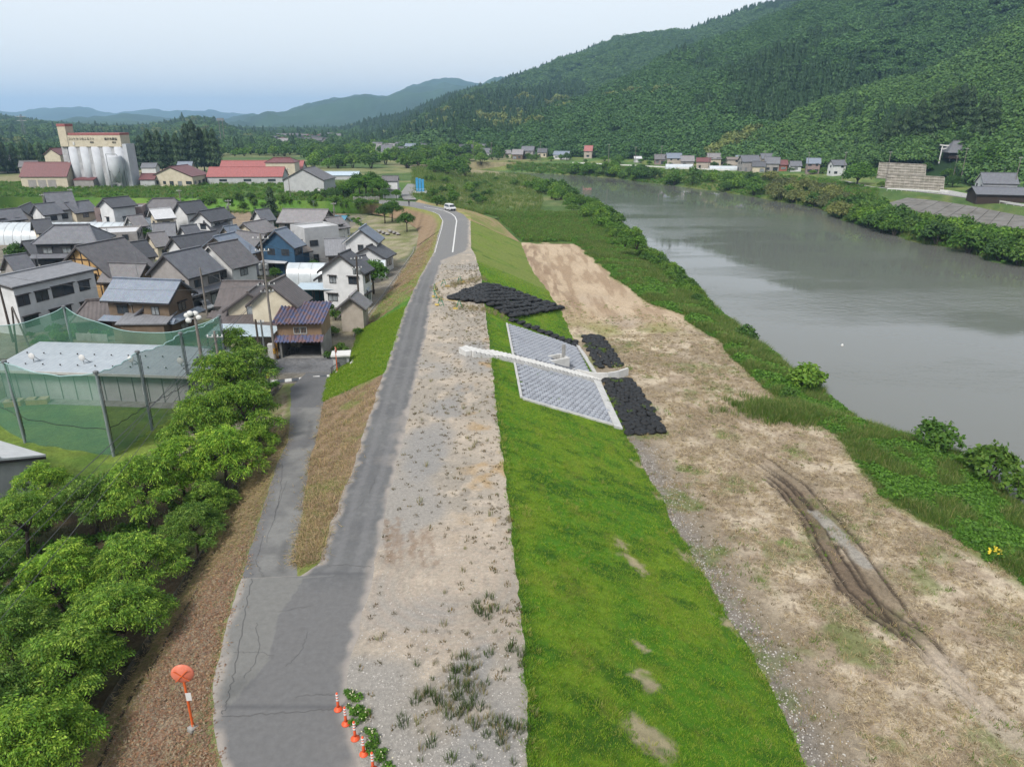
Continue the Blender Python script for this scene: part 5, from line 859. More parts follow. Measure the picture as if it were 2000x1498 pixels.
    if skirt:                             # lower pent roof round the visible sides
        zs, out = skirt
        for f in vis:
            o, u_, n_, Lf = face_pt(f, W, D); s_ = MB(); up = Vector((0, 0, 1)); slab(s_, o - u_ * out * .8 + up * (zs + out * .45) + n_ * .02, o + u_ * (Lf + out * .8) + up * (zs + out * .45) + n_ * .02, o + u_ * (Lf + out) + up * zs + n_ * out, o - u_ * out + up * zs + n_ * out, .1); s_.build('pent_roof', rm, t_)
    if wins:
        for f in vis:
            o, u_, n_, Lf = face_pt(f, W, D); n = max(1, int(Lf / 3.1)); floors = [.95] if he < 4.3 else [.95, 3.75]
            for z in floors:
                for k in range(n):
                    if r_.random() < .2: continue
                    w_ = r_.choice([1.1, 1.6, 1.7, 2.3]) if Lf / n > 2.6 else 1.0; h_ = 1.15 if z > 2 or r_.random() < .6 else 1.8
                    window(t_, o, u_, n_, Lf * (k + .5) / n + r_.uniform(-.25, .25), z if h_ < 1.5 else .3, min(w_, Lf / n - .5), h_, r_.random() < curt, r_.random() < awn)
        if ac and vis:
            o, u_, n_, Lf = face_pt(vis[0], W, D); a = Lf * r_.uniform(.1, .25); u1 = put_box(o, u_, n_, a, a + .8, .1, .75, .1, .42).build('air_conditioner', FRW, t_); fm = MB(); q = o + u_ * (a + .35) + Vector((0, 0, .42)) + n_ * .43; fm.tube(q, q + n_ * .02, .24, .24, 12); fm.build('fan_grille', FRAME, u1)
    t_['_W'] = W; t_['_D'] = D
    return t_, W, D, he
H = house
VG = 'village houses below the levee'
rows = [
 ('white apartment house', None), ]
# hero houses
H('house', 'house with pale grey tiled roof and brown walls beside the white apartment block', (222, 546), (354, 551), 7.6, 7.2, 5.8, 'brown', 'blue', over=.6, skirt=(2.9, 1.1), group=VG)
H('house_wing', 'single storey wing with red brown metal roof in front of the brown house', (170, 588), (246, 583), 4.4, 6.5, 2.7, 'timber', 'redbr', 'hip', wins=True, group=VG)
H('house_porch', 'small gabled tiled porch wing of the brown house beside the garden', (270, 584), (282, 602), 4.6, 5.6, 3.0, 'brown', 'grey', group=VG, wins=False)
H('garage', 'grey corrugated shed with roller shutter behind the garden', (239, 613), (338, 612), 4.0, 5.2, 3.2, 'brown', 'silver', 'shed', cat='shed', wins=False, group='sheds and garages')
H('house', 'brown tiled low house between the timbered gable and the brown house', (210, 516), (287, 518), 5.6, 7.2, 3.6, 'brown', 'brown', group=VG)
H('house', 'large grey two storey house with tiled gable facing the levee', (318, 500), (392, 484), 8.6, 9.2, 5.8, 'grey', 'grey', group=VG, skirt=(2.9, 1.2))
H('house_wing', 'dark tiled lean-to wing of the large grey house', (366, 553), (430, 538), 3.9, 4.6, 2.6, 'timber', 'dark', group=VG, wins=False)
H('house', 'white two storey house with purple grey tiled roof and brown vertical panel', (406, 481), (464, 470), 8.6, 10, 5.6, 'white', 'brown', group=VG)
H('house', 'house with long blue grey tiled slope behind the purple roofed one', (417, 465), (458, 456), 8.2, 11, 5.4, 'beige', 'blue', group=VG)
H('house', 'white two storey house with slim dark roof and square windows', (335, 466), (422, 453), 7.4, 6.2, 5.6, 'white', 'dark', group=VG, awn=0, curt=.1)
t_, W, D, he = H('house', 'white apartment block with low grey metal roof at the left edge', (-30, 548), (140, 513), 7.3, 10.5, 6.6, 'white', 'silver', group=VG, wins=False, over=.35)
for f, a, z, w_, h in (('f', .12, .9, 2.2, 1.5), ('f', .48, .9, 3.4, 1.5), ('f', .8, .9, 1.6, 1.4), ('f', .3, 3.9, 1.9, 1.4), ('f', .56, 3.9, 3.4, 1.5), ('f', .84, 3.9, 1.8, 1.4), ('f', .08, 3.9, 1.8, 1.4)):
    o, u_, n_, Lf = face_pt(f, W, D); window(t_, o, u_, n_, Lf * a, z, w_, h, False, True)
t_, W, D, he = H('timbered_house', 'ochre half timbered gable house with long tiled roof', (147, 484), (242, 466), 8.4, 15.5, 3.6, 'ochre', 'brown', group=VG, wins=False, over=.7)
for e in 'lr':
    o, u_, n_, Lf = face_pt(e, W, D); hr_ = 8.4
    for q in np.linspace(.04, .96, 9): zt = he + (hr_ - he) * (1 - abs(2 * q - 1)) - .15; put_box(o, u_, n_, Lf * q - .09, Lf * q + .09, 0, zt, 0, .06).build('timber_post', WM['timber'], t_)
    for z in (2.6, 4.0, 5.2, 6.4):
        m_ = max(.02, (z - he) / (hr_ - he) / 2 + .01) if z > he else .02; put_box(o, u_, n_, Lf * m_, Lf * (1 - m_), z - .09, z + .09, 0, .08).build('timber_beam', WM['timber'], t_)
    put_box(o, u_, n_, Lf * .32, Lf * .68, 2.75, 3.9, 0, .1).build('lattice_window', DARK, t_); put_box(o, u_, n_, Lf * .3, Lf * .7, 4.15, 4.3, 0, .9).build('canopy', TRIM, t_)
o, u_, n_, Lf = face_pt('f', W, D)
for a in (.2, .75): window(t_, o, u_, n_, Lf * a, 1.0, 1.8, 1.3, True)
H('house', 'black walled house with hipped grey tile roof behind the timbered gable', (106, 441), (174, 440), 8.4, 9.5, 6.0, 'black', 'grey', 'hip', skirt=(3.0, 1.3), group=VG)
H('house_wing', 'low dark tiled wing left of the black walled house', (42, 474), (96, 468), 4.8, 8.5, 2.9, 'black', 'dark', group=VG)
H('workshop', 'grey flat roofed workshop with white corrugated roof', (185, 452), (272, 448), 5.2, 11, 5.0, 'grey', 'white', 'flat', group=VG, cat='workshop')
H('house', 'low house with small tiled roofs beside the dark pine', (297, 439), (343, 437), 5.2, 6.5, 3.2, 'beige', 'grey', group=VG)
H('house', 'cream two storey house with bright white roof', (292, 411), (334, 408), 7.4, 7.6, 5.8, 'cream', 'white', group=VG, awn=0)
H('house', 'pinkish concrete house with flat balcony storey', (190, 405), (282, 402), 6.4, 9, 6.2, 'pink', 'silver', 'flat', group=VG)
H('house', 'house with dark tiled gable rising behind the pinkish concrete house', (200, 390), (251, 385), 9.2, 7, 7.6, 'white', 'dark', group=VG)
H('house', 'house with broad hipped brown roof below the green bank', (298, 389), (340, 388), 7.6, 10, 5.0, 'grey', 'brown', 'hip', group=VG)
H('storehouse', 'white gabled storehouse with dark lower walls and tiled roof', (346, 398), (392, 393), 8.2, 6.4, 6.2, 'white', 'dark', group=VG, awn=0)
H('house', 'tall tiled house at the upper left below the bank', (85, 379), (141, 376), 9.8, 9, 6.4, 'white', 'grey', group=VG)
H('house_wing', 'white wing with tiled gable in front of the tall tiled house', (66, 401), (108, 397), 7.6, 7, 5.6, 'white', 'grey', group=VG)
H('house', 'cream house with grey gabled roof behind the greenhouse', (126, 398), (174, 393), 7.4, 7.4, 5.4, 'cream', 'grey', group=VG)
H('house', 'grey house cut by the left edge behind the greenhouse', (-30, 414), (40, 408), 6.6, 7, 4.6, 'grey', 'grey', group=VG)
H('house', 'small tiled house at the far left under the bank', (36, 407), (60, 397), 6.4, 6, 4.4, 'grey', 'dark', group=VG)
H('house', 'white two storey house with small dark gables near the bare field', (388, 415), (438, 407), 7.6, 6.6, 5.8, 'white', 'dark', group=VG, skirt=(3, 1))
H('house_wing', 'tiled front wing of the house near the bare field', (398, 434), (436, 429), 5.4, 7, 3.4, 'cream', 'dark', group=VG)
H('house', 'low house with pale gabled roof beside the tall dark conifer', (474, 438), (518, 430), 5.0, 8, 3.0, 'cream', 'pale', group=VG)
H('house', 'brown roofed house tucked behind the blue clad one', (464, 452), (520, 460), 6.2, 8, 4.0, 'brown', 'brown', group=VG)
H('house', 'blue clad house with steep blue tiled roof', (536, 452), (560, 446), 8.2, 8.5, 5.6, 'blue', 'blue', group=VG, awn=0)
H('house_wing', 'blue clad lower wing with taupe metal roof', (548, 478), (590, 471), 5.2, 6.5, 3.8, 'blue', 'tan', group=VG, wins=False)
H('house', 'long house with pale grey tiled roof at the village edge', (552, 410), (642, 411), 7.6, 10.5, 5.4, 'grey', 'pale', group=VG)
H('house', 'pale grey cube shaped two storey house', (580, 444), (646, 438), 7.2, 8, 7.0, 'palegr', 'white', 'flat', group=VG, awn=0)
H('house', 'white gabled house peeping out right of the cube shaped house', (634, 428), (666, 424), 6.2, 7, 4.4, 'white', 'pale', group=VG)
H('shed', 'white shed with sky blue roof by the vegetable garden', (654, 423), (678, 424), 4.6, 5.5, 3.4, 'white', 'sky', cat='shed', group='sheds and garages')
H('house', 'two storey house with blue tiled roof near the levee drain', (702, 449), (715, 440), 7.8, 7.8, 5.6, 'white', 'blue', group=VG)
H('house', 'single storey house with grey tiled roof below the cube house', (633, 469), (685, 467), 5.4, 8.2, 3.2, 'brown', 'silver', group=VG)
H('house_wing', 'white gabled front wing below the blue tiled house', (716, 484), (738, 474), 4.8, 8.2, 3.0, 'white', 'dark', group=VG)
H('house', 'white gabled house with dark roof standing by the utility pole', (662, 499), (684, 490), 8.2, 8.6, 5.8, 'white', 'dark', group=VG, awn=.9)
H('house_wing', 'low white lean-to of the white gabled house', (640, 530), (652, 522), 4.4, 5.5, 3.2, 'white', 'dark', group=VG, wins=False)
for p1_, p2_, hr_, d_, he_, wl_, rf_, lb_ in (((8, 503), (52, 497), 5.4, 7, 3.2, 'grey', 'grey', 'low grey house behind the white apartment block'), ((252, 476), (286, 471), 5.6, 6.5, 3.4, 'white', 'dark', 'white cottage between the workshop and the grey house'), ((288, 458), (322, 454), 5.2, 6, 3.2, 'cream', 'pale', 'cream cottage below the low tiled house'), ((352, 444), (384, 440), 5.8, 6, 3.6, 'white', 'grey', 'white cottage behind the slim dark roofed house'), ((436, 445), (462, 441), 5.6, 6.5, 3.4, 'beige', 'blue', 'beige cottage left of the pale gabled roof'), ((470, 508), (500, 503), 5.2, 6, 3.2, 'cream', 'dark', 'cream cottage left of the carport'), ((248, 424), (278, 421), 6.4, 6, 4.6, 'white', 'pale', 'white house right of the cream house row'), ((60, 432), (98, 429), 5.6, 7, 3.4, 'cream', 'dark', 'dark roofed cottage behind the long greenhouse'), ((592, 458), (618, 455), 4.6, 5, 3.0, 'white', 'dark', 'little house at the foot of the cube shaped house'), ((498, 412), (526, 409), 6.0, 6, 4.0, 'white', 'grey', 'white house beside the bare field'), ((690, 505), (714, 500), 4.6, 5, 3.0, 'cream', 'grey', 'little cream house behind the white gabled one'), ((372, 520), (400, 514), 5.0, 5, 3.2, 'white', 'grey', 'white annex between the grey and white gables')):
    H('house', lb_, p1_, p2_, hr_, d_, he_, wl_, rf_, group=VG)
# big brown roofed house
H('house', 'brown roofed house with stepped roofs near the garage, left part', (434, 552), (516, 552), 6.4, 8.6, 4.2, 'cream', 'redbr', group=VG, skirt=(2.6, 1.4))
t_, W, D, he = H('house', 'upper storey block of the brown roofed house with small square windows', (525, 557), (557, 541), 8.2, 7.6, 5.8, 'cream', 'redbr', group=VG, wins=False)
o, u_, n_, Lf = face_pt('r', W, D); window(t_, o, u_, n_, Lf * .5, 4.0, 1.6, 1.3, True)
o, u_, n_, Lf = face_pt('f', W, D); [window(t_, o, u_, n_, Lf * a, 4.6, .6, .6) for a in (.3, .5, .7)]
H('house_wing', 'cream front gable of the brown roofed house with one wide window', (484, 574), (508, 556), 6.6, 7.8, 4.6, 'cream', 'redbr', group=VG, curt=1)
H('house_wing', 'low brown metal roof skirting the front of the brown roofed house', (420, 606), (556, 612), 4.2, 4.6, 3.0, 'cream', 'redbr', 'shed', group=VG, wins=False)
# tan garage with open ground floor
A, B = G(548, 700, VZ), G(633, 699, VZ); c_ = (A + B) / 2; gz = math.atan2(B.y - A.y, B.x - A.x); gw = (B - A).length; gd = 5.2
t_ = thing('garage', 'tan corrugated two storey garage with rusty blue roof and open ground floor', 'garage', (c_.x, c_.y, VZ), gz)
MB().box(-gw / 2, gw / 2, 0.02, gd, 2.5, 4.6).build('upper_wall', WM['tan'], t_); MB().box(gw / 2 - .12, gw / 2, .3, gd, -.3, 2.5).build('side_wall', WM['grey'], t_); MB().box(-gw / 2, -gw / 2 + .12, .3, gd, -.3, 2.5).build('side_wall', WM['grey'], t_); MB().box(-gw / 2, gw / 2, gd - .12, gd, -.3, 2.5).build('rear_wall', WM['brown'], t_)
for x_ in (-gw / 2 + .02, gw / 2 - .27): MB().box(x_, x_ + .25, 0.03, .28, -.3, 2.5).build('post', CONC2, t_)
def corrug(w_, y0, z0, y1, z1, pitch, amp, mat, nm, par):
    n = int(w_ / pitch) * 4; x = np.linspace(-w_ / 2, w_ / 2, n + 1); dz = amp * np.where((np.arange(n + 1) % 4) < 2, 1, -1); V = [(x[i], y, z + dz[i]) for y, z in ((y0, z0), (y1, z1)) for i in range(n + 1)]; mb = MB(); mb.add(V, [(i, i + 1, n + 2 + i, n + 1 + i) for i in range(n)]); mb.add([(a, b, c - .05) for a, b, c in V], [(i, n + 1 + i, n + 2 + i, i + 1) for i in range(n)]); return mb.build(nm, mat, par)
RUSTM = M('weathered_blue_sheet', C(84, 100, 140), C(128, 100, 98), 1.4, .6, rand=0, lo=.42, hi=.58)
corrug(gw + .9, -.7, 4.55, gd + .5, 5.7, .44, .07, RUSTM, 'roof', t_); corrug(gw + .5, -.95, 2.35, .02, 2.95, .44, .05, RUSTM, 'canopy', t_)
for q in ((-gw / 2, gw / 2, gd - .02, gd, 4.6, 5.5), ): MB().box(*q).build('gable_fill', WM['tan'], t_)
for x_ in (gw / 2 - .05, -gw / 2 + .03): MB().add([(x_, 0.02, 4.6), (x_, gd, 4.6), (x_, gd, 5.55)], [(0, 1, 2)]).build('gable_fill', WM['grey'], t_)
o, u_, n_, Lf = face_pt('f', gw, 0); window(t_, Vector((-gw / 2, .02, 0)), u_, n_, gw * .52, 3.1, 1.6, .85, False, False, FRW)
for k in range(28): x_ = -gw / 2 + .1 + k * (gw - .2) / 27; MB().box(x_ - .025, x_ + .025, -.012, .02, 2.5, 4.55).build('cladding_rib', WM['tan'], t_)
MB().box(-gw / 2 + .1, gw / 2 - .1, 0.1, gd - .15, -.1, .04).build('floor_slab', CONC2, t_)
lk = thing('tall_locker', 'white tall locker standing left of the tan garage', 'locker', (c_.x - math.cos(gz) * (gw / 2 + .9), c_.y - .2, VZ), gz); MB().box(-.4, .4, -.3, .3, 0, 1.9).build('body', WHITE, lk); MB().box(-.38, -.01, -.33, -.301, .08, 1.85).build('door', FRW, lk); MB().box(.01, .38, -.33, -.301, .08, 1.85).build('door', FRW, lk)
for k in range(2): pb = thing('yellow_post', ['yellow pipe post at the garage corner', 'second yellow pipe post beside the locker'][k], 'post', (c_.x - math.cos(gz) * (gw / 2 + .28 + .2 * k), c_.y - .1, VZ)); MB().tube((0, 0, 0), (0, 0, 2.1), .06, .06, 8).build('pipe', M('safety_yellow', C(236, 170, 50), C(220, 150, 40), 3, .5), pb); MB().lathe([(.07, 0), (.07, .2), (.02, .24)], 8, (0, 0, 2.05)).build('cap', BLACK, pb)
def bicycle(label, p, rz):
    t_ = thing('bicycle', label, 'bicycle', p, rz)
    for x_ in (-.5, .5):
        wv = MB(); n = 16
        for i in range(n): a0, a1 = 6.283 * i / n, 6.283 * (i + 1) / n; wv.tube((x_ + .32 * math.cos(a0), 0, .34 + .32 * math.sin(a0)), (x_ + .32 * math.cos(a1), 0, .34 + .32 * math.sin(a1)), .022, .022, 5)
        wv.build('wheel', BLACK, t_)
    f = MB(); f.path([(-.5, 0, .34), (-.1, 0, .36), (.4, 0, .85), (-.2, 0, .8), (-.1, 0, .36)], .02); f.path([(-.5, 0, .34), (-.2, 0, .8)], .015); f.path([(.5, 0, .34), (.4, 0, .95)], .02); f.build('frame', STEEL, t_); MB().box(-.34, -.08, -.07, .07, .86, .92).build('saddle', BLACK, t_); MB().tube((.38, -.25, 1.0), (.38, .25, 1.0), .018, .018, 6).build('handlebar', BLACK, t_)
fx_ = Vector((math.cos(gz), math.sin(gz), 0)); fy_ = Vector((-math.sin(gz), math.cos(gz), 0)); gl = Vector((c_.x, c_.y, VZ + .05)); bicycle('bicycle parked inside the tan garage near its left post', gl - fx_ * 1.7 + fy_ * 1.2, gz + 1.2); bicycle('second bicycle deeper inside the tan garage', gl - fx_ * 1.2 + fy_ * 1.7, gz + 1.3)
# small beige shed, carport roofs, greenhouses
H('shed', 'small beige shed with double gable roof by the levee drain', (683, 583), (697, 570), 4.8, 4.6, 3.6, 'beige', 'pale', cat='shed', group='sheds and garages', wins=False)
H('shed', 'small gabled front of the beige shed', (679, 602), (685, 595), 3.2, 3.0, 2.4, 'beige', 'pale', cat='shed', group='sheds and garages', wins=False)
def carport(label, p, w_, d, h, rz, roof, cat='carport', rise=.35, name='carport'):
    t_ = thing(name, label, cat, p, rz, 'carports and lean-to roofs'); mb = MB(); slab(mb, (-w_ / 2, d / 2, h + rise), (w_ / 2, d / 2, h + rise), (w_ / 2, -d / 2, h), (-w_ / 2, -d / 2, h), .06); ro = mb.build('roof', RT[roof], t_); nn = max(2, int(w_ / 2.6) + 1)
    for k in range(nn):
        x_ = -w_ / 2 + .2 + (w_ - .4) * k / (nn - 1)
        for y_, hh in ((-d / 2 + .2, h), (d / 2 - .2, h + rise * .9)): MB().box(x_ - .05, x_ + .05, y_ - .05, y_ + .05, -.3, hh).build('post', BLACK, t_)
        MB().box(x_ - .03, x_ + .03, -d / 2 + .1, d / 2 - .1, h + rise * .2 - .16, h + rise * .2 - .06).build('rafter', FRW, t_)
    return t_
def carport_px(label, px_, py_, w_, d, h, rz, roof): q = G(px_, py_, VZ + h); return carport(label, (q.x, q.y, VZ), w_, d, h, rz, roof)
carport_px('white carport with dark posts beside the blue clad house', 540, 510, 5.2, 4.6, 2.5, -.1, 'white'); carport_px('light blue plastic lean-to roof left of the tan garage', 478, 648, 8.2, 4.2, 2.7, -.03, 'lblue'); carport_px('long light blue plastic roof in front of the white gabled house', 652, 562, 11.5, 3.2, 2.7, -.02, 'lblue')
q = G(652, 575, VZ + 1.2); t_ = thing('garden_fence', 'teal netting fence under the long light blue roof', 'fence', (q.x, q.y - .2, VZ), -.02); MB().box(-5.6, 5.6, -.03, .03, .1, 1.9).build('netting', M('teal_net', C(52, 96, 108), C(40, 80, 92), 5, .8), t_)
for k in range(6): MB().box(-5.6 + k * 2.24 - .04, -5.6 + k * 2.24 + .04, -.08, -.031, 0, 2.0).build('post', STEEL, t_)
def vinylhouse(label, p, w_, L_, h, rz, name='greenhouse'):
    t_ = thing(name, label, 'greenhouse', p, rz, 'vinyl greenhouses'); n = 10; mb = MB(); pr = [(w_ / 2 * math.cos(math.pi * i / n), .6 + (h - .6) * math.sin(math.pi * i / n)) for i in range(n + 1)]; pr = [(w_ / 2, 0)] + pr + [(-w_ / 2, 0)]; m_ = len(pr)
    mb.add([(x_, y_, z) for x_ in (-L_ / 2, L_ / 2) for y_, z in pr], [(i, i + 1, m_ + i + 1, m_ + i) for i in range(m_ - 1)]); mb.build('cover', VINYL, t_, True); e = MB()
    for x_ in (-L_ / 2 + .01, L_ / 2 - .01): e.add([(x_, y_, z) for y_, z in pr], [tuple(range(m_))])
    e.build('end_wall', VINYL, t_); k = int(L_ / 2)
    for i in range(k + 1):
        x_ = -L_ / 2 + L_ * i / k; MB().path([(x_, y_ * 1.012, z * 1.008) for y_, z in pr], .03, 4).build('hoop', FRW, t_)
    return t_
q = G(70, 452, VZ + 2.5); vinylhouse('long white vinyl greenhouse at the left edge of the village', (q.x, q.y, VZ), 9, 46, 4.6, .02)
for px_, py_, w_, l_, h, rz, lb_ in ((200, 440, 5, 9, 3, .1, 'small white greenhouse behind the black walled house'), (275, 441, 6, 6, 3.6, 1.3, 'dome shaped clear greenhouse beside the round bush'), (602, 533, 4.6, 6.6, 3.6, -.05, 'white half round greenhouse left of the white gabled house'), (732, 524, 3.6, 4.2, 3.0, .1, 'little light blue greenhouse right of the white gabled house'), (226, 443, 5, 7, 2.8, .12, 'second small white greenhouse beside the first')):
    q = G(px_, py_, VZ + h * .5); vinylhouse(lb_, (q.x, q.y, VZ), w_, l_, h, rz)
# ------------------------------------------------------------------ net enclosure with its long shed
NETM, t, p, o_ = _nodes('green_net'); p.inputs['Base Color'].default_value = (*C(84, 138, 114), 1); p.inputs['Roughness'].default_value = .8; tr = t.nodes.new("ShaderNodeBsdfTransparent"); mx = t.nodes.new("ShaderNodeMixShader"); mx.inputs[0].default_value = .56
t.links.new(tr.outputs[0], mx.inputs[1]); t.links.new(p.outputs[0], mx.inputs[2]); t.links.new(mx.outputs[0], o_.inputs[0])
ntop = 4.2; NP = {k: G(x, y, ntop) for k, (x, y) in dict(a=(8, 707), b=(187, 728), c=(268, 688), d=(352, 652), e=(428, 618)).items()}
NP['f'] = Vector((NP['e'].x - 19, NP['e'].y + 4, ntop)); NP['g'] = Vector((NP['a'].x - 4.5, NP['a'].y + 1.2, ntop)); NP['h'] = Vector((-66, 76, ntop))
plb = dict(a='at the left end of the front net', b='at the near corner of the net', c='second along the right net side', d='third along the right net side', e='at the far right corner of the net', f='at the far left corner of the net')
for k, lb_ in plb.items():
    q = NP[k]; t_ = thing('net_post', 'grey steel net post ' + lb_, 'net post', (q.x, q.y, VZ), 0, 'posts of the green net enclosure'); MB().tube((0, 0, -.3), (0, 0, ntop - VZ), .13, .11, 12).build('shaft', M('grey_green_steel', C(146, 158, 158), C(126, 138, 138), 2, .6), t_); MB().lathe([(.2, -.1), (.22, .12), (.1, .18)], 10, (0, 0, ntop - VZ)).build('cap', STEEL, t_)
    MB().tube((.17, .05, .5), (.17, .05, ntop - VZ - .3), .03, .03, 5).build('cable', BLACK, t_)
def net(label, A, B, sag, z0=VZ, top=None):
    A, B = Vector(A), Vector(B); t_ = thing('green_net', label, 'net', (A.x, A.y, VZ), 0, 'green nets of the enclosure'); n = 24; V = []
    for i in range(n + 1):
        q = A.lerp(B, i / n) - Vector((A.x, A.y, VZ)); s_ = sag * 4 * (i / n) * (1 - i / n); zt = q.z - s_
        for j in range(7): w_ = j / 6; V.append((q.x + .12 * math.sin(i * 1.1 + j), q.y + .12 * math.sin(i * .9 + j * .7), (z0 - VZ) * (1 - w_) + zt * w_))
    mb = MB(); mb.add(V, [(i * 7 + j, (i + 1) * 7 + j, (i + 1) * 7 + j + 1, i * 7 + j + 1) for i in range(n) for j in range(6)]); mb.build('mesh_sheet', NETM, t_, True)
    r = MB(); r.path([V[i * 7 + 6] for i in range(n + 1)], .05); r.build('top_rope', M('pale_rope', C(176, 206, 206), C(150, 186, 186), 3, .8), t_); r = MB(); r.path([V[i * 7 + 2] for i in range(n + 1)], .03); r.build('lower_rope', BLACK, t_)
net('front green net beside the white shed', NP['a'], NP['b'], .7); net('right side green net, nearest bay', NP['b'], NP['c'], .3); net('right side green net, second bay', NP['c'], NP['d'], .35); net('right side green net, third bay', NP['d'], NP['e'], .3); net('sagging rear green net behind the long shed', NP['e'], NP['f'], 2.4); net('left green net running to the picture edge', NP['h'], NP['a'], 1.6); net('rear green net at the far left', NP['f'], NP['h'], 2.0)
A, B = G(14, 776, VZ), G(410, 790, VZ); c_ = (A + B) / 2; lz = math.atan2(B.y - A.y, B.x - A.x); lw = (B - A).length; t_ = thing('long_shed', 'long low shed with pale blue grey roof behind the green net', 'shed', (c_.x, c_.y, VZ), lz)
MB().box(-lw / 2, lw / 2, 0, 6.2, -.3, 3.1).build('wall', WM['palegr'], t_); mb = MB(); slab(mb, (-lw / 2 - .5, 6.8, 3.9), (lw / 2 + .5, 6.8, 3.9), (lw / 2 + .5, -.9, 3.2), (-lw / 2 - .5, -.9, 3.2), .14); ro = mb.build('roof', roofmat('pale_blue_metal_roof', C(186, 196, 204), C(170, 180, 190), 'rib', cs=.5), t_)
for k in range(15): x_ = -lw / 2 + lw * k / 14; MB().box(x_ - .03, x_ + .03, -.05, 0, -.2, 3.05).build('panel_seam', STEEL, t_)
MB().box(-lw / 2 - .5, lw / 2 + .5, -1.02, -.9, 3.12, 3.38).build('gutter', FRW, ro); MB().box(-lw / 2, lw / 2, -1.4, -.06, -.2, .06).build('plinth', CONC2, t_)
for k in range(12): x_ = -lw / 2 + .6 + (lw - 1.2) * k / 11; [MB().box(x_ - .06, x_ + .06, y_ - .04, y_ + .04, 3.42 + (y_ + .9) * .091, 3.56 + (y_ + .9) * .091).build('snow_guard', TRIM, ro) for y_ in (.6, 3.4)]
ux = Vector((math.cos(lz), math.sin(lz), 0)); uy = Vector((-math.sin(lz), math.cos(lz), 0))
for k, a in enumerate((.13, .38, .62, .86)):
    q = c_ + ux * (a - .5) * lw + uy * 1.3; f_ = thing('floodlight', ['leftmost', 'second from the left', 'third from the left', 'rightmost'][k] + ' white dish floodlight on the long shed roof', 'floodlight', (q.x, q.y, VZ + 3.5), lz, 'dish floodlights on the shed roof'); d = MB().lathe([(.05, 0), (.28, .1), (.36, .24), (.34, .26)], 14); d.v = [(x, -z + .1, y + .75) for x, y, z in d.v]; d.build('dish', WHITE, f_, True)
    for e in (-.4, .4): MB().tube((e, .5, .05), (0, .1, .7), .03, .03, 5).build('strut', STEEL, f_)
    MB().tube((0, 0, 0), (0, 0, .6), .03, .03, 5).build('stem', STEEL, f_)
for k, (px_, py_) in enumerate(((50, 778), (80, 776), (98, 775), (38, 780))):
    q = G(px_, py_ + 4, VZ); f_ = thing('ball_crate', ['cream ball crate near the left of the shed front', 'cream ball crate in the middle of the group of four', 'rightmost cream ball crate before the shed', 'leftmost cream ball crate before the shed'][k], 'crate', (q.x, q.y - 1.2, VZ), .1 * k, 'crates in front of the shed'); MB().box(-.55, .55, -.4, .4, 0, .55).build('body', YEL, f_); MB().box(-.58, .58, -.43, .43, .5, .6).build('rim', M('cream_plastic', C(226, 214, 178), C(210, 196, 160), 3, .7), f_)
# white shed lower left
q = G(-20, 900, VZ + 3.2); H('shed', 'white roofed shed cut by the left edge among the trees', (0, 0), (0, 0), 3.9, 6.5, 3.0, 'palegr', 'white', cat='shed', group='sheds and garages', loc=(q.x - 2.2, q.y + .5, VZ), rz=-.45, L=9.0, wins=False)
# ------------------------------------------------------------------ rubbish shelter, railing, walls by the crossing
q = S(657, 722); t_ = thing('rubbish_shelter', 'small grey rubbish shelter with white flat roof beside the green slope', 'shelter', (q.x + .5, q.y + .8, VZ), .15); MB().box(-.9, .9, -.7, .7, -.2, 1.75).build('body', WM['palegr'], t_); MB().box(-1.1, 1.1, -.95, .95, 1.75, 1.93).build('roof', WHITE, t_); MB().box(-.6, .6, -.74, -.701, .1, 1.5).build('door', STEEL, t_)
A, B = S(648, 733), S(679, 704); dv = B - A; t_ = thing('railing', 'black metal railing in front of the rubbish shelter', 'railing', (A.x, A.y, VZ)); n = 15
for k in range(n + 1): e = dv * (k / n); MB().tube((e.x, e.y, -.1), (e.x, e.y, 1.05), .025 if k % 5 else .04, None, 5).build('baluster', BLACK, t_)
for z in (.15, 1.05): MB().tube((0, 0, z), (dv.x, dv.y, z), .035, .035, 6).build('rail', BLACK, t_)
A, B = S(678, 724), S(693, 702); wq = thing('low_wall', 'short white concrete wall stepping up beside the railing', 'wall', (A.x, A.y, VZ)); dv = B - A; dv.z = 0; nn = Vector((-dv.y, dv.x, 0)).normalized() * .3
for k in range(3): a_, b_ = dv * (k / 3), dv * ((k + 1) / 3); MB().prism([a_, b_, b_ + nn, a_ + nn], (0, 0, .55 + .3 * k)).build('block', CONC, wq)
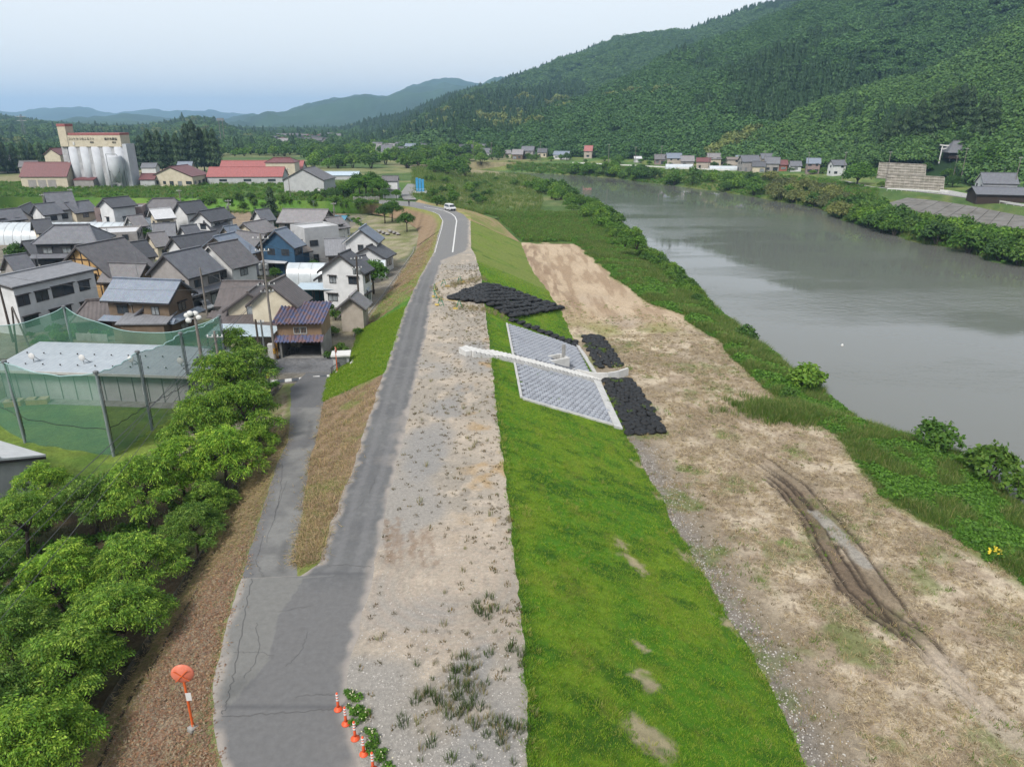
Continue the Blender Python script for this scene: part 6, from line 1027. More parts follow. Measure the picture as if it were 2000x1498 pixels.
# ------------------------------------------------------------------ utility poles and wires
PT = {}
def upole(key, label, px_, py_, h, arms=(), trans=0, mat=POLEC, r=.17, band=False, lean=0, g=None):
    q = G(px_, py_, VZ if g is None else g); t_ = thing('utility_pole', label, 'utility pole', q, 0, 'utility poles'); tp = Vector((lean * h, 0, h)); MB().tube((0, 0, -.4), tp, r, r * .62, 10).build('shaft', mat, t_)
    for z, w_, a in arms:
        e = Vector((math.cos(a), math.sin(a), 0)) * w_ / 2; m_ = Vector((lean * z, 0, z)); am = MB().tube(m_ - e, m_ + e, .055, .055, 6).build('cross_arm', STEEL, t_)
        for f in (-.9, -.3, .35, .9): MB().lathe([(.05, 0), (.08, .06), (.05, .12), (.07, .18), (.02, .22)], 7, tuple(m_ + e * f + Vector((0, 0, .05)))).build('insulator', WHITE, am)
    for k in range(trans): MB().lathe([(.2, 0), (.24, .05), (.24, .75), (.16, .85)], 10, (.35 * (1 if k % 2 else -1) + lean * h * .75, -.15, h * .72 - .5 * (k // 2))).build('transformer', STEEL, t_)
    if band: MB().lathe([(r + .015, 0), (r + .01, .7)], 10, (0, 0, .8)).build('warning_band', M('yellow_black_band', C(226, 170, 40), C(60, 54, 40), 9, .7, lo=.48, hi=.52), t_)
    PT[key] = q + tp; return t_
upole('main', 'tall utility pole with transformers beside the tan garage', 538, 703, 15.2, ((14.6, 1.8, .2), (13.2, 1.6, .2), (9.2, 2.0, .4), (8.4, 1.5, .4)), 4, band=True); upole('white', 'leaning utility pole with transformers in front of the white gabled house', 703, 626, 9.4, ((8.9, 1.7, .5), (7.6, 1.4, .5)), 2, WOOD, lean=.02)
upole('left', 'weathered pole before the white apartment block', 26, 668, 9.5, ((9.1, 1.2, .3),), 0, WOOD); upole('mid', 'slim concrete pole beside the white car', 405, 617, 7.2, (), 0); upole('ins', 'pole with three white insulators rising from the trees', 443, 810, 8.6, ((8.0, 1.5, .05),), 0)
upole('drain', 'light grey pole with yellow band at the drain crossing', 525, 752, 7.4, ((7.1, .6, .2),), 0, STEEL, .15, True); upole('dk1', 'dark wooden pole left of the drain crossing', 514, 742, 7.0, (), 0, WOOD); upole('gar', 'short grey pole behind the garden shrubs', 270, 668, 5.2, ((5.0, .5, .4),), 0, POLEC, .12)
upole('r1', 'concrete pole beside the cube shaped house', 657, 465, 8.5, ((8.1, 1.2, .2),), 0); upole('r2', 'concrete pole in front of the low pale roofed house', 454, 457, 8.5, ((8.1, 1.4, .2), (7.2, 1.2, .2)), 1); upole('r3', 'concrete pole among the cream houses', 149, 432, 9, ((8.6, 1.2, .2),), 0); upole('r4', 'concrete pole rising in front of the greenhouse', 98, 452, 9.5, ((9.1, 1.2, .2),), 0); upole('r5', 'concrete pole behind the white gabled storehouse', 360, 440, 9.5, ((9.1, 1.2, .2),), 0); upole('r6', 'slim pole on the bank beyond the bare field', 570, 412, 13, ((12.6, 1.1, .2),), 0, POLEC, .13); upole('near', 'short wooden post standing among the cherry trees', 322, 975, 2.4, (), 0, WOOD, .16)
q = G(408, 790, VZ); t_ = thing('floodlight_pole', 'tall pole topped by a cluster of white floodlights', 'floodlight pole', (q.x, q.y, VZ)); hh = 9.3; MB().tube((0, 0, -.4), (0, 0, hh), .2, .13, 10).build('shaft', POLEC, t_); MB().tube((-.7, 0, hh - .2), (.5, 0, hh - .2), .05, .05, 6).build('bracket', STEEL, t_)
for k, (x_, z) in enumerate(((-.75, .1), (-.35, .35), (.1, .3), (-.6, -.35), (.35, -.1))): d = MB().lathe([(.06, -.35), (.3, -.2), (.36, .05), (.2, .2), (.05, .25)], 12); d.v = [(x * .9 + x_, -z2 * .5 - .15 * (k % 2), y * .8 + hh + z) for x, y, z2 in d.v]; d.build('lamp', WHITE, t_, True)
q = G(48, 700, VZ); t_ = thing('pole_frame', 'A shaped pair of braced poles by the white apartment block', 'pole frame', (q.x, q.y, VZ)); MB().tube((-.9, 0, -.3), (0, 0, 6.4), .13, .1, 8).build('leg', WOOD, t_); MB().tube((1.0, .3, -.3), (.05, 0, 6.5), .13, .1, 8).build('leg', POLEC, t_)
CAB = M('cable_rubber', C(96, 98, 100), C(80, 82, 84), 2, .7)
def wire(label, A, B, sag, r=.018):
    A, B = Vector(A), Vector(B); pts = []
    for i in range(17): u = i / 16; q = A.lerp(B, u); q.z -= sag * 4 * u * (1 - u); pts.append(q)
    mb = MB(); mb.path(pts, r, 4); tagit(mb.build('overhead_wire', CAB), label, 'wire', 'overhead wires')
def pt(k, dz=0, dx=0): return PT[k] + Vector((dx, 0, dz))
wire('thick bare cable crossing above the cherry trees', pt('main', -6.4), G(-60, 1120, 3.0), .5, .035)
for k, lb_ in enumerate(('upper', 'middle', 'lower')): wire('%s one of three wires above the left trees' % lb_, pt('ins', -.5, -.6 + .5 * k), G(-80 + 10 * k, 1190 + 45 * k, 3.2 - .5 * k), .6, .022)
wire('wire from the tall pole to the leaning pole', pt('main', -1), pt('white', -.5), .8); wire('wire from the tall pole towards the weathered pole', pt('main', -6), pt('left', -.6), 1.2); wire('wire between the slim concrete pole and the tall pole', pt('main', -6.8), pt('mid', -.3), .5); wire('wire from the tall pole to the village edge', pt('main', -.8), pt('r2', -.5), 1.4); wire('wire from the leaning pole to the cube house pole', pt('white', -.6), pt('r1', -.6), 1.0); wire('wire from the village edge pole to the cream houses', pt('r2', -.6), pt('r5', -.6), 1.0); wire('wire between the storehouse pole and greenhouse pole', pt('r5', -.6), pt('r4', -.6), 1.4); wire('wire from the tall pole down to the insulator pole', pt('main', -6), pt('ins', -.5), .4)
# ------------------------------------------------------------------ vehicles and the walker
PAINT = M('white_car_paint', C(238, 240, 242), C(230, 232, 234), 1, .25, spec=.6); CGL = M('car_glass', C(40, 46, 54), C(52, 58, 66), 1, .06, spec=.7); TYRE = M('tyre_rubber', C(40, 40, 42), C(34, 34, 36), 3, .9); RIM = M('wheel_rim', C(170, 172, 174), C(150, 152, 154), 3, .4, metal=.6); LAMP = M('lamp_glass', C(220, 226, 230), C(200, 206, 210), 2, .1); RED = M('tail_lamp', C(190, 40, 36), C(170, 34, 30), 2, .2)
def car(label, p, rz, L_=4.0, w_=1.62, h=1.62, group=None, black=False):
    t_ = thing('car', label, 'car', p, rz, group); prof = [(-L_ / 2, .35), (-L_ / 2 + .02, .8), (-L_ / 2 + .1, .98), (-L_ / 2 + .35, h - .06), (-L_ / 2 + .6, h), (.35 * L_ / 2, h), (.5 * L_ / 2, h - .1), (.72 * L_ / 2, 1.02), (.95 * L_ / 2, .88), (L_ / 2, .7), (L_ / 2, .35)]
    n = len(prof); V = []
    for y_, k in ((-w_ / 2, .0), (-w_ / 2 + .001, 0), (w_ / 2, 0)): pass
    sec = [(-1, .0), (-.96, .06), (.96, .06), (1, .0)]
    for s_, b in sec:
        for x, z in prof: tw = (1 - .2 * max(0, (z - .95) / .7)); V.append((x * (1 - .0), s_ * w_ / 2 * tw, z + (b if .5 < z else 0) * .3))
    mb = MB(); mb.add(V, [(j * n + i, j * n + i + 1, (j + 1) * n + i + 1, (j + 1) * n + i) for j in range(3) for i in range(n - 1)] + [tuple(range(n)), tuple(range(3 * n, 4 * n))[::-1], (0, 3 * n, 4 * n - 1, n - 1)]); mb.build('body', PAINT, t_)
    for sg in (-1, 1):
        g_ = MB(); yy = lambda z: sg * (w_ / 2 * (1 - .2 * max(0, (z - .95) / .7)) + .012); q = [(-L_ / 2 + .3, 1.02), (-L_ / 2 + .45, h - .14), (.4 * L_ / 2, h - .14), (.62 * L_ / 2, 1.04)]; g_.quad(*[(x, yy(z), z) for x, z in q]); g_.build('side_window', CGL, t_)
        MB().box(-.02, .02, sg * (w_ / 2) - .012, sg * (w_ / 2) + .012, .5, 1.0).build('door_seam', TRIM, t_)
        MB().box(L_ / 2 - .12, L_ / 2 + .015, sg * w_ / 2 * .62 - .18, sg * w_ / 2 * .62 + .18, .62, .78).build('headlight', LAMP, t_); MB().box(-L_ / 2 - .012, -L_ / 2 + .1, sg * w_ / 2 * .8 - .1, sg * w_ / 2 * .8 + .1, .75, 1.0).build('tail_light', RED, t_); MB().box(.5 * L_ / 2, .5 * L_ / 2 + .12, sg * w_ / 2, sg * (w_ / 2 + .16), .95, 1.1).build('door_mirror', PAINT, t_)
        for x in (-L_ * .31, L_ * .31): wh = MB().tube((x, sg * (w_ / 2 - .2), .31), (x, sg * (w_ / 2 + .01), .31), .31, .31, 16).build('wheel', TYRE, t_); MB().tube((x, sg * (w_ / 2 + .01), .31), (x, sg * (w_ / 2 + .025), .31), .19, .17, 12).build('rim', RIM, wh)
    MB().quad((.53 * L_ / 2, -w_ * .4, h - .12), (.53 * L_ / 2, w_ * .4, h - .12), (.75 * L_ / 2, w_ * .45, 1.07), (.75 * L_ / 2, -w_ * .45, 1.07)).build('windscreen', CGL, t_); MB().quad((-L_ / 2 + .04, -w_ * .42, 1.05), (-L_ / 2 + .04, w_ * .42, 1.05), (-L_ / 2 + .28, w_ * .38, h - .14), (-L_ / 2 + .28, -w_ * .38, h - .14)).build('rear_window', CGL, t_); MB().box(L_ / 2 - .02, L_ / 2 + .03, -w_ * .42, w_ * .42, .38, .58).build('bumper_grille', BLACK, t_)
    return t_
q = G(879, 411); car('white car standing on the bend of the levee road', q, R(-62), 4.4, 1.8, 1.75); q = G(396, 607, VZ); car('white small car parked behind the slim concrete pole', q, R(-25), 3.6, 1.5, 1.7); q = G(560, 510, VZ); car('white van parked beside the blue clad house', q, R(-8), 4.0, 1.6, 1.85); q = G(296, 505, VZ); car('white car half hidden beside the grey workshop', q, R(-30), 3.5, 1.5, 1.6)
def person(label, p, rz, h=1.7):
    V = [(0, 0, .93), (0, 0, 1.15), (0, 0, 1.38), (0, 0, 1.5), (0, .02, 1.6), (0, .02, 1.72), (.1, 0, .88), (.11, .02, .48), (.12, -.02, .07), (.13, .13, .03), (-.1, 0, .88), (-.11, .0, .48), (-.13, -.02, .07), (-.14, .13, .03), (.19, 0, 1.4), (.25, -.02, 1.12), (.22, .08, .88), (-.19, 0, 1.4), (-.25, -.02, 1.12), (-.22, .08, .88)]
    E = [(0, 1), (1, 2), (2, 3), (3, 4), (4, 5), (0, 6), (6, 7), (7, 8), (8, 9), (0, 10), (10, 11), (11, 12), (12, 13), (2, 14), (14, 15), (15, 16), (2, 17), (17, 18), (18, 19)]
    Rr = [.14, .13, .15, .065, .1, .085, .1, .07, .05, .045, .1, .07, .05, .045, .07, .05, .035, .07, .05, .035]; me = bpy.data.meshes.new('body'); me.from_pydata(V, E, []); t_ = thing('person', label, 'person', p, rz); t_.scale = (h / 1.78,) * 3; o = obj('body', me, t_); md = o.modifiers.new('skin', 'SKIN')
    for i, r in enumerate(Rr): me.skin_vertices[0].data[i].radius = (r, r)
    me.skin_vertices[0].data[0].use_root = True; o.modifiers.new('sub', 'SUBSURF').render_levels = 2; me.materials.append(M('dark_clothing', C(42, 44, 50), C(34, 36, 42), 3, .9))
    hd = MB().lathe([(.02, -.13), (.07, -.1), (.095, 0), (.085, .07), (.05, .12)], 12, (0, .02, 1.66)); hd.build('face', M('skin', C(206, 168, 142), C(190, 150, 124), 3, .6), t_, True); MB().lathe([(.1, 0), (.104, .05), (.07, .12), (.01, .145)], 12, (0, .0, 1.66)).build('hair', BLACK, t_, True)
person('person in dark clothes standing on the levee road at the bend', G(799, 402.5), 2.8)

# ------------------------------------------------------------------ yard walls and more village greenery
for k, (a_, b_) in enumerate((((150, 665), (212, 668)), ((232, 520), (262, 534)), ((300, 470), (345, 476)), ((560, 488), (622, 486)), ((575, 550), (622, 552)), ((690, 520), (742, 500)), ((420, 625), (500, 640)), ((395, 470), (440, 462)), ((60, 470), (20, 478)), ((640, 620), (690, 610)), ((540, 440), (580, 436)), ((250, 470), (292, 462)))):
    A, B = G(*a_, VZ), G(*b_, VZ); dv = B - A; n = max(2, int(dv.length / 1.6)); t_ = thing('yard_wall', 'low grey block yard wall ' + ['edging the garden by the net', 'beside the timbered house drive', 'below the slim dark roof', 'under the cube shaped house', 'by the half round greenhouse', 'behind the little greenhouse', 'in front of the brown roofed house', 'between the tiled gables', 'left of the black walled house', 'behind the beige shed', 'beside the tall conifer', 'along the workshop yard'][k], 'wall', A, 0, 'yard walls'); nn = Vector((-dv.y, dv.x, 0)).normalized() * .15
    for i in range(n): e0_, e1_ = dv * (i / n), dv * ((i + .97) / n); MB().prism([e0_, e1_, e1_ + nn, e0_ + nn], (0, 0, 1.0)).build('wall_panel', CONC2, t_)
# ------------------------------------------------------------------ grain silo and warehouses beyond the bank
SG = -.5; q = G(200, 367, SG); sz_ = math.atan2(0.02, 1)
silo = thing('grain_silo', 'pale grey grain silo of five cylinders with red roofed head house', 'silo', (q.x, q.y, SG), .0); silo.scale = (.86, .86, .9); SC = M('silo_concrete', C(216, 221, 228), C(196, 200, 208), .25, .8); SCR = WM['cream']
for k in range(5):
    c_ = MB().lathe([(2.55, -1), (2.55, 16.3)], 24, (-10.2 + 4.95 * k, 2.6, 0)).build('cylinder', SC, silo, True); MB().lathe([(2.55, 0), (2.55, 17.5)], 20, (-10.2 + 4.95 * k, 7.2, -1)).build('rear_cylinder', SC, silo, True)
SCG = M('rain_stain', C(176, 176, 180), C(204, 206, 210), .5, .9)  # greyer than the cylinders, for the strips between them and the lift shaft
for k in range(4): MB().box(-7.72 + 4.95 * k - .9, -7.72 + 4.95 * k + .9, .75, 1.6, 0, 16.2).build('infill_strip', SCG, silo)
hd = MB().box(-13.8, 11.6, .4, 8.2, 16.3, 20.8).build('head_house', SCR, silo); MB().box(-10.6, 11.6, .3, 8.4, 20.82, 21.7).build('red_fascia', RT['red'], hd)
tw = MB().box(-14.6, -11.2, .2, 6, 16.4, 24.2).build('lift_tower', SCR, silo); MB().box(-14.7, -11.1, .1, 6.1, 24.2, 25.2).build('tower_cap', RT['red'], tw); MB().box(-15, -12.5, 1, 5, -1, 16.3).build('lift_shaft', SCG, silo)
def text(par, s, x, z, size, y, mat, sx=1.0):
    cu = bpy.data.curves.new('lettering', 'FONT'); cu.body = s; cu.size = size; cu.extrude = .03; cu.materials.append(mat); tmp = bpy.data.objects.new('lettering_curve', cu); me = bpy.data.meshes.new_from_object(tmp); bpy.data.objects.remove(tmp); o = bpy.data.objects.new('lettering', me); COL.objects.link(o); o.parent = par; o.location = (x, y, z); o.rotation_euler = (math.pi / 2, 0, 0); o.scale = (sx, 1, 1); return o
BLK = M('black_letter', C(50, 50, 54), C(44, 44, 48), 2, .7)
text(hd, 'コシヒカリのふるさと', -11.0, 18.9, 1.25, .32, BLK, .92); text(hd, '福井市農協', 4.6, 18.9, 1.2, .32, BLK, .92); text(hd, '昭和', -1.8, 17.7, .85, .32, BLK); text(hd, '組合', 7.8, 17.7, .85, .32, BLK)
MB().box(-9.2, -8.5, .2, .4, 17, 18.2).build('white_plate', WHITE, hd)
MB().box(11.6, 13.4, .6, 7.8, -1, 17.4).build('stair_tower', SC, silo); hp = MB(); hp.lathe([(.6, 2), (3.0, 7.5), (3.0, 12.4), (2.6, 12.9)], 14, (8.6, -1.6, 0)); hp.build('hopper_bin', SC, silo, True)
pf = MB()
for x_ in (6.4, 10.8): pf.tube((x_, -3.4, -1), (x_, -3.4, 8), .15, .15, 6); pf.tube((x_, .2, -1), (x_, .2, 8), .15, .15, 6)
pf.path([(5.3, -2, 0), (5.3, -2, 13.6), (9.5, -2, 13.6), (10.2, -2, 12.8)], .14, 6); pf.path([(6.4, -3.4, 7), (10.8, -3.4, 2), (6.4, -3.4, 2), (10.8, -3.4, 7)], .1, 5); pf.build('pipe_frame', STEEL, silo)
def fh(name, label, px_, py_, w_, d, he, hr, rz, wall, roof, kind='gable', g=SG, wins=False, cat='warehouse', group='buildings round the grain silo', **k2):
    q = G(px_, py_, g); return H(name, label, 0, 0, hr, d, he, wall, roof, kind, g=g, wins=wins, cat=cat, group=group, loc=(q.x, q.y + d / 2, g), rz=rz, L=w_, over=.3, ac=False, **k2)
t_, W, D, he = fh('warehouse', 'tall cream gabled building left of the silo', 117, 358, 9, 7.4, 11, 13.2, 1.45, 'cream', 'maroon')
for k in range(6): MB().box(4.52, 4.56, -1.9 + k * .62, -1.4 + k * .62, 7.6, 8.7).build('window', GLASS, t_)
t_, W, D, he = fh('warehouse', 'cream building with big maroon sloping roof left of the silo', 88, 369, 17.5, 10, 4.4, 9.0, .03, 'cream', 'maroon')
for k in range(3): MB().box(-6 + 3.6 * k, -3 + 3.6 * k, -D / 2 - .06, -D / 2, .2, 3.2).build('shutter', WM['grey'], t_)
fh('warehouse', 'cream shed with half red half rusty roof before the silo', 200, 366, 8.5, 5, 5, 6.4, .0, 'cream', 'red', 'shed'); fh('shed', 'low rusty roofed lean-to before the silo', 165, 368, 8, 4, 2.9, 4.0, 0, 'grey', 'maroon', 'shed', cat='shed')
fh('warehouse', 'cream gabled building with dark maroon roof right of the silo', 336, 366, 14, 17, 3.8, 7.2, 1.5, 'cream', 'maroon', wins=True); fh('shed', 'small greenish shed between the silo and the gabled building', 288, 366, 6, 6, 2.8, 4.6, .05, 'palegr', 'maroon', cat='shed')
t_, W, D, he = fh('warehouse', 'long red roofed warehouse beyond the bank, front one', 478, 361, 30, 10, 3.0, 6.2, .04, 'palegr', 'red')
for k in range(3): MB().box(-10 + 9.5 * k, -7 + 9.5 * k, -D / 2 - .05, -D / 2, 1.2, 2.1).build('window', GLASS, t_)
fh('warehouse', 'long pinkish red roofed warehouse beyond the bank, rear one', 510, 349, 36, 10, 3.6, 7.0, .04, 'palegr', 'red'); fh('warehouse', 'raised section with dark red hipped roof on the red warehouse', 549, 352, 7, 9, 7.2, 8.8, .04, 'cream', 'maroon', 'hip', wins=False)
t_, W, D, he = fh('warehouse', 'grey gabled warehouse with ridged tile roof on the bank', 596, 378, 13, 15, 4.4, 8.0, 1.48, 'palegr', 'brown'); 
t_, W, D, he = fh('storehouse', 'white two storey storehouse with dark tiled roof bands beside the bend', 762, 389, 5.4, 5.6, 5.6, 6.8, .05, 'white', 'brown', cat='storehouse', skirt=(2.7, .6))
fh('house', 'grey roofed house in the distance left of the red warehouses', 20, 336, 14, 9, 4.2, 7.2, .05, 'grey', 'grey', cat='house'); fh('house', 'small dark house behind the maroon roof', 52, 340, 8, 7, 3.2, 5.6, .3, 'beige', 'brown', cat='house'); fh('house', 'little blue roofed house before the cedars', 360, 340, 7, 6, 3.2, 5.2, .1, 'beige', 'blue', cat='house'); fh('house', 'little pale house before the cedar row', 290, 341, 7, 6, 3, 4.8, .1, 'white', 'grey', cat='house')
fh('greenhouse_shed', 'long low pale greenhouse roofs behind the grey warehouse', 640, 352, 26, 8, 1.8, 3.0, .02, 'palegr', 'lblue', cat='greenhouse')
q = G(651, 367, 0); t_ = thing('storage_drum', 'blue half round storage hut beside the hedge', 'hut', (q.x, q.y, -.2), .2); mb = MB(); n = 10; pr = [(1.2 * math.cos(math.pi * i / n), 1.7 * math.sin(math.pi * i / n)) for i in range(n + 1)]; mb.add([(x, y, z) for y in (-1.2, 1.2) for x, z in pr], [(i, i + 1, n + 2 + i, n + 1 + i) for i in range(n)] + [tuple(range(n + 1))]); mb.build('shell', RT['sky'], t_); MB().box(-.5, .5, -1.25, -1.2, 0, 1.2).build('door', WHITE, t_)
q = G(626, 383, 0); t_ = thing('signboard', 'white signboard on the bank beside the hedge', 'signboard', (q.x, q.y, -.1)); MB().box(-.8, .8, -.03, .03, 1.0, 2.3).build('panel', WHITE, t_); [MB().tube((x, .05, -.2), (x, .05, 1.9), .05, .05, 6).build('post', STEEL, t_) for x in (-.6, .6)]
A, B = G(690, 392, 0), G(742, 391, 0); dv = B - A; t_ = thing('stone_fence', 'low grey stone fence in front of the dark tree group', 'fence', (A.x, A.y, 0)); n = 14
for k in range(n): e0_, e1_ = dv * (k / n), dv * ((k + .82) / n); MB().prism([e0_, e1_, e1_ + Vector((0, .25, 0)), e0_ + Vector((0, .25, 0))], (0, 0, 1.0 + .2 * (k % 3 == 0))).build('fence_stone', CONC2, t_)
q = G(816, 384, -1.5); t_ = thing('sluice_gate', 'sluice gate with bright blue hoist panels on a concrete platform', 'sluice gate', (q.x, q.y, -2.0), .05); MB().box(-2.6, 2.6, 0, 4, -3, 1.6).build('pier', CONC2, t_); MB().box(-3.0, 3.0, -.3, 4.3, 1.6, 2.0).build('deck', CONC, t_)
for k in range(3): MB().box(-.6 + 1.0 * k, .2 + 1.0 * k, 1.2, 2.2, 2.0, 6.6 - .25 * k).build('hoist_panel', M('bright_blue_paint', C(80, 176, 232), C(66, 156, 214), 2, .5), t_)
for k in range(7): MB().tube((-2.9 + k * .96, -.2, 2.0), (-2.9 + k * .96, -.2, 3.0), .04, .04, 5).build('railing_post', FRW, t_)
MB().tube((-2.9, -.2, 3.0), (2.9, -.2, 3.0), .04, .04, 5).build('handrail', FRW, t_)
ribbon('farm_road', [G(801, 391, -.1), G(797, 385, -.1), G(794, 378, -.1), G(800, 368, -.1), G(806, 360, -.1)], 4.0, .02, GM['road'], kind='structure'); 
me = bpy.data.objects['farm_road'].data; a = me.color_attributes.new("Col", 'FLOAT_COLOR', 'POINT'); a.data.foreach_set("color", np.tile(np.r_[C(150, 150, 148), 1], (len(me.vertices), 1)).ravel())
# ------------------------------------------------------------------ trees of the plain and village
ORD = ['leftmost of its row'] + [w_ + ' from the left in its row' for w_ in 'second third fourth fifth sixth seventh eighth ninth tenth eleventh twelfth thirteenth fourteenth'.split()]
CEDG = 'dark cedars round the silo'
for k, (px_, py_, s_) in enumerate(sorted(((282, 338, .85), (300, 337, 1.0), (318, 337, .95), (336, 336, .9), (352, 336, .95), (374, 335, 1.1), (386, 335, 1.15), (400, 334, 1.05), (412, 334, 1.05), (424, 334, .98), (364, 336, .85), (308, 335, .9), (0, 342, .85), (16, 341, .8), (34, 340, .78), (52, 340, .82), (70, 339, .8), (88, 339, .8), (104, 338, .72), (120, 338, .7), (270, 338, .7), (-16, 342, .9)))):
    q = G(px_, py_, -1.5); side = 'right of the silo' if px_ > 200 else 'left of the silo'; plant('cedar_tree', 'dark cedar %s, %s' % (side, ORD[k if px_ < 200 else k - 9]), 'tree', (q.x, q.y, -1.5), s_ * rnd.uniform(.95, 1.05) * (1.15 if px_ > 200 else 1.0), cedar_k[k % 2], group=CEDG)
for k, (px_, py_, s_, lb_) in enumerate(((690, 388, 1.7, 'left one of the dark tree group beside the bend'), (715, 386, 2.0, 'tall middle one of the dark tree group beside the bend'), (742, 388, 1.8, 'right one of the dark tree group by the storehouse'), (728, 380, 2.0, 'rear one of the dark tree group beside the bend'), (703, 379, 1.9, 'hindmost left one of the dark tree group'), (672, 386, 1.2, 'small one at the left end of the dark group'), (775, 391, .9, 'light green one hiding the storehouse corner'), (752, 392, 1.0, 'small one in front of the white storehouse'))):
    q = G(px_, py_, -.2); plant('broadleaf_tree', 'broadleaf tree, ' + lb_, 'tree', (q.x, q.y, -.3), s_ * .72, broad_k[k % 3], group='trees at the bend')
for k, (px_, py_, s_, lb_) in enumerate(((752, 436, 1.0, 'left of the two round trees below the levee bend'), (766, 432, 1.15, 'right of the two round trees below the levee bend'), (795, 452, .95, 'round garden tree beside the curved drain'), (730, 574, 1.1, 'leafy tree beside the white gabled house'), (240, 452, .75, 'ball shaped bush by the clear greenhouse'), (285, 478, .8, 'garden pine behind the low tiled roofs'), (316, 480, .6, 'small tree in front of the white slim house'), (300, 655, .62, 'green tree beside the net behind the grey shed'), (40, 520, .9, 'dark tree in the garden left of the timbered gable'), (70, 512, .8, 'round tree in the garden of the timbered gable'), (500, 470, .6, 'small tree among the roofs behind the tall pole'), (580, 470, .45, 'small tree beside the cube house'), (622, 480, .5, 'tree between the carport and the grey tiled house'))):
    q = G(px_, py_, VZ); plant('village_tree', lb_, 'tree', (q.x, q.y, VZ), s_, broad_k[k % 3], group='village trees')
q = G(535, 452, VZ); plant('conifer_tree', 'tall dark conifer beside the long pale roofed house', 'tree', (q.x, q.y, VZ), .62, cedar_k[0])
def shrub(label, px_, py_, r, g, group=None, k=None, name='shrub', zf=None):
    q = G(px_, py_, g) if zf is None else S(px_, py_); plant(name, label, 'shrub', q, (r, r, r * rnd.uniform(.85, 1.15)), shrub_k[rnd.randrange(3) if k is None else k], ('stems', 'foliage'), group)
gl_ = 'garden shrub below the white apartment block'; 
for k in range(30): px_ = rnd.uniform(60, 230); py_ = 640 + (230 - px_) * .16 + rnd.uniform(-14, 14); shrub(gl_, px_, py_, rnd.uniform(.35, .85), VZ, 'garden shrubs below the apartment block')
for px_, py_, r, lb_ in ((205, 648, .7, 'clipped shrub by the garden path'), (175, 660, .5, 'pinkish azalea mound in the garden'), (650, 655, 1.0, 'leafy shrub beside the tan garage'), (665, 690, .9, 'shrub behind the rubbish shelter'), (690, 640, .9, 'shrub before the beige shed'), (655, 625, 1.0, 'yellow green shrub behind the tan garage'), (640, 610, 1.1, 'tall shrub left of the beige shed'), (640, 700, .6, 'low shrub at the garage right wall'), (700, 655, .8, 'shrub at the foot of the levee by the garden'), (370, 688, .8, 'yellow flowering shrub inside the net'), (710, 470, .6, 'shrub by the vegetable plots'), (700, 432, .8, 'garden bush near the sky blue shed'), (630, 655, .9, 'shrub between the locker and shed'), (760, 500, .5, 'bush beside the curved drain'), (735, 540, .7, 'bush behind the little greenhouse')):
    shrub(lb_, px_, py_, r, VZ, 'village shrubs')
rv = random.Random(12)
for k in range(70):
    px_, py_ = rv.uniform(0, 720), rv.uniform(425, 560); q = G(px_, py_, VZ)
    if any(abs((Matrix.Rotation(-o.rotation_euler.z, 3, 'Z') @ (q - o.location)).x) < o['_W'] / 2 + .6 and abs((Matrix.Rotation(-o.rotation_euler.z, 3, 'Z') @ (q - o.location)).y) < o['_D'] / 2 + .6 for o in scene.objects if '_W' in o): continue
    if rv.random() < .3: plant('yard_tree', 'small leafy tree in a village yard', 'tree', q, rv.uniform(.4, .7), broad_k[k % 3], group='yard trees among the houses')
    else: plant('yard_shrub', 'green shrub in a village yard', 'shrub', q, rv.uniform(.6, 1.2), shrub_k[k % 3], ('stems', 'foliage'), 'yard shrubs among the houses')
for px_, py_, n, lb_ in ((690, 433, 5, 'green vegetable row by the bare plots'),):
    for k in range(n): shrub(lb_, px_ + k * 5, py_ + k * 3, .7, VZ, 'vegetable row')
# garden plots
PL = M('grey_plot_sheet', C(176, 172, 168), C(150, 146, 138), 1, .9)
for k in range(6): q = G(741 + 7 * k, 452 + 2.5 * (k % 3), VZ); t_ = thing('plot_cover', 'pale sheet covered garden plot %s below the levee' % ['first', 'second', 'third', 'fourth', 'fifth', 'sixth'][k], 'garden plot', (q.x, q.y, VZ + .02), .3, 'garden plots below the levee'); MB().box(-.45, .45, -2.2, 2.2, 0, .14).build('sheet', PL, t_); MB().box(-.5, .5, -2.3, -2.21, 0, .2).build('edge_board', WM['timber'], t_)
# green fringe on the bank
rb_ = random.Random(4)
for k in range(46): px_ = rb_.uniform(390, 735); shrub('low bush along the grassy bank behind the village', px_, 392 + rb_.uniform(-2, 16), rb_.uniform(.8, 1.5), -1.2 - 1.5 * rb_.random(), 'bushes on the grassy bank', None, 'bank_bush', 1)
for k in range(16): px_ = rb_.uniform(590, 690); shrub('hedge bush in front of the grey warehouse', px_, 385 + rb_.uniform(-6, 3), rb_.uniform(1.1, 1.9), 0, 'hedge by the grey warehouse', 1, 'hedge_bush', 1)
n = 7000; xx = rng.uniform(-300, -42, n); yy = rng.uniform(224, 300, n); PG = on_ground(xx, yy); pxx, pyy = proj(PG); ok = (pxx > -20) & (pxx < 760) & (PG[:, 2] < .6); scatter('bank_growth', [wild_p[0], wild_p[1], wild_p[4], wild_p[5]], PG[ok], rng.uniform(1., 2.2, ok.sum()), label='wild green growth on the bank behind the village', cat='grass', rng=rng)
for k in range(150):
    px_ = rb_.uniform(600, 985); py_ = rb_.choice([rb_.uniform(293, 312), rb_.uniform(300, 330), rb_.uniform(315, 346)]); 
    if px_ > 925 and py_ > 322: continue
    if py_ > 330 and px_ < 830: continue
    q = S(px_, py_); shrub('round green tree in the wooded belt on the plain', px_, py_, rb_.uniform(3.0, 5.2) * (1.25 if q.y > 500 else 1), 0, 'wooded belt on the plain', None, 'belt_tree', 1)
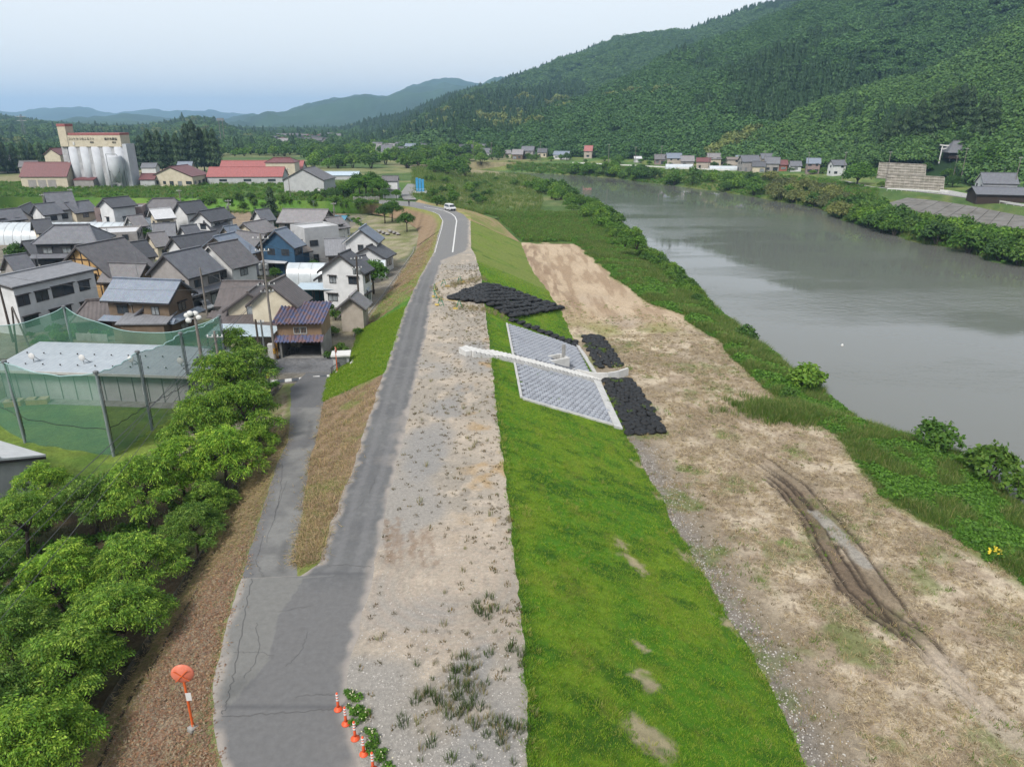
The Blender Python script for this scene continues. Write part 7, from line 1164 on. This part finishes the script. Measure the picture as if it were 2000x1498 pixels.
for k in range(60):
    px_ = rb_.uniform(430, 640); py_ = rb_.uniform(281, 306); q = S(px_, py_); shrub('tree in the belt beyond the red warehouses', px_, py_, rb_.uniform(3, 5.5), 0, 'tree belt beyond the red warehouses', None, 'belt_tree', 1)
for k in range(34):
    px_ = rb_.uniform(-10, 300); py_ = rb_.uniform(290, 318); shrub('tree on the plain behind the silo', px_, py_, rb_.uniform(3, 5.), 0, 'trees behind the silo', 1, 'belt_tree', 1)
for k in range(38): px_ = rb_.uniform(825, 985); py_ = rb_.uniform(352, 402); shrub('low bush on the meadow before the river', px_, py_, rb_.uniform(.9, 2.4), 0, 'bushes on the river meadow', None, 'meadow_bush', 1)
n = 5200; xx = rng.uniform(-70, 24, n); yy = rng.uniform(236, 420, n); PG = on_ground(xx, yy); pxx, pyy = proj(PG); ok = (pxx > 805) & (pxx < 1060); scatter('meadow_grass', [wild_p[0], wild_p[3], wild_p[1]], PG[ok], rng.uniform(1.2, 2.6, ok.sum()), label='pale tall grass on the meadow before the river', cat='grass', rng=rng)
# near bank shrubs
for k in range(130):
    f = rb_.random(); py_ = 362 + f ** 1.3 * 250; wx_ = np.interp(py_, [345, 370, 420, 455, 505, 562, 612], [1030, 1110, 1195, 1238, 1288, 1352, 1395]); px_ = wx_ - rb_.uniform(4, 20 + 70 * (1 - f) ** 1.2); q = S(px_, py_); shrub('riverside shrub in the thicket along the near bank', px_, py_, (1.1 + 1.7 * (1 - f) * rb_.uniform(.6, 1.2)), 0, 'thicket along the near bank', None, 'riverside_shrub', 1)
for px_, py_, r, lb_ in ((1391, 622, 1.35, 'small dark shrub on the near bank, farthest of the lone ones'), (1455, 668, 1.75, 'round light green shrub alone at the water'), (1572, 762, 2.3, 'sparse leafy shrub leaning over the water'), (1822, 878, 2.2, 'bright green shrub at the waterline near the right'), (1930, 940, 2.5, 'broad dark green shrub at the right edge of the bank'), (1990, 975, 1.7, 'shrub cut by the right picture edge'), (1540, 780, 1.0, 'low shrub beside the sparse leafy one')):
    q = S(px_, py_); q = q if q.z > WZ - .2 else G(px_, py_, WZ); plant('riverside_shrub', lb_, 'shrub', q, r, shrub_k[rnd.randrange(3)], ('stems', 'foliage'))
PG = on_ground(*[np.array(v) for v in zip(*[(S(1940 + rb_.uniform(-12, 14), 1085 + rb_.uniform(-8, 8)).xy) for _ in range(40)])]); PG[:, 2] += .45; YF = M('yellow_petals', C(236, 214, 60), C(220, 196, 50), 5, .8); scatter('yellow_flowers', [MB().lathe([(.06, 0), (.07, .03), (.02, .05)], 6).me('yellow_flower', YF)], PG, rng.uniform(.7, 1.2, 40), label='patch of yellow flowers on the near bank', cat='flowers', rng=rng)
q = G(1645, 675, WZ); t_ = thing('white_float', 'tiny white float on the river', 'float', q); MB().lathe([(.05, -.1), (.2, 0), (.14, .2), (.03, .26)], 8).build('buoy', WHITE, t_)
# ------------------------------------------------------------------ opposite bank
ribbon('far_road', [G(x, y - 4, FB) for x, y in tpx], 5.0, FB + .25, M('far_asphalt', C(176, 176, 176), C(160, 160, 160), .3, .9), kind='structure')
gr = [G(x, y, FB + .25) for x, y in ((1733, 372), (1780, 374), (1833, 378), (1890, 387), (1940, 395), (2010, 406), (2080, 418))]; t_ = thing('guard_rail', 'white guard rail along the road on the opposite bank', 'guard rail', gr[0]); mb = MB()
for a, b in zip(gr[:-1], gr[1:]):
    MB().prism([a - gr[0] + Vector((0, 0, .4)), b - gr[0] + Vector((0, 0, .4)), b - gr[0] + Vector((0, 0, .85)), a - gr[0] + Vector((0, 0, .85))], (.06, .1, 0)).build('beam', WHITE, t_)
    for k in range(5): e = a.lerp(b, k / 5) - gr[0]; MB().box(e.x - .06, e.x + .06, e.y + .12, e.y + .24, -.4, .8).build('post', FRW, t_)
wallrun_t = thing('bridge_parapet', 'white curved concrete parapet beside the opposite road', 'parapet', G(1836, 372, FB)); wallrun([G(1836, 371, FB + 1.6), G(1852, 372, FB + 1.6), G(1890, 379, FB + 1.5), G(1936, 388, FB + 1.4)], 1.6, .4, wallrun_t, G(1836, 372, FB), WHITE, 'parapet_wall')
rg = [G(x, y, FB + .25) for x, y in ((1118, 320), (1180, 323), (1240, 326), (1300, 329), (1350, 332), (1425, 335))]; t_ = thing('guard_rail', 'distant white guard rail at the foot of the landslide slope', 'guard rail', rg[0])
for a, b in zip(rg[:-1], rg[1:]): MB().prism([a - rg[0] + Vector((0, 0, .3)), b - rg[0] + Vector((0, 0, .3)), b - rg[0] + Vector((0, 0, .95)), a - rg[0] + Vector((0, 0, .95))], (.05, .1, 0)).build('beam', WHITE, t_)
# concrete slab facing
SLB = M('old_slab_concrete', C(140, 138, 135), C(110, 107, 101), .25, .95, .3, 3); fc = thing('slab_facing', 'weathered grey concrete slab facing on the opposite bank', 'revetment', S(1860, 420)); o0 = S(1860, 420)
ta, tb = [(1772, 388), (1830, 394), (1900, 405), (1960, 417), (2040, 432)], [(1722, 402), (1790, 414), (1860, 432), (1930, 450), (2030, 474)]
def lerp_px(l, t): t = t * (len(l) - 1); i = min(int(t), len(l) - 2); f = t - i; return l[i][0] * (1 - f) + l[i + 1][0] * f, l[i][1] * (1 - f) + l[i + 1][1] * f
for k in range(11):
    cs_ = [S(*lerp_px(ta, k / 11)), S(*lerp_px(ta, (k + .96) / 11)), S(*lerp_px(tb, (k + .96) / 11)), S(*lerp_px(tb, k / 11))]; MB().prism([c_ - o0 + Vector((0, 0, .0)) for c_ in cs_], (0, 0, .3)).build('slab', SLB, fc)
for k in range(40): px_ = rb_.uniform(900, 1700); py_ = np.interp(px_, [900, 1110, 1410, 1600, 1700], [308, 314, 328, 338, 346]) + rb_.uniform(-5, 4); shrub('garden greenery among the far houses', px_, py_, rb_.uniform(1.3, 3.0), 0, 'greenery among the far houses', None, 'far_shrub', 1)
n = 6000; tq = rng.random(n); fq = rng.random(n); W2 = np.array([G(x, y, WZ) for x, y in wpx[:14]]); T2 = np.array([G(x, y, FB) for x, y in tpx[:14]]); ii = tq * 13; a_ = np.stack([np.interp(ii, np.arange(14), W2[:, j]) for j in (0, 1)], 1); b_ = np.stack([np.interp(ii, np.arange(14), T2[:, j]) for j in (0, 1)], 1); xy = a_ + (b_ - a_) * fq[:, None]; PG = on_ground(xy[:, 0], xy[:, 1]); pxx, pyy = proj(PG); ok = ~((pxx > 1715) & (fq > .5)) & (PG[:, 2] > WZ); scatter('far_bank_growth', wild_p, PG[ok], rng.uniform(1.3, 2.8, ok.sum()), label='wild grass and weeds on the opposite bank', cat='grass', rng=rng)
BKG = 'bushes along the opposite bank'
for k in range(190):
    t = rb_.random(); a, b = lerp_px(wpx[1:13], t), lerp_px(tpx[1:13], t); f = rb_.random() ** 1.6 * (.55 if t < .35 else .75); px_, py_ = a[0] * (1 - f) + b[0] * f, a[1] * (1 - f) + b[1] * f - 2
    if px_ > 1740 and 386 < py_ < 470 and f > .42: continue
    shrub('green bush along the waterline of the opposite bank' if f < .3 else 'bush higher up the opposite bank', px_, py_, rb_.uniform(1.8, 3.8) * (.85 if f > .35 else 1.15), 0, BKG if f < .3 else 'upper bushes of the opposite bank', 3 if (1480 < px_ < 1660 and rb_.random() < .75) else None, 'bank_bush', 1)
for k in range(14): t = rb_.random(); px_ = 1500 + 160 * t; py_ = 362 + 36 * t + rb_.uniform(-10, 10); shrub('olive bamboo grass thicket on the opposite bank', px_, py_, rb_.uniform(3, 4.4), 0, 'bamboo grass on the opposite bank', 3, 'bamboo_thicket', 1)
for k, (px_, py_, s_, lb_) in enumerate(((1672, 362, 2.35, 'big round dark green tree at the far roadside'), (1150, 341, 1.7, 'round tree on the far bank below the red roof'), (1250, 352, 1.9, 'dark bushy tree at the far waterline'), (1195, 345, 1.4, 'smaller tree beside the dark bushy one at the far waterline'), (1945, 340, 3.2, 'tall yellow green tree beside the shrine'), (1900, 352, 1.9, 'leafy tree below the shrine steps'), (1860, 366, 1.2, 'small tree at the end of the stone terrace'), (1985, 345, 2.6, 'tall tree at the right edge above the tiled house'), (1808, 335, 1.1, 'bush at the corner of the crib wall'), (1930, 378, 1.2, 'bush beside the tiled house on the far bank'))):
    q = S(px_, py_); q.z -= 1.3 * s_; plant('far_tree', lb_, 'tree', q, (s_ * 1.1, s_ * 1.1, s_), broad_k[k % 3], group='lone trees on the opposite bank')
for k, (px_, py_, s_) in enumerate(sorted(((1760, 300, 1.2), (1785, 296, 1.35), (1812, 292, 1.45), (1850, 276, 1.4), (1880, 276, 1.35), (1905, 290, 1.3), (1740, 304, 1.15), (1925, 300, 1.3), (1720, 312, 1.0), (1835, 280, 1.4), (1865, 272, 1.4)))):
    q = S(px_, py_); plant('cedar_tree', 'tall cedar of the shrine grove, ' + ORD[k], 'tree', q, s_, cedar_k[k % 2], group='cedars of the shrine grove')
# crib wall, torii, shrine
CRB = M('crib_concrete', C(180, 174, 164), C(146, 140, 130), .5, .95); STNE = M('crib_fill', C(170, 164, 154), C(116, 114, 98), .5, .95)
def crib(label, q4, nr, nc):
    P = [S(*q_) for q_ in q4]; g0 = P[0].copy(); H_ = q4[4] if len(q4) > 4 else None; t_ = thing('crib_wall', label, 'retaining wall', g0); o_ = g0; B0, B1, T1, T0 = [p - o_ for p in P]; nn = (B1 - B0).cross(T0 - B0).normalized(); nn = nn if nn.y < 0 else -nn
    MB().prism([B0, B1, T1, T0], -nn * 1.5).build('fill', STNE, t_)
    def at(u, v): return B0.lerp(B1, u).lerp(T0.lerp(T1, u), v)
    for j in range(nr + 1): v = j / nr; a, b = at(0, v), at(1, v); MB().prism([a, b, b + (T1 - B1).normalized() * .28, a + (T0 - B0).normalized() * .28], nn * .35).build('beam', CRB, t_)
    for i in range(nc + 1): u = i / nc; a, b = at(u, 0), at(u, 1); e = (B1 - B0).normalized() * .22; MB().prism([a, b, b + e, a + e], nn * .24).build('rib', CRB, t_)
def crib_world(label, px0, px1, pyb, h, back, nr, nc, zb=None):
    a, b = S(px0, pyb), S(px1, pyb + (px1 - px0) * .05); zb = min(a.z, b.z) if zb is None else zb; a.z = b.z = zb; up = Vector((0, 0, h)); d = Vector((a.x, a.y, 0)).normalized() * back; t_ = thing('crib_wall', label, 'retaining wall', a); B0, B1 = Vector((0, 0, 0)), b - a; T0, T1 = up + d, B1 + up + d; nn = (B1 - B0).cross(T0 - B0).normalized(); nn = nn if nn.y < 0 else -nn
    MB().prism([B0, B1, T1, T0], -nn * 6).build('fill', STNE, t_)
    def at(u, v): return B0.lerp(B1, u).lerp(T0.lerp(T1, u), v)
    for j in range(nr + 1): v = j / nr; p0, p1 = at(0, v), at(1, v); MB().prism([p0, p1, p1 + (T1 - B1).normalized() * .28, p0 + (T0 - B0).normalized() * .28], nn * .35).build('beam', CRB, t_)
    for i in range(nc + 1): u = i / nc; p0, p1 = at(u, 0), at(u, 1); e = (B1 - B0).normalized() * .2; MB().prism([p0, p1, p1 + e, p0 + e], nn * .24).build('rib', CRB, t_)
    return B0 + a, b
crib_world('lower stone filled crib wall beside the far road', 1728, 1842, 368, 4.6, 8.5, 5, 12); crib_world('upper pale crib wall under the shrine grove', 1712, 1806, 349, 6.0, 13.0, 6, 12)
for px_, py_, r in ((1716, 318, 2.6), (1735, 312, 2.4), (1755, 309, 2.2), (1775, 309, 2.4), (1795, 311, 2.2), (1808, 318, 2.4), (1708, 345, 2.4), (1850, 348, 2.6), (1848, 362, 2.2), (1815, 334, 1.6), (1722, 366, 1.8)): shrub('shrub along the edge of the crib walls', px_, py_, r, 0, 'shrubs round the crib walls', None, 'slope_shrub', 1)
q = S(1844, 318); zt_ = q.z + 2.6; t_ = thing('torii_gate', 'white torii gate in front of the shrine', 'torii', (q.x, q.y, zt_), -.15)
for x_ in (-2.1, 2.1): MB().tube((x_ * 1.08, 0, -3), (x_, 0, 4.6), .3, .25, 10).build('pillar', WHITE, t_)
kb = MB(); n = 8; kb.add([(x, y, 4.6 + .35 * (x / 3.3) ** 2 + z) for z in (0, .55) for y in (-.3, .3) for x in np.linspace(-3.3, 3.3, n)], [(i, i + 1, n + i + 1, n + i) for i in range(n - 1)] + [(2 * n + i, 3 * n + i, 3 * n + i + 1, 2 * n + i + 1) for i in range(n - 1)] + [(i, 2 * n + i, 2 * n + i + 1, i + 1) for i in range(n - 1)] + [(n + i, n + i + 1, 3 * n + i + 1, 3 * n + i) for i in range(n - 1)]); kb.build('top_lintel', WHITE, t_); MB().box(-2.6, 2.6, -.15, .15, 3.4, 3.8).build('tie_beam', WHITE, t_); MB().box(-.25, .25, -.12, .12, 3.8, 4.6).build('plaque', FRW, t_); [MB().lathe([(.02, 0), (.16, -.3), (.05, -.7)], 6, (x, 0, 3.4)).build('paper_streamer', WHITE, t_) for x in (-1.2, -.4, .4, 1.2)]
H('shrine', 'shrine hall with steep grey hipped roof behind the torii', 0, 0, 7.2, 10, 3.4, 'timber', 'grey', 'hip', cat='shrine', loc=(S(1876, 312).x, S(1876, 312).y + 4, S(1876, 312).z + .8), rz=-.2, L=4.5, over=1.2, wins=False)
# far houses
def far(label, px_, py_, w_, d, he, hr, wall, roof, rz=None, kind='gable', name='house', wins=True):
    q = S(px_, py_); H(name, label, 0, 0, hr, d, he, wall, roof, kind, cat='house', loc=(q.x, q.y + d / 2, q.z), rz=rnd.uniform(-.3, .1) if rz is None else rz, L=w_, over=.4, group='houses on the opposite bank', wins=wins, ac=False)
fhl = [(1098, 312, 11, 7, 3, 5, 'white', 'blue', 'low white house with blue grey roof on the far bank'), (1150, 310, 6, 6, 5, 8, 'beige', 'red', 'small house with bright red roof against the forest'), (950, 308, 9, 7, 3.2, 6, 'white', 'grey', 'tiled house at the far river bend, left one'), (970, 309, 8, 7, 3.2, 6, 'cream', 'grey', 'tiled house at the far river bend, right one'), (1012, 312, 8, 7, 3.4, 6.2, 'brown', 'pale', 'weathered house beside the far road'), (1032, 311, 9, 8, 5.4, 8, 'grey', 'grey', 'two storey tiled house beside the far road'), (990, 309, 6, 6, 3, 5, 'cream', 'pale', 'small pale house between the tiled ones'), (1317, 327, 9, 7, 5, 7.4, 'beige', 'blue', 'two storey house with blue grey roof right of the long greenhouse'), (1343, 327, 8, 6, 3.4, 6, 'grey', 'pale', 'lower house attached right of the blue grey roof'), (1375, 332, 8, 6, 4.2, 6, 'beige', 'maroon', 'house with red brown roof by the far road'), (1434, 331, 8, 6, 5, 6, 'beige', 'tan', 'boxy tan house by the far road'), (1465, 336, 10, 8, 5.2, 8, 'grey', 'grey', 'large grey tiled house by the far road'), (1510, 336, 8, 7, 4.2, 7, 'grey', 'grey', 'grey tiled house next to the rusty roof'), (1530, 335, 5, 5, 3.4, 5.4, 'red', 'maroon', 'little house with rusty roof'), (1590, 340, 7, 6, 5, 7.2, 'pink', 'blue', 'narrow two storey house left of the big round tree'), (1637, 344, 7, 6, 5, 7, 'white', 'grey', 'white two storey house right behind the big round tree'), (1484, 338, 7, 6, 3.2, 5.4, 'cream', 'dark', 'low dark roofed annex by the far road'), (1246, 318, 5, 4, 2.4, 3.4, 'white', 'white', 'tiny white hut at the forest edge'), (1395, 326, 8, 7, 4.4, 7, 'cream', 'pale', 'cream house behind the red brown roof'), (1415, 325, 7, 6, 3.2, 5.6, 'grey', 'dark', 'dark roofed house behind the pale greenhouse'), (1450, 327, 7, 6, 3.4, 6, 'white', 'blue', 'white house behind the boxy tan one'), (1500, 329, 8, 7, 5, 7.4, 'beige', 'grey', 'two storey house at the forest foot'), (1290, 322, 7, 6, 3.2, 5.6, 'pink', 'brown', 'brown roofed house left of the blue grey one'), (1555, 336, 6, 5, 3, 5, 'white', 'grey', 'small white house near the bamboo'), (1060, 308, 7, 6, 3.4, 5.8, 'cream', 'dark', 'dark roofed house near the far pole')]
for px_, py_, w_, d, he, hr, wl_, rf, lb_ in fhl: far(lb_, px_, py_, w_, d, he, hr, wl_, rf)
far('large tiled house with white upper storey at the right edge', 1955, 392, 11, 9, 5.6, 8.6, 'white', 'grey', -.25)
H('house_wing', 'skirt roofed ground floor wing of the house at the right edge', 0, 0, 4.6, 11, 2.8, 'timber', 'grey', cat='house', loc=(S(1958, 396).x, S(1958, 396).y + 3.0, S(1958, 396).z), rz=-.25, L=17, group='houses on the opposite bank', wins=False)
for px_, py_, w_, l_, h, lb_ in ((1328, 331, 5, 15, 2.6, 'long white greenhouse on the far bank'), (1415, 334, 5, 15, 2.4, 'pale greenhouse between the far houses')): q = S(px_, py_); vinylhouse(lb_, (q.x, q.y + 3, q.z), w_, l_, h, -.1)
for k in range(26):
    px_ = rb_.uniform(735, 960); py_ = rb_.uniform(297, 305); far('small tiled house in the far hamlet under the forest', px_, py_, rb_.uniform(7, 11), 7, rb_.choice([3.2, 5.2]), rb_.choice([6., 7.6]), rb_.choice(['white', 'grey', 'cream', 'beige']), rb_.choice(['grey', 'blue', 'dark', 'pale']), None, 'gable', 'hamlet_house', False)
for k in range(60):
    px_ = rb_.gauss(585, 28); py_ = rb_.uniform(270, 288); q = S(px_, py_)
    if q.y > 2200: continue
    H('town_house', 'tiny house of the distant town at the valley mouth', 0, 0, rb_.choice([6, 8]), 9, rb_.choice([4, 5.6]), rb_.choice(['white', 'grey', 'cream', 'pink']), rb_.choice(['grey', 'blue', 'pale', 'dark', 'brown', 'grey', 'maroon']), cat='house', loc=q, rz=rb_.uniform(0, 3), L=rb_.uniform(10, 18), group='houses of the distant town', wins=False)
# far poles and lattice tower
for k, (px_, py_, h) in enumerate(((1055, 315, 12), (1140, 320, 11), (1188, 322, 12), (1240, 325, 11), (1290, 328, 12), (1383, 332, 11), (1490, 337, 11), (1575, 343, 11), (1645, 350, 12), (1728, 366, 14), (1875, 358, 14), (1975, 390, 14), (1862, 345, 9), (925, 312, 12), (960, 312, 11))): q = S(px_, py_); upole('f%d' % k, 'utility pole by the far road, ' + ORD[k] if k < 13 else 'utility pole at the far river bend, %s one' % ('left' if k == 13 else 'right'), px_, py_, h, ((h - .5, 1.4, .1),), 0, POLEC, .16, False, 0, q.z)
q = S(53, 283); t_ = thing('lattice_tower', 'steel lattice mast on the hill left of the silo', 'mast', q); mb = MB(); hh = 30
for sx, sy in ((-1, -1), (1, -1), (1, 1), (-1, 1)): mb.tube((sx * 2, sy * 2, 0), (sx * .6, sy * .6, hh), .22, .16, 5)
for k in range(7): z0, z1 = hh * k / 7, hh * (k + 1) / 7; r0, r1 = 2 - 1.4 * k / 7, 2 - 1.4 * (k + 1) / 7; mb.path([(-r0, -r0, z0), (r1, -r1, z1), (r1, r1, z1), (-r0, r0, z0)], .12, 4)
mb.build('lattice', STEEL, t_); [MB().tube((-5, 0, z), (5, 0, z), .25, .25, 5).build('antenna_platform', FRW, t_) for z in (hh - 2, hh - 6)]
for k, px_ in enumerate((433, 440)): q = S(px_, 282); t_ = thing('light_mast', '%s of two thin light masts on the far plain' % ['left', 'right'][k], 'mast', q); MB().tube((0, 0, 0), (0, 0, 26), .35, .25, 6).build('shaft', POLEC, t_); MB().box(-2, 2, -.3, .3, 24, 26.5).build('lamp_frame', STEEL, t_)
# ------------------------------------------------------------------ haze over the whole valley
hm, t, p, o_ = _nodes('haze_air'); t.nodes.remove(p)
pv = t.nodes.new("ShaderNodeVolumePrincipled"); pv.inputs['Color'].default_value = (.42, .68, 1.0, 1); pv.inputs['Density'].default_value = 1.5e-4; pv.inputs['Anisotropy'].default_value = .2
t.links.new(pv.outputs[0], o_.inputs['Volume'])
MB().box(-10500, 10500, -400, 11800, -12, 310).build('haze', hm, kind='stuff')
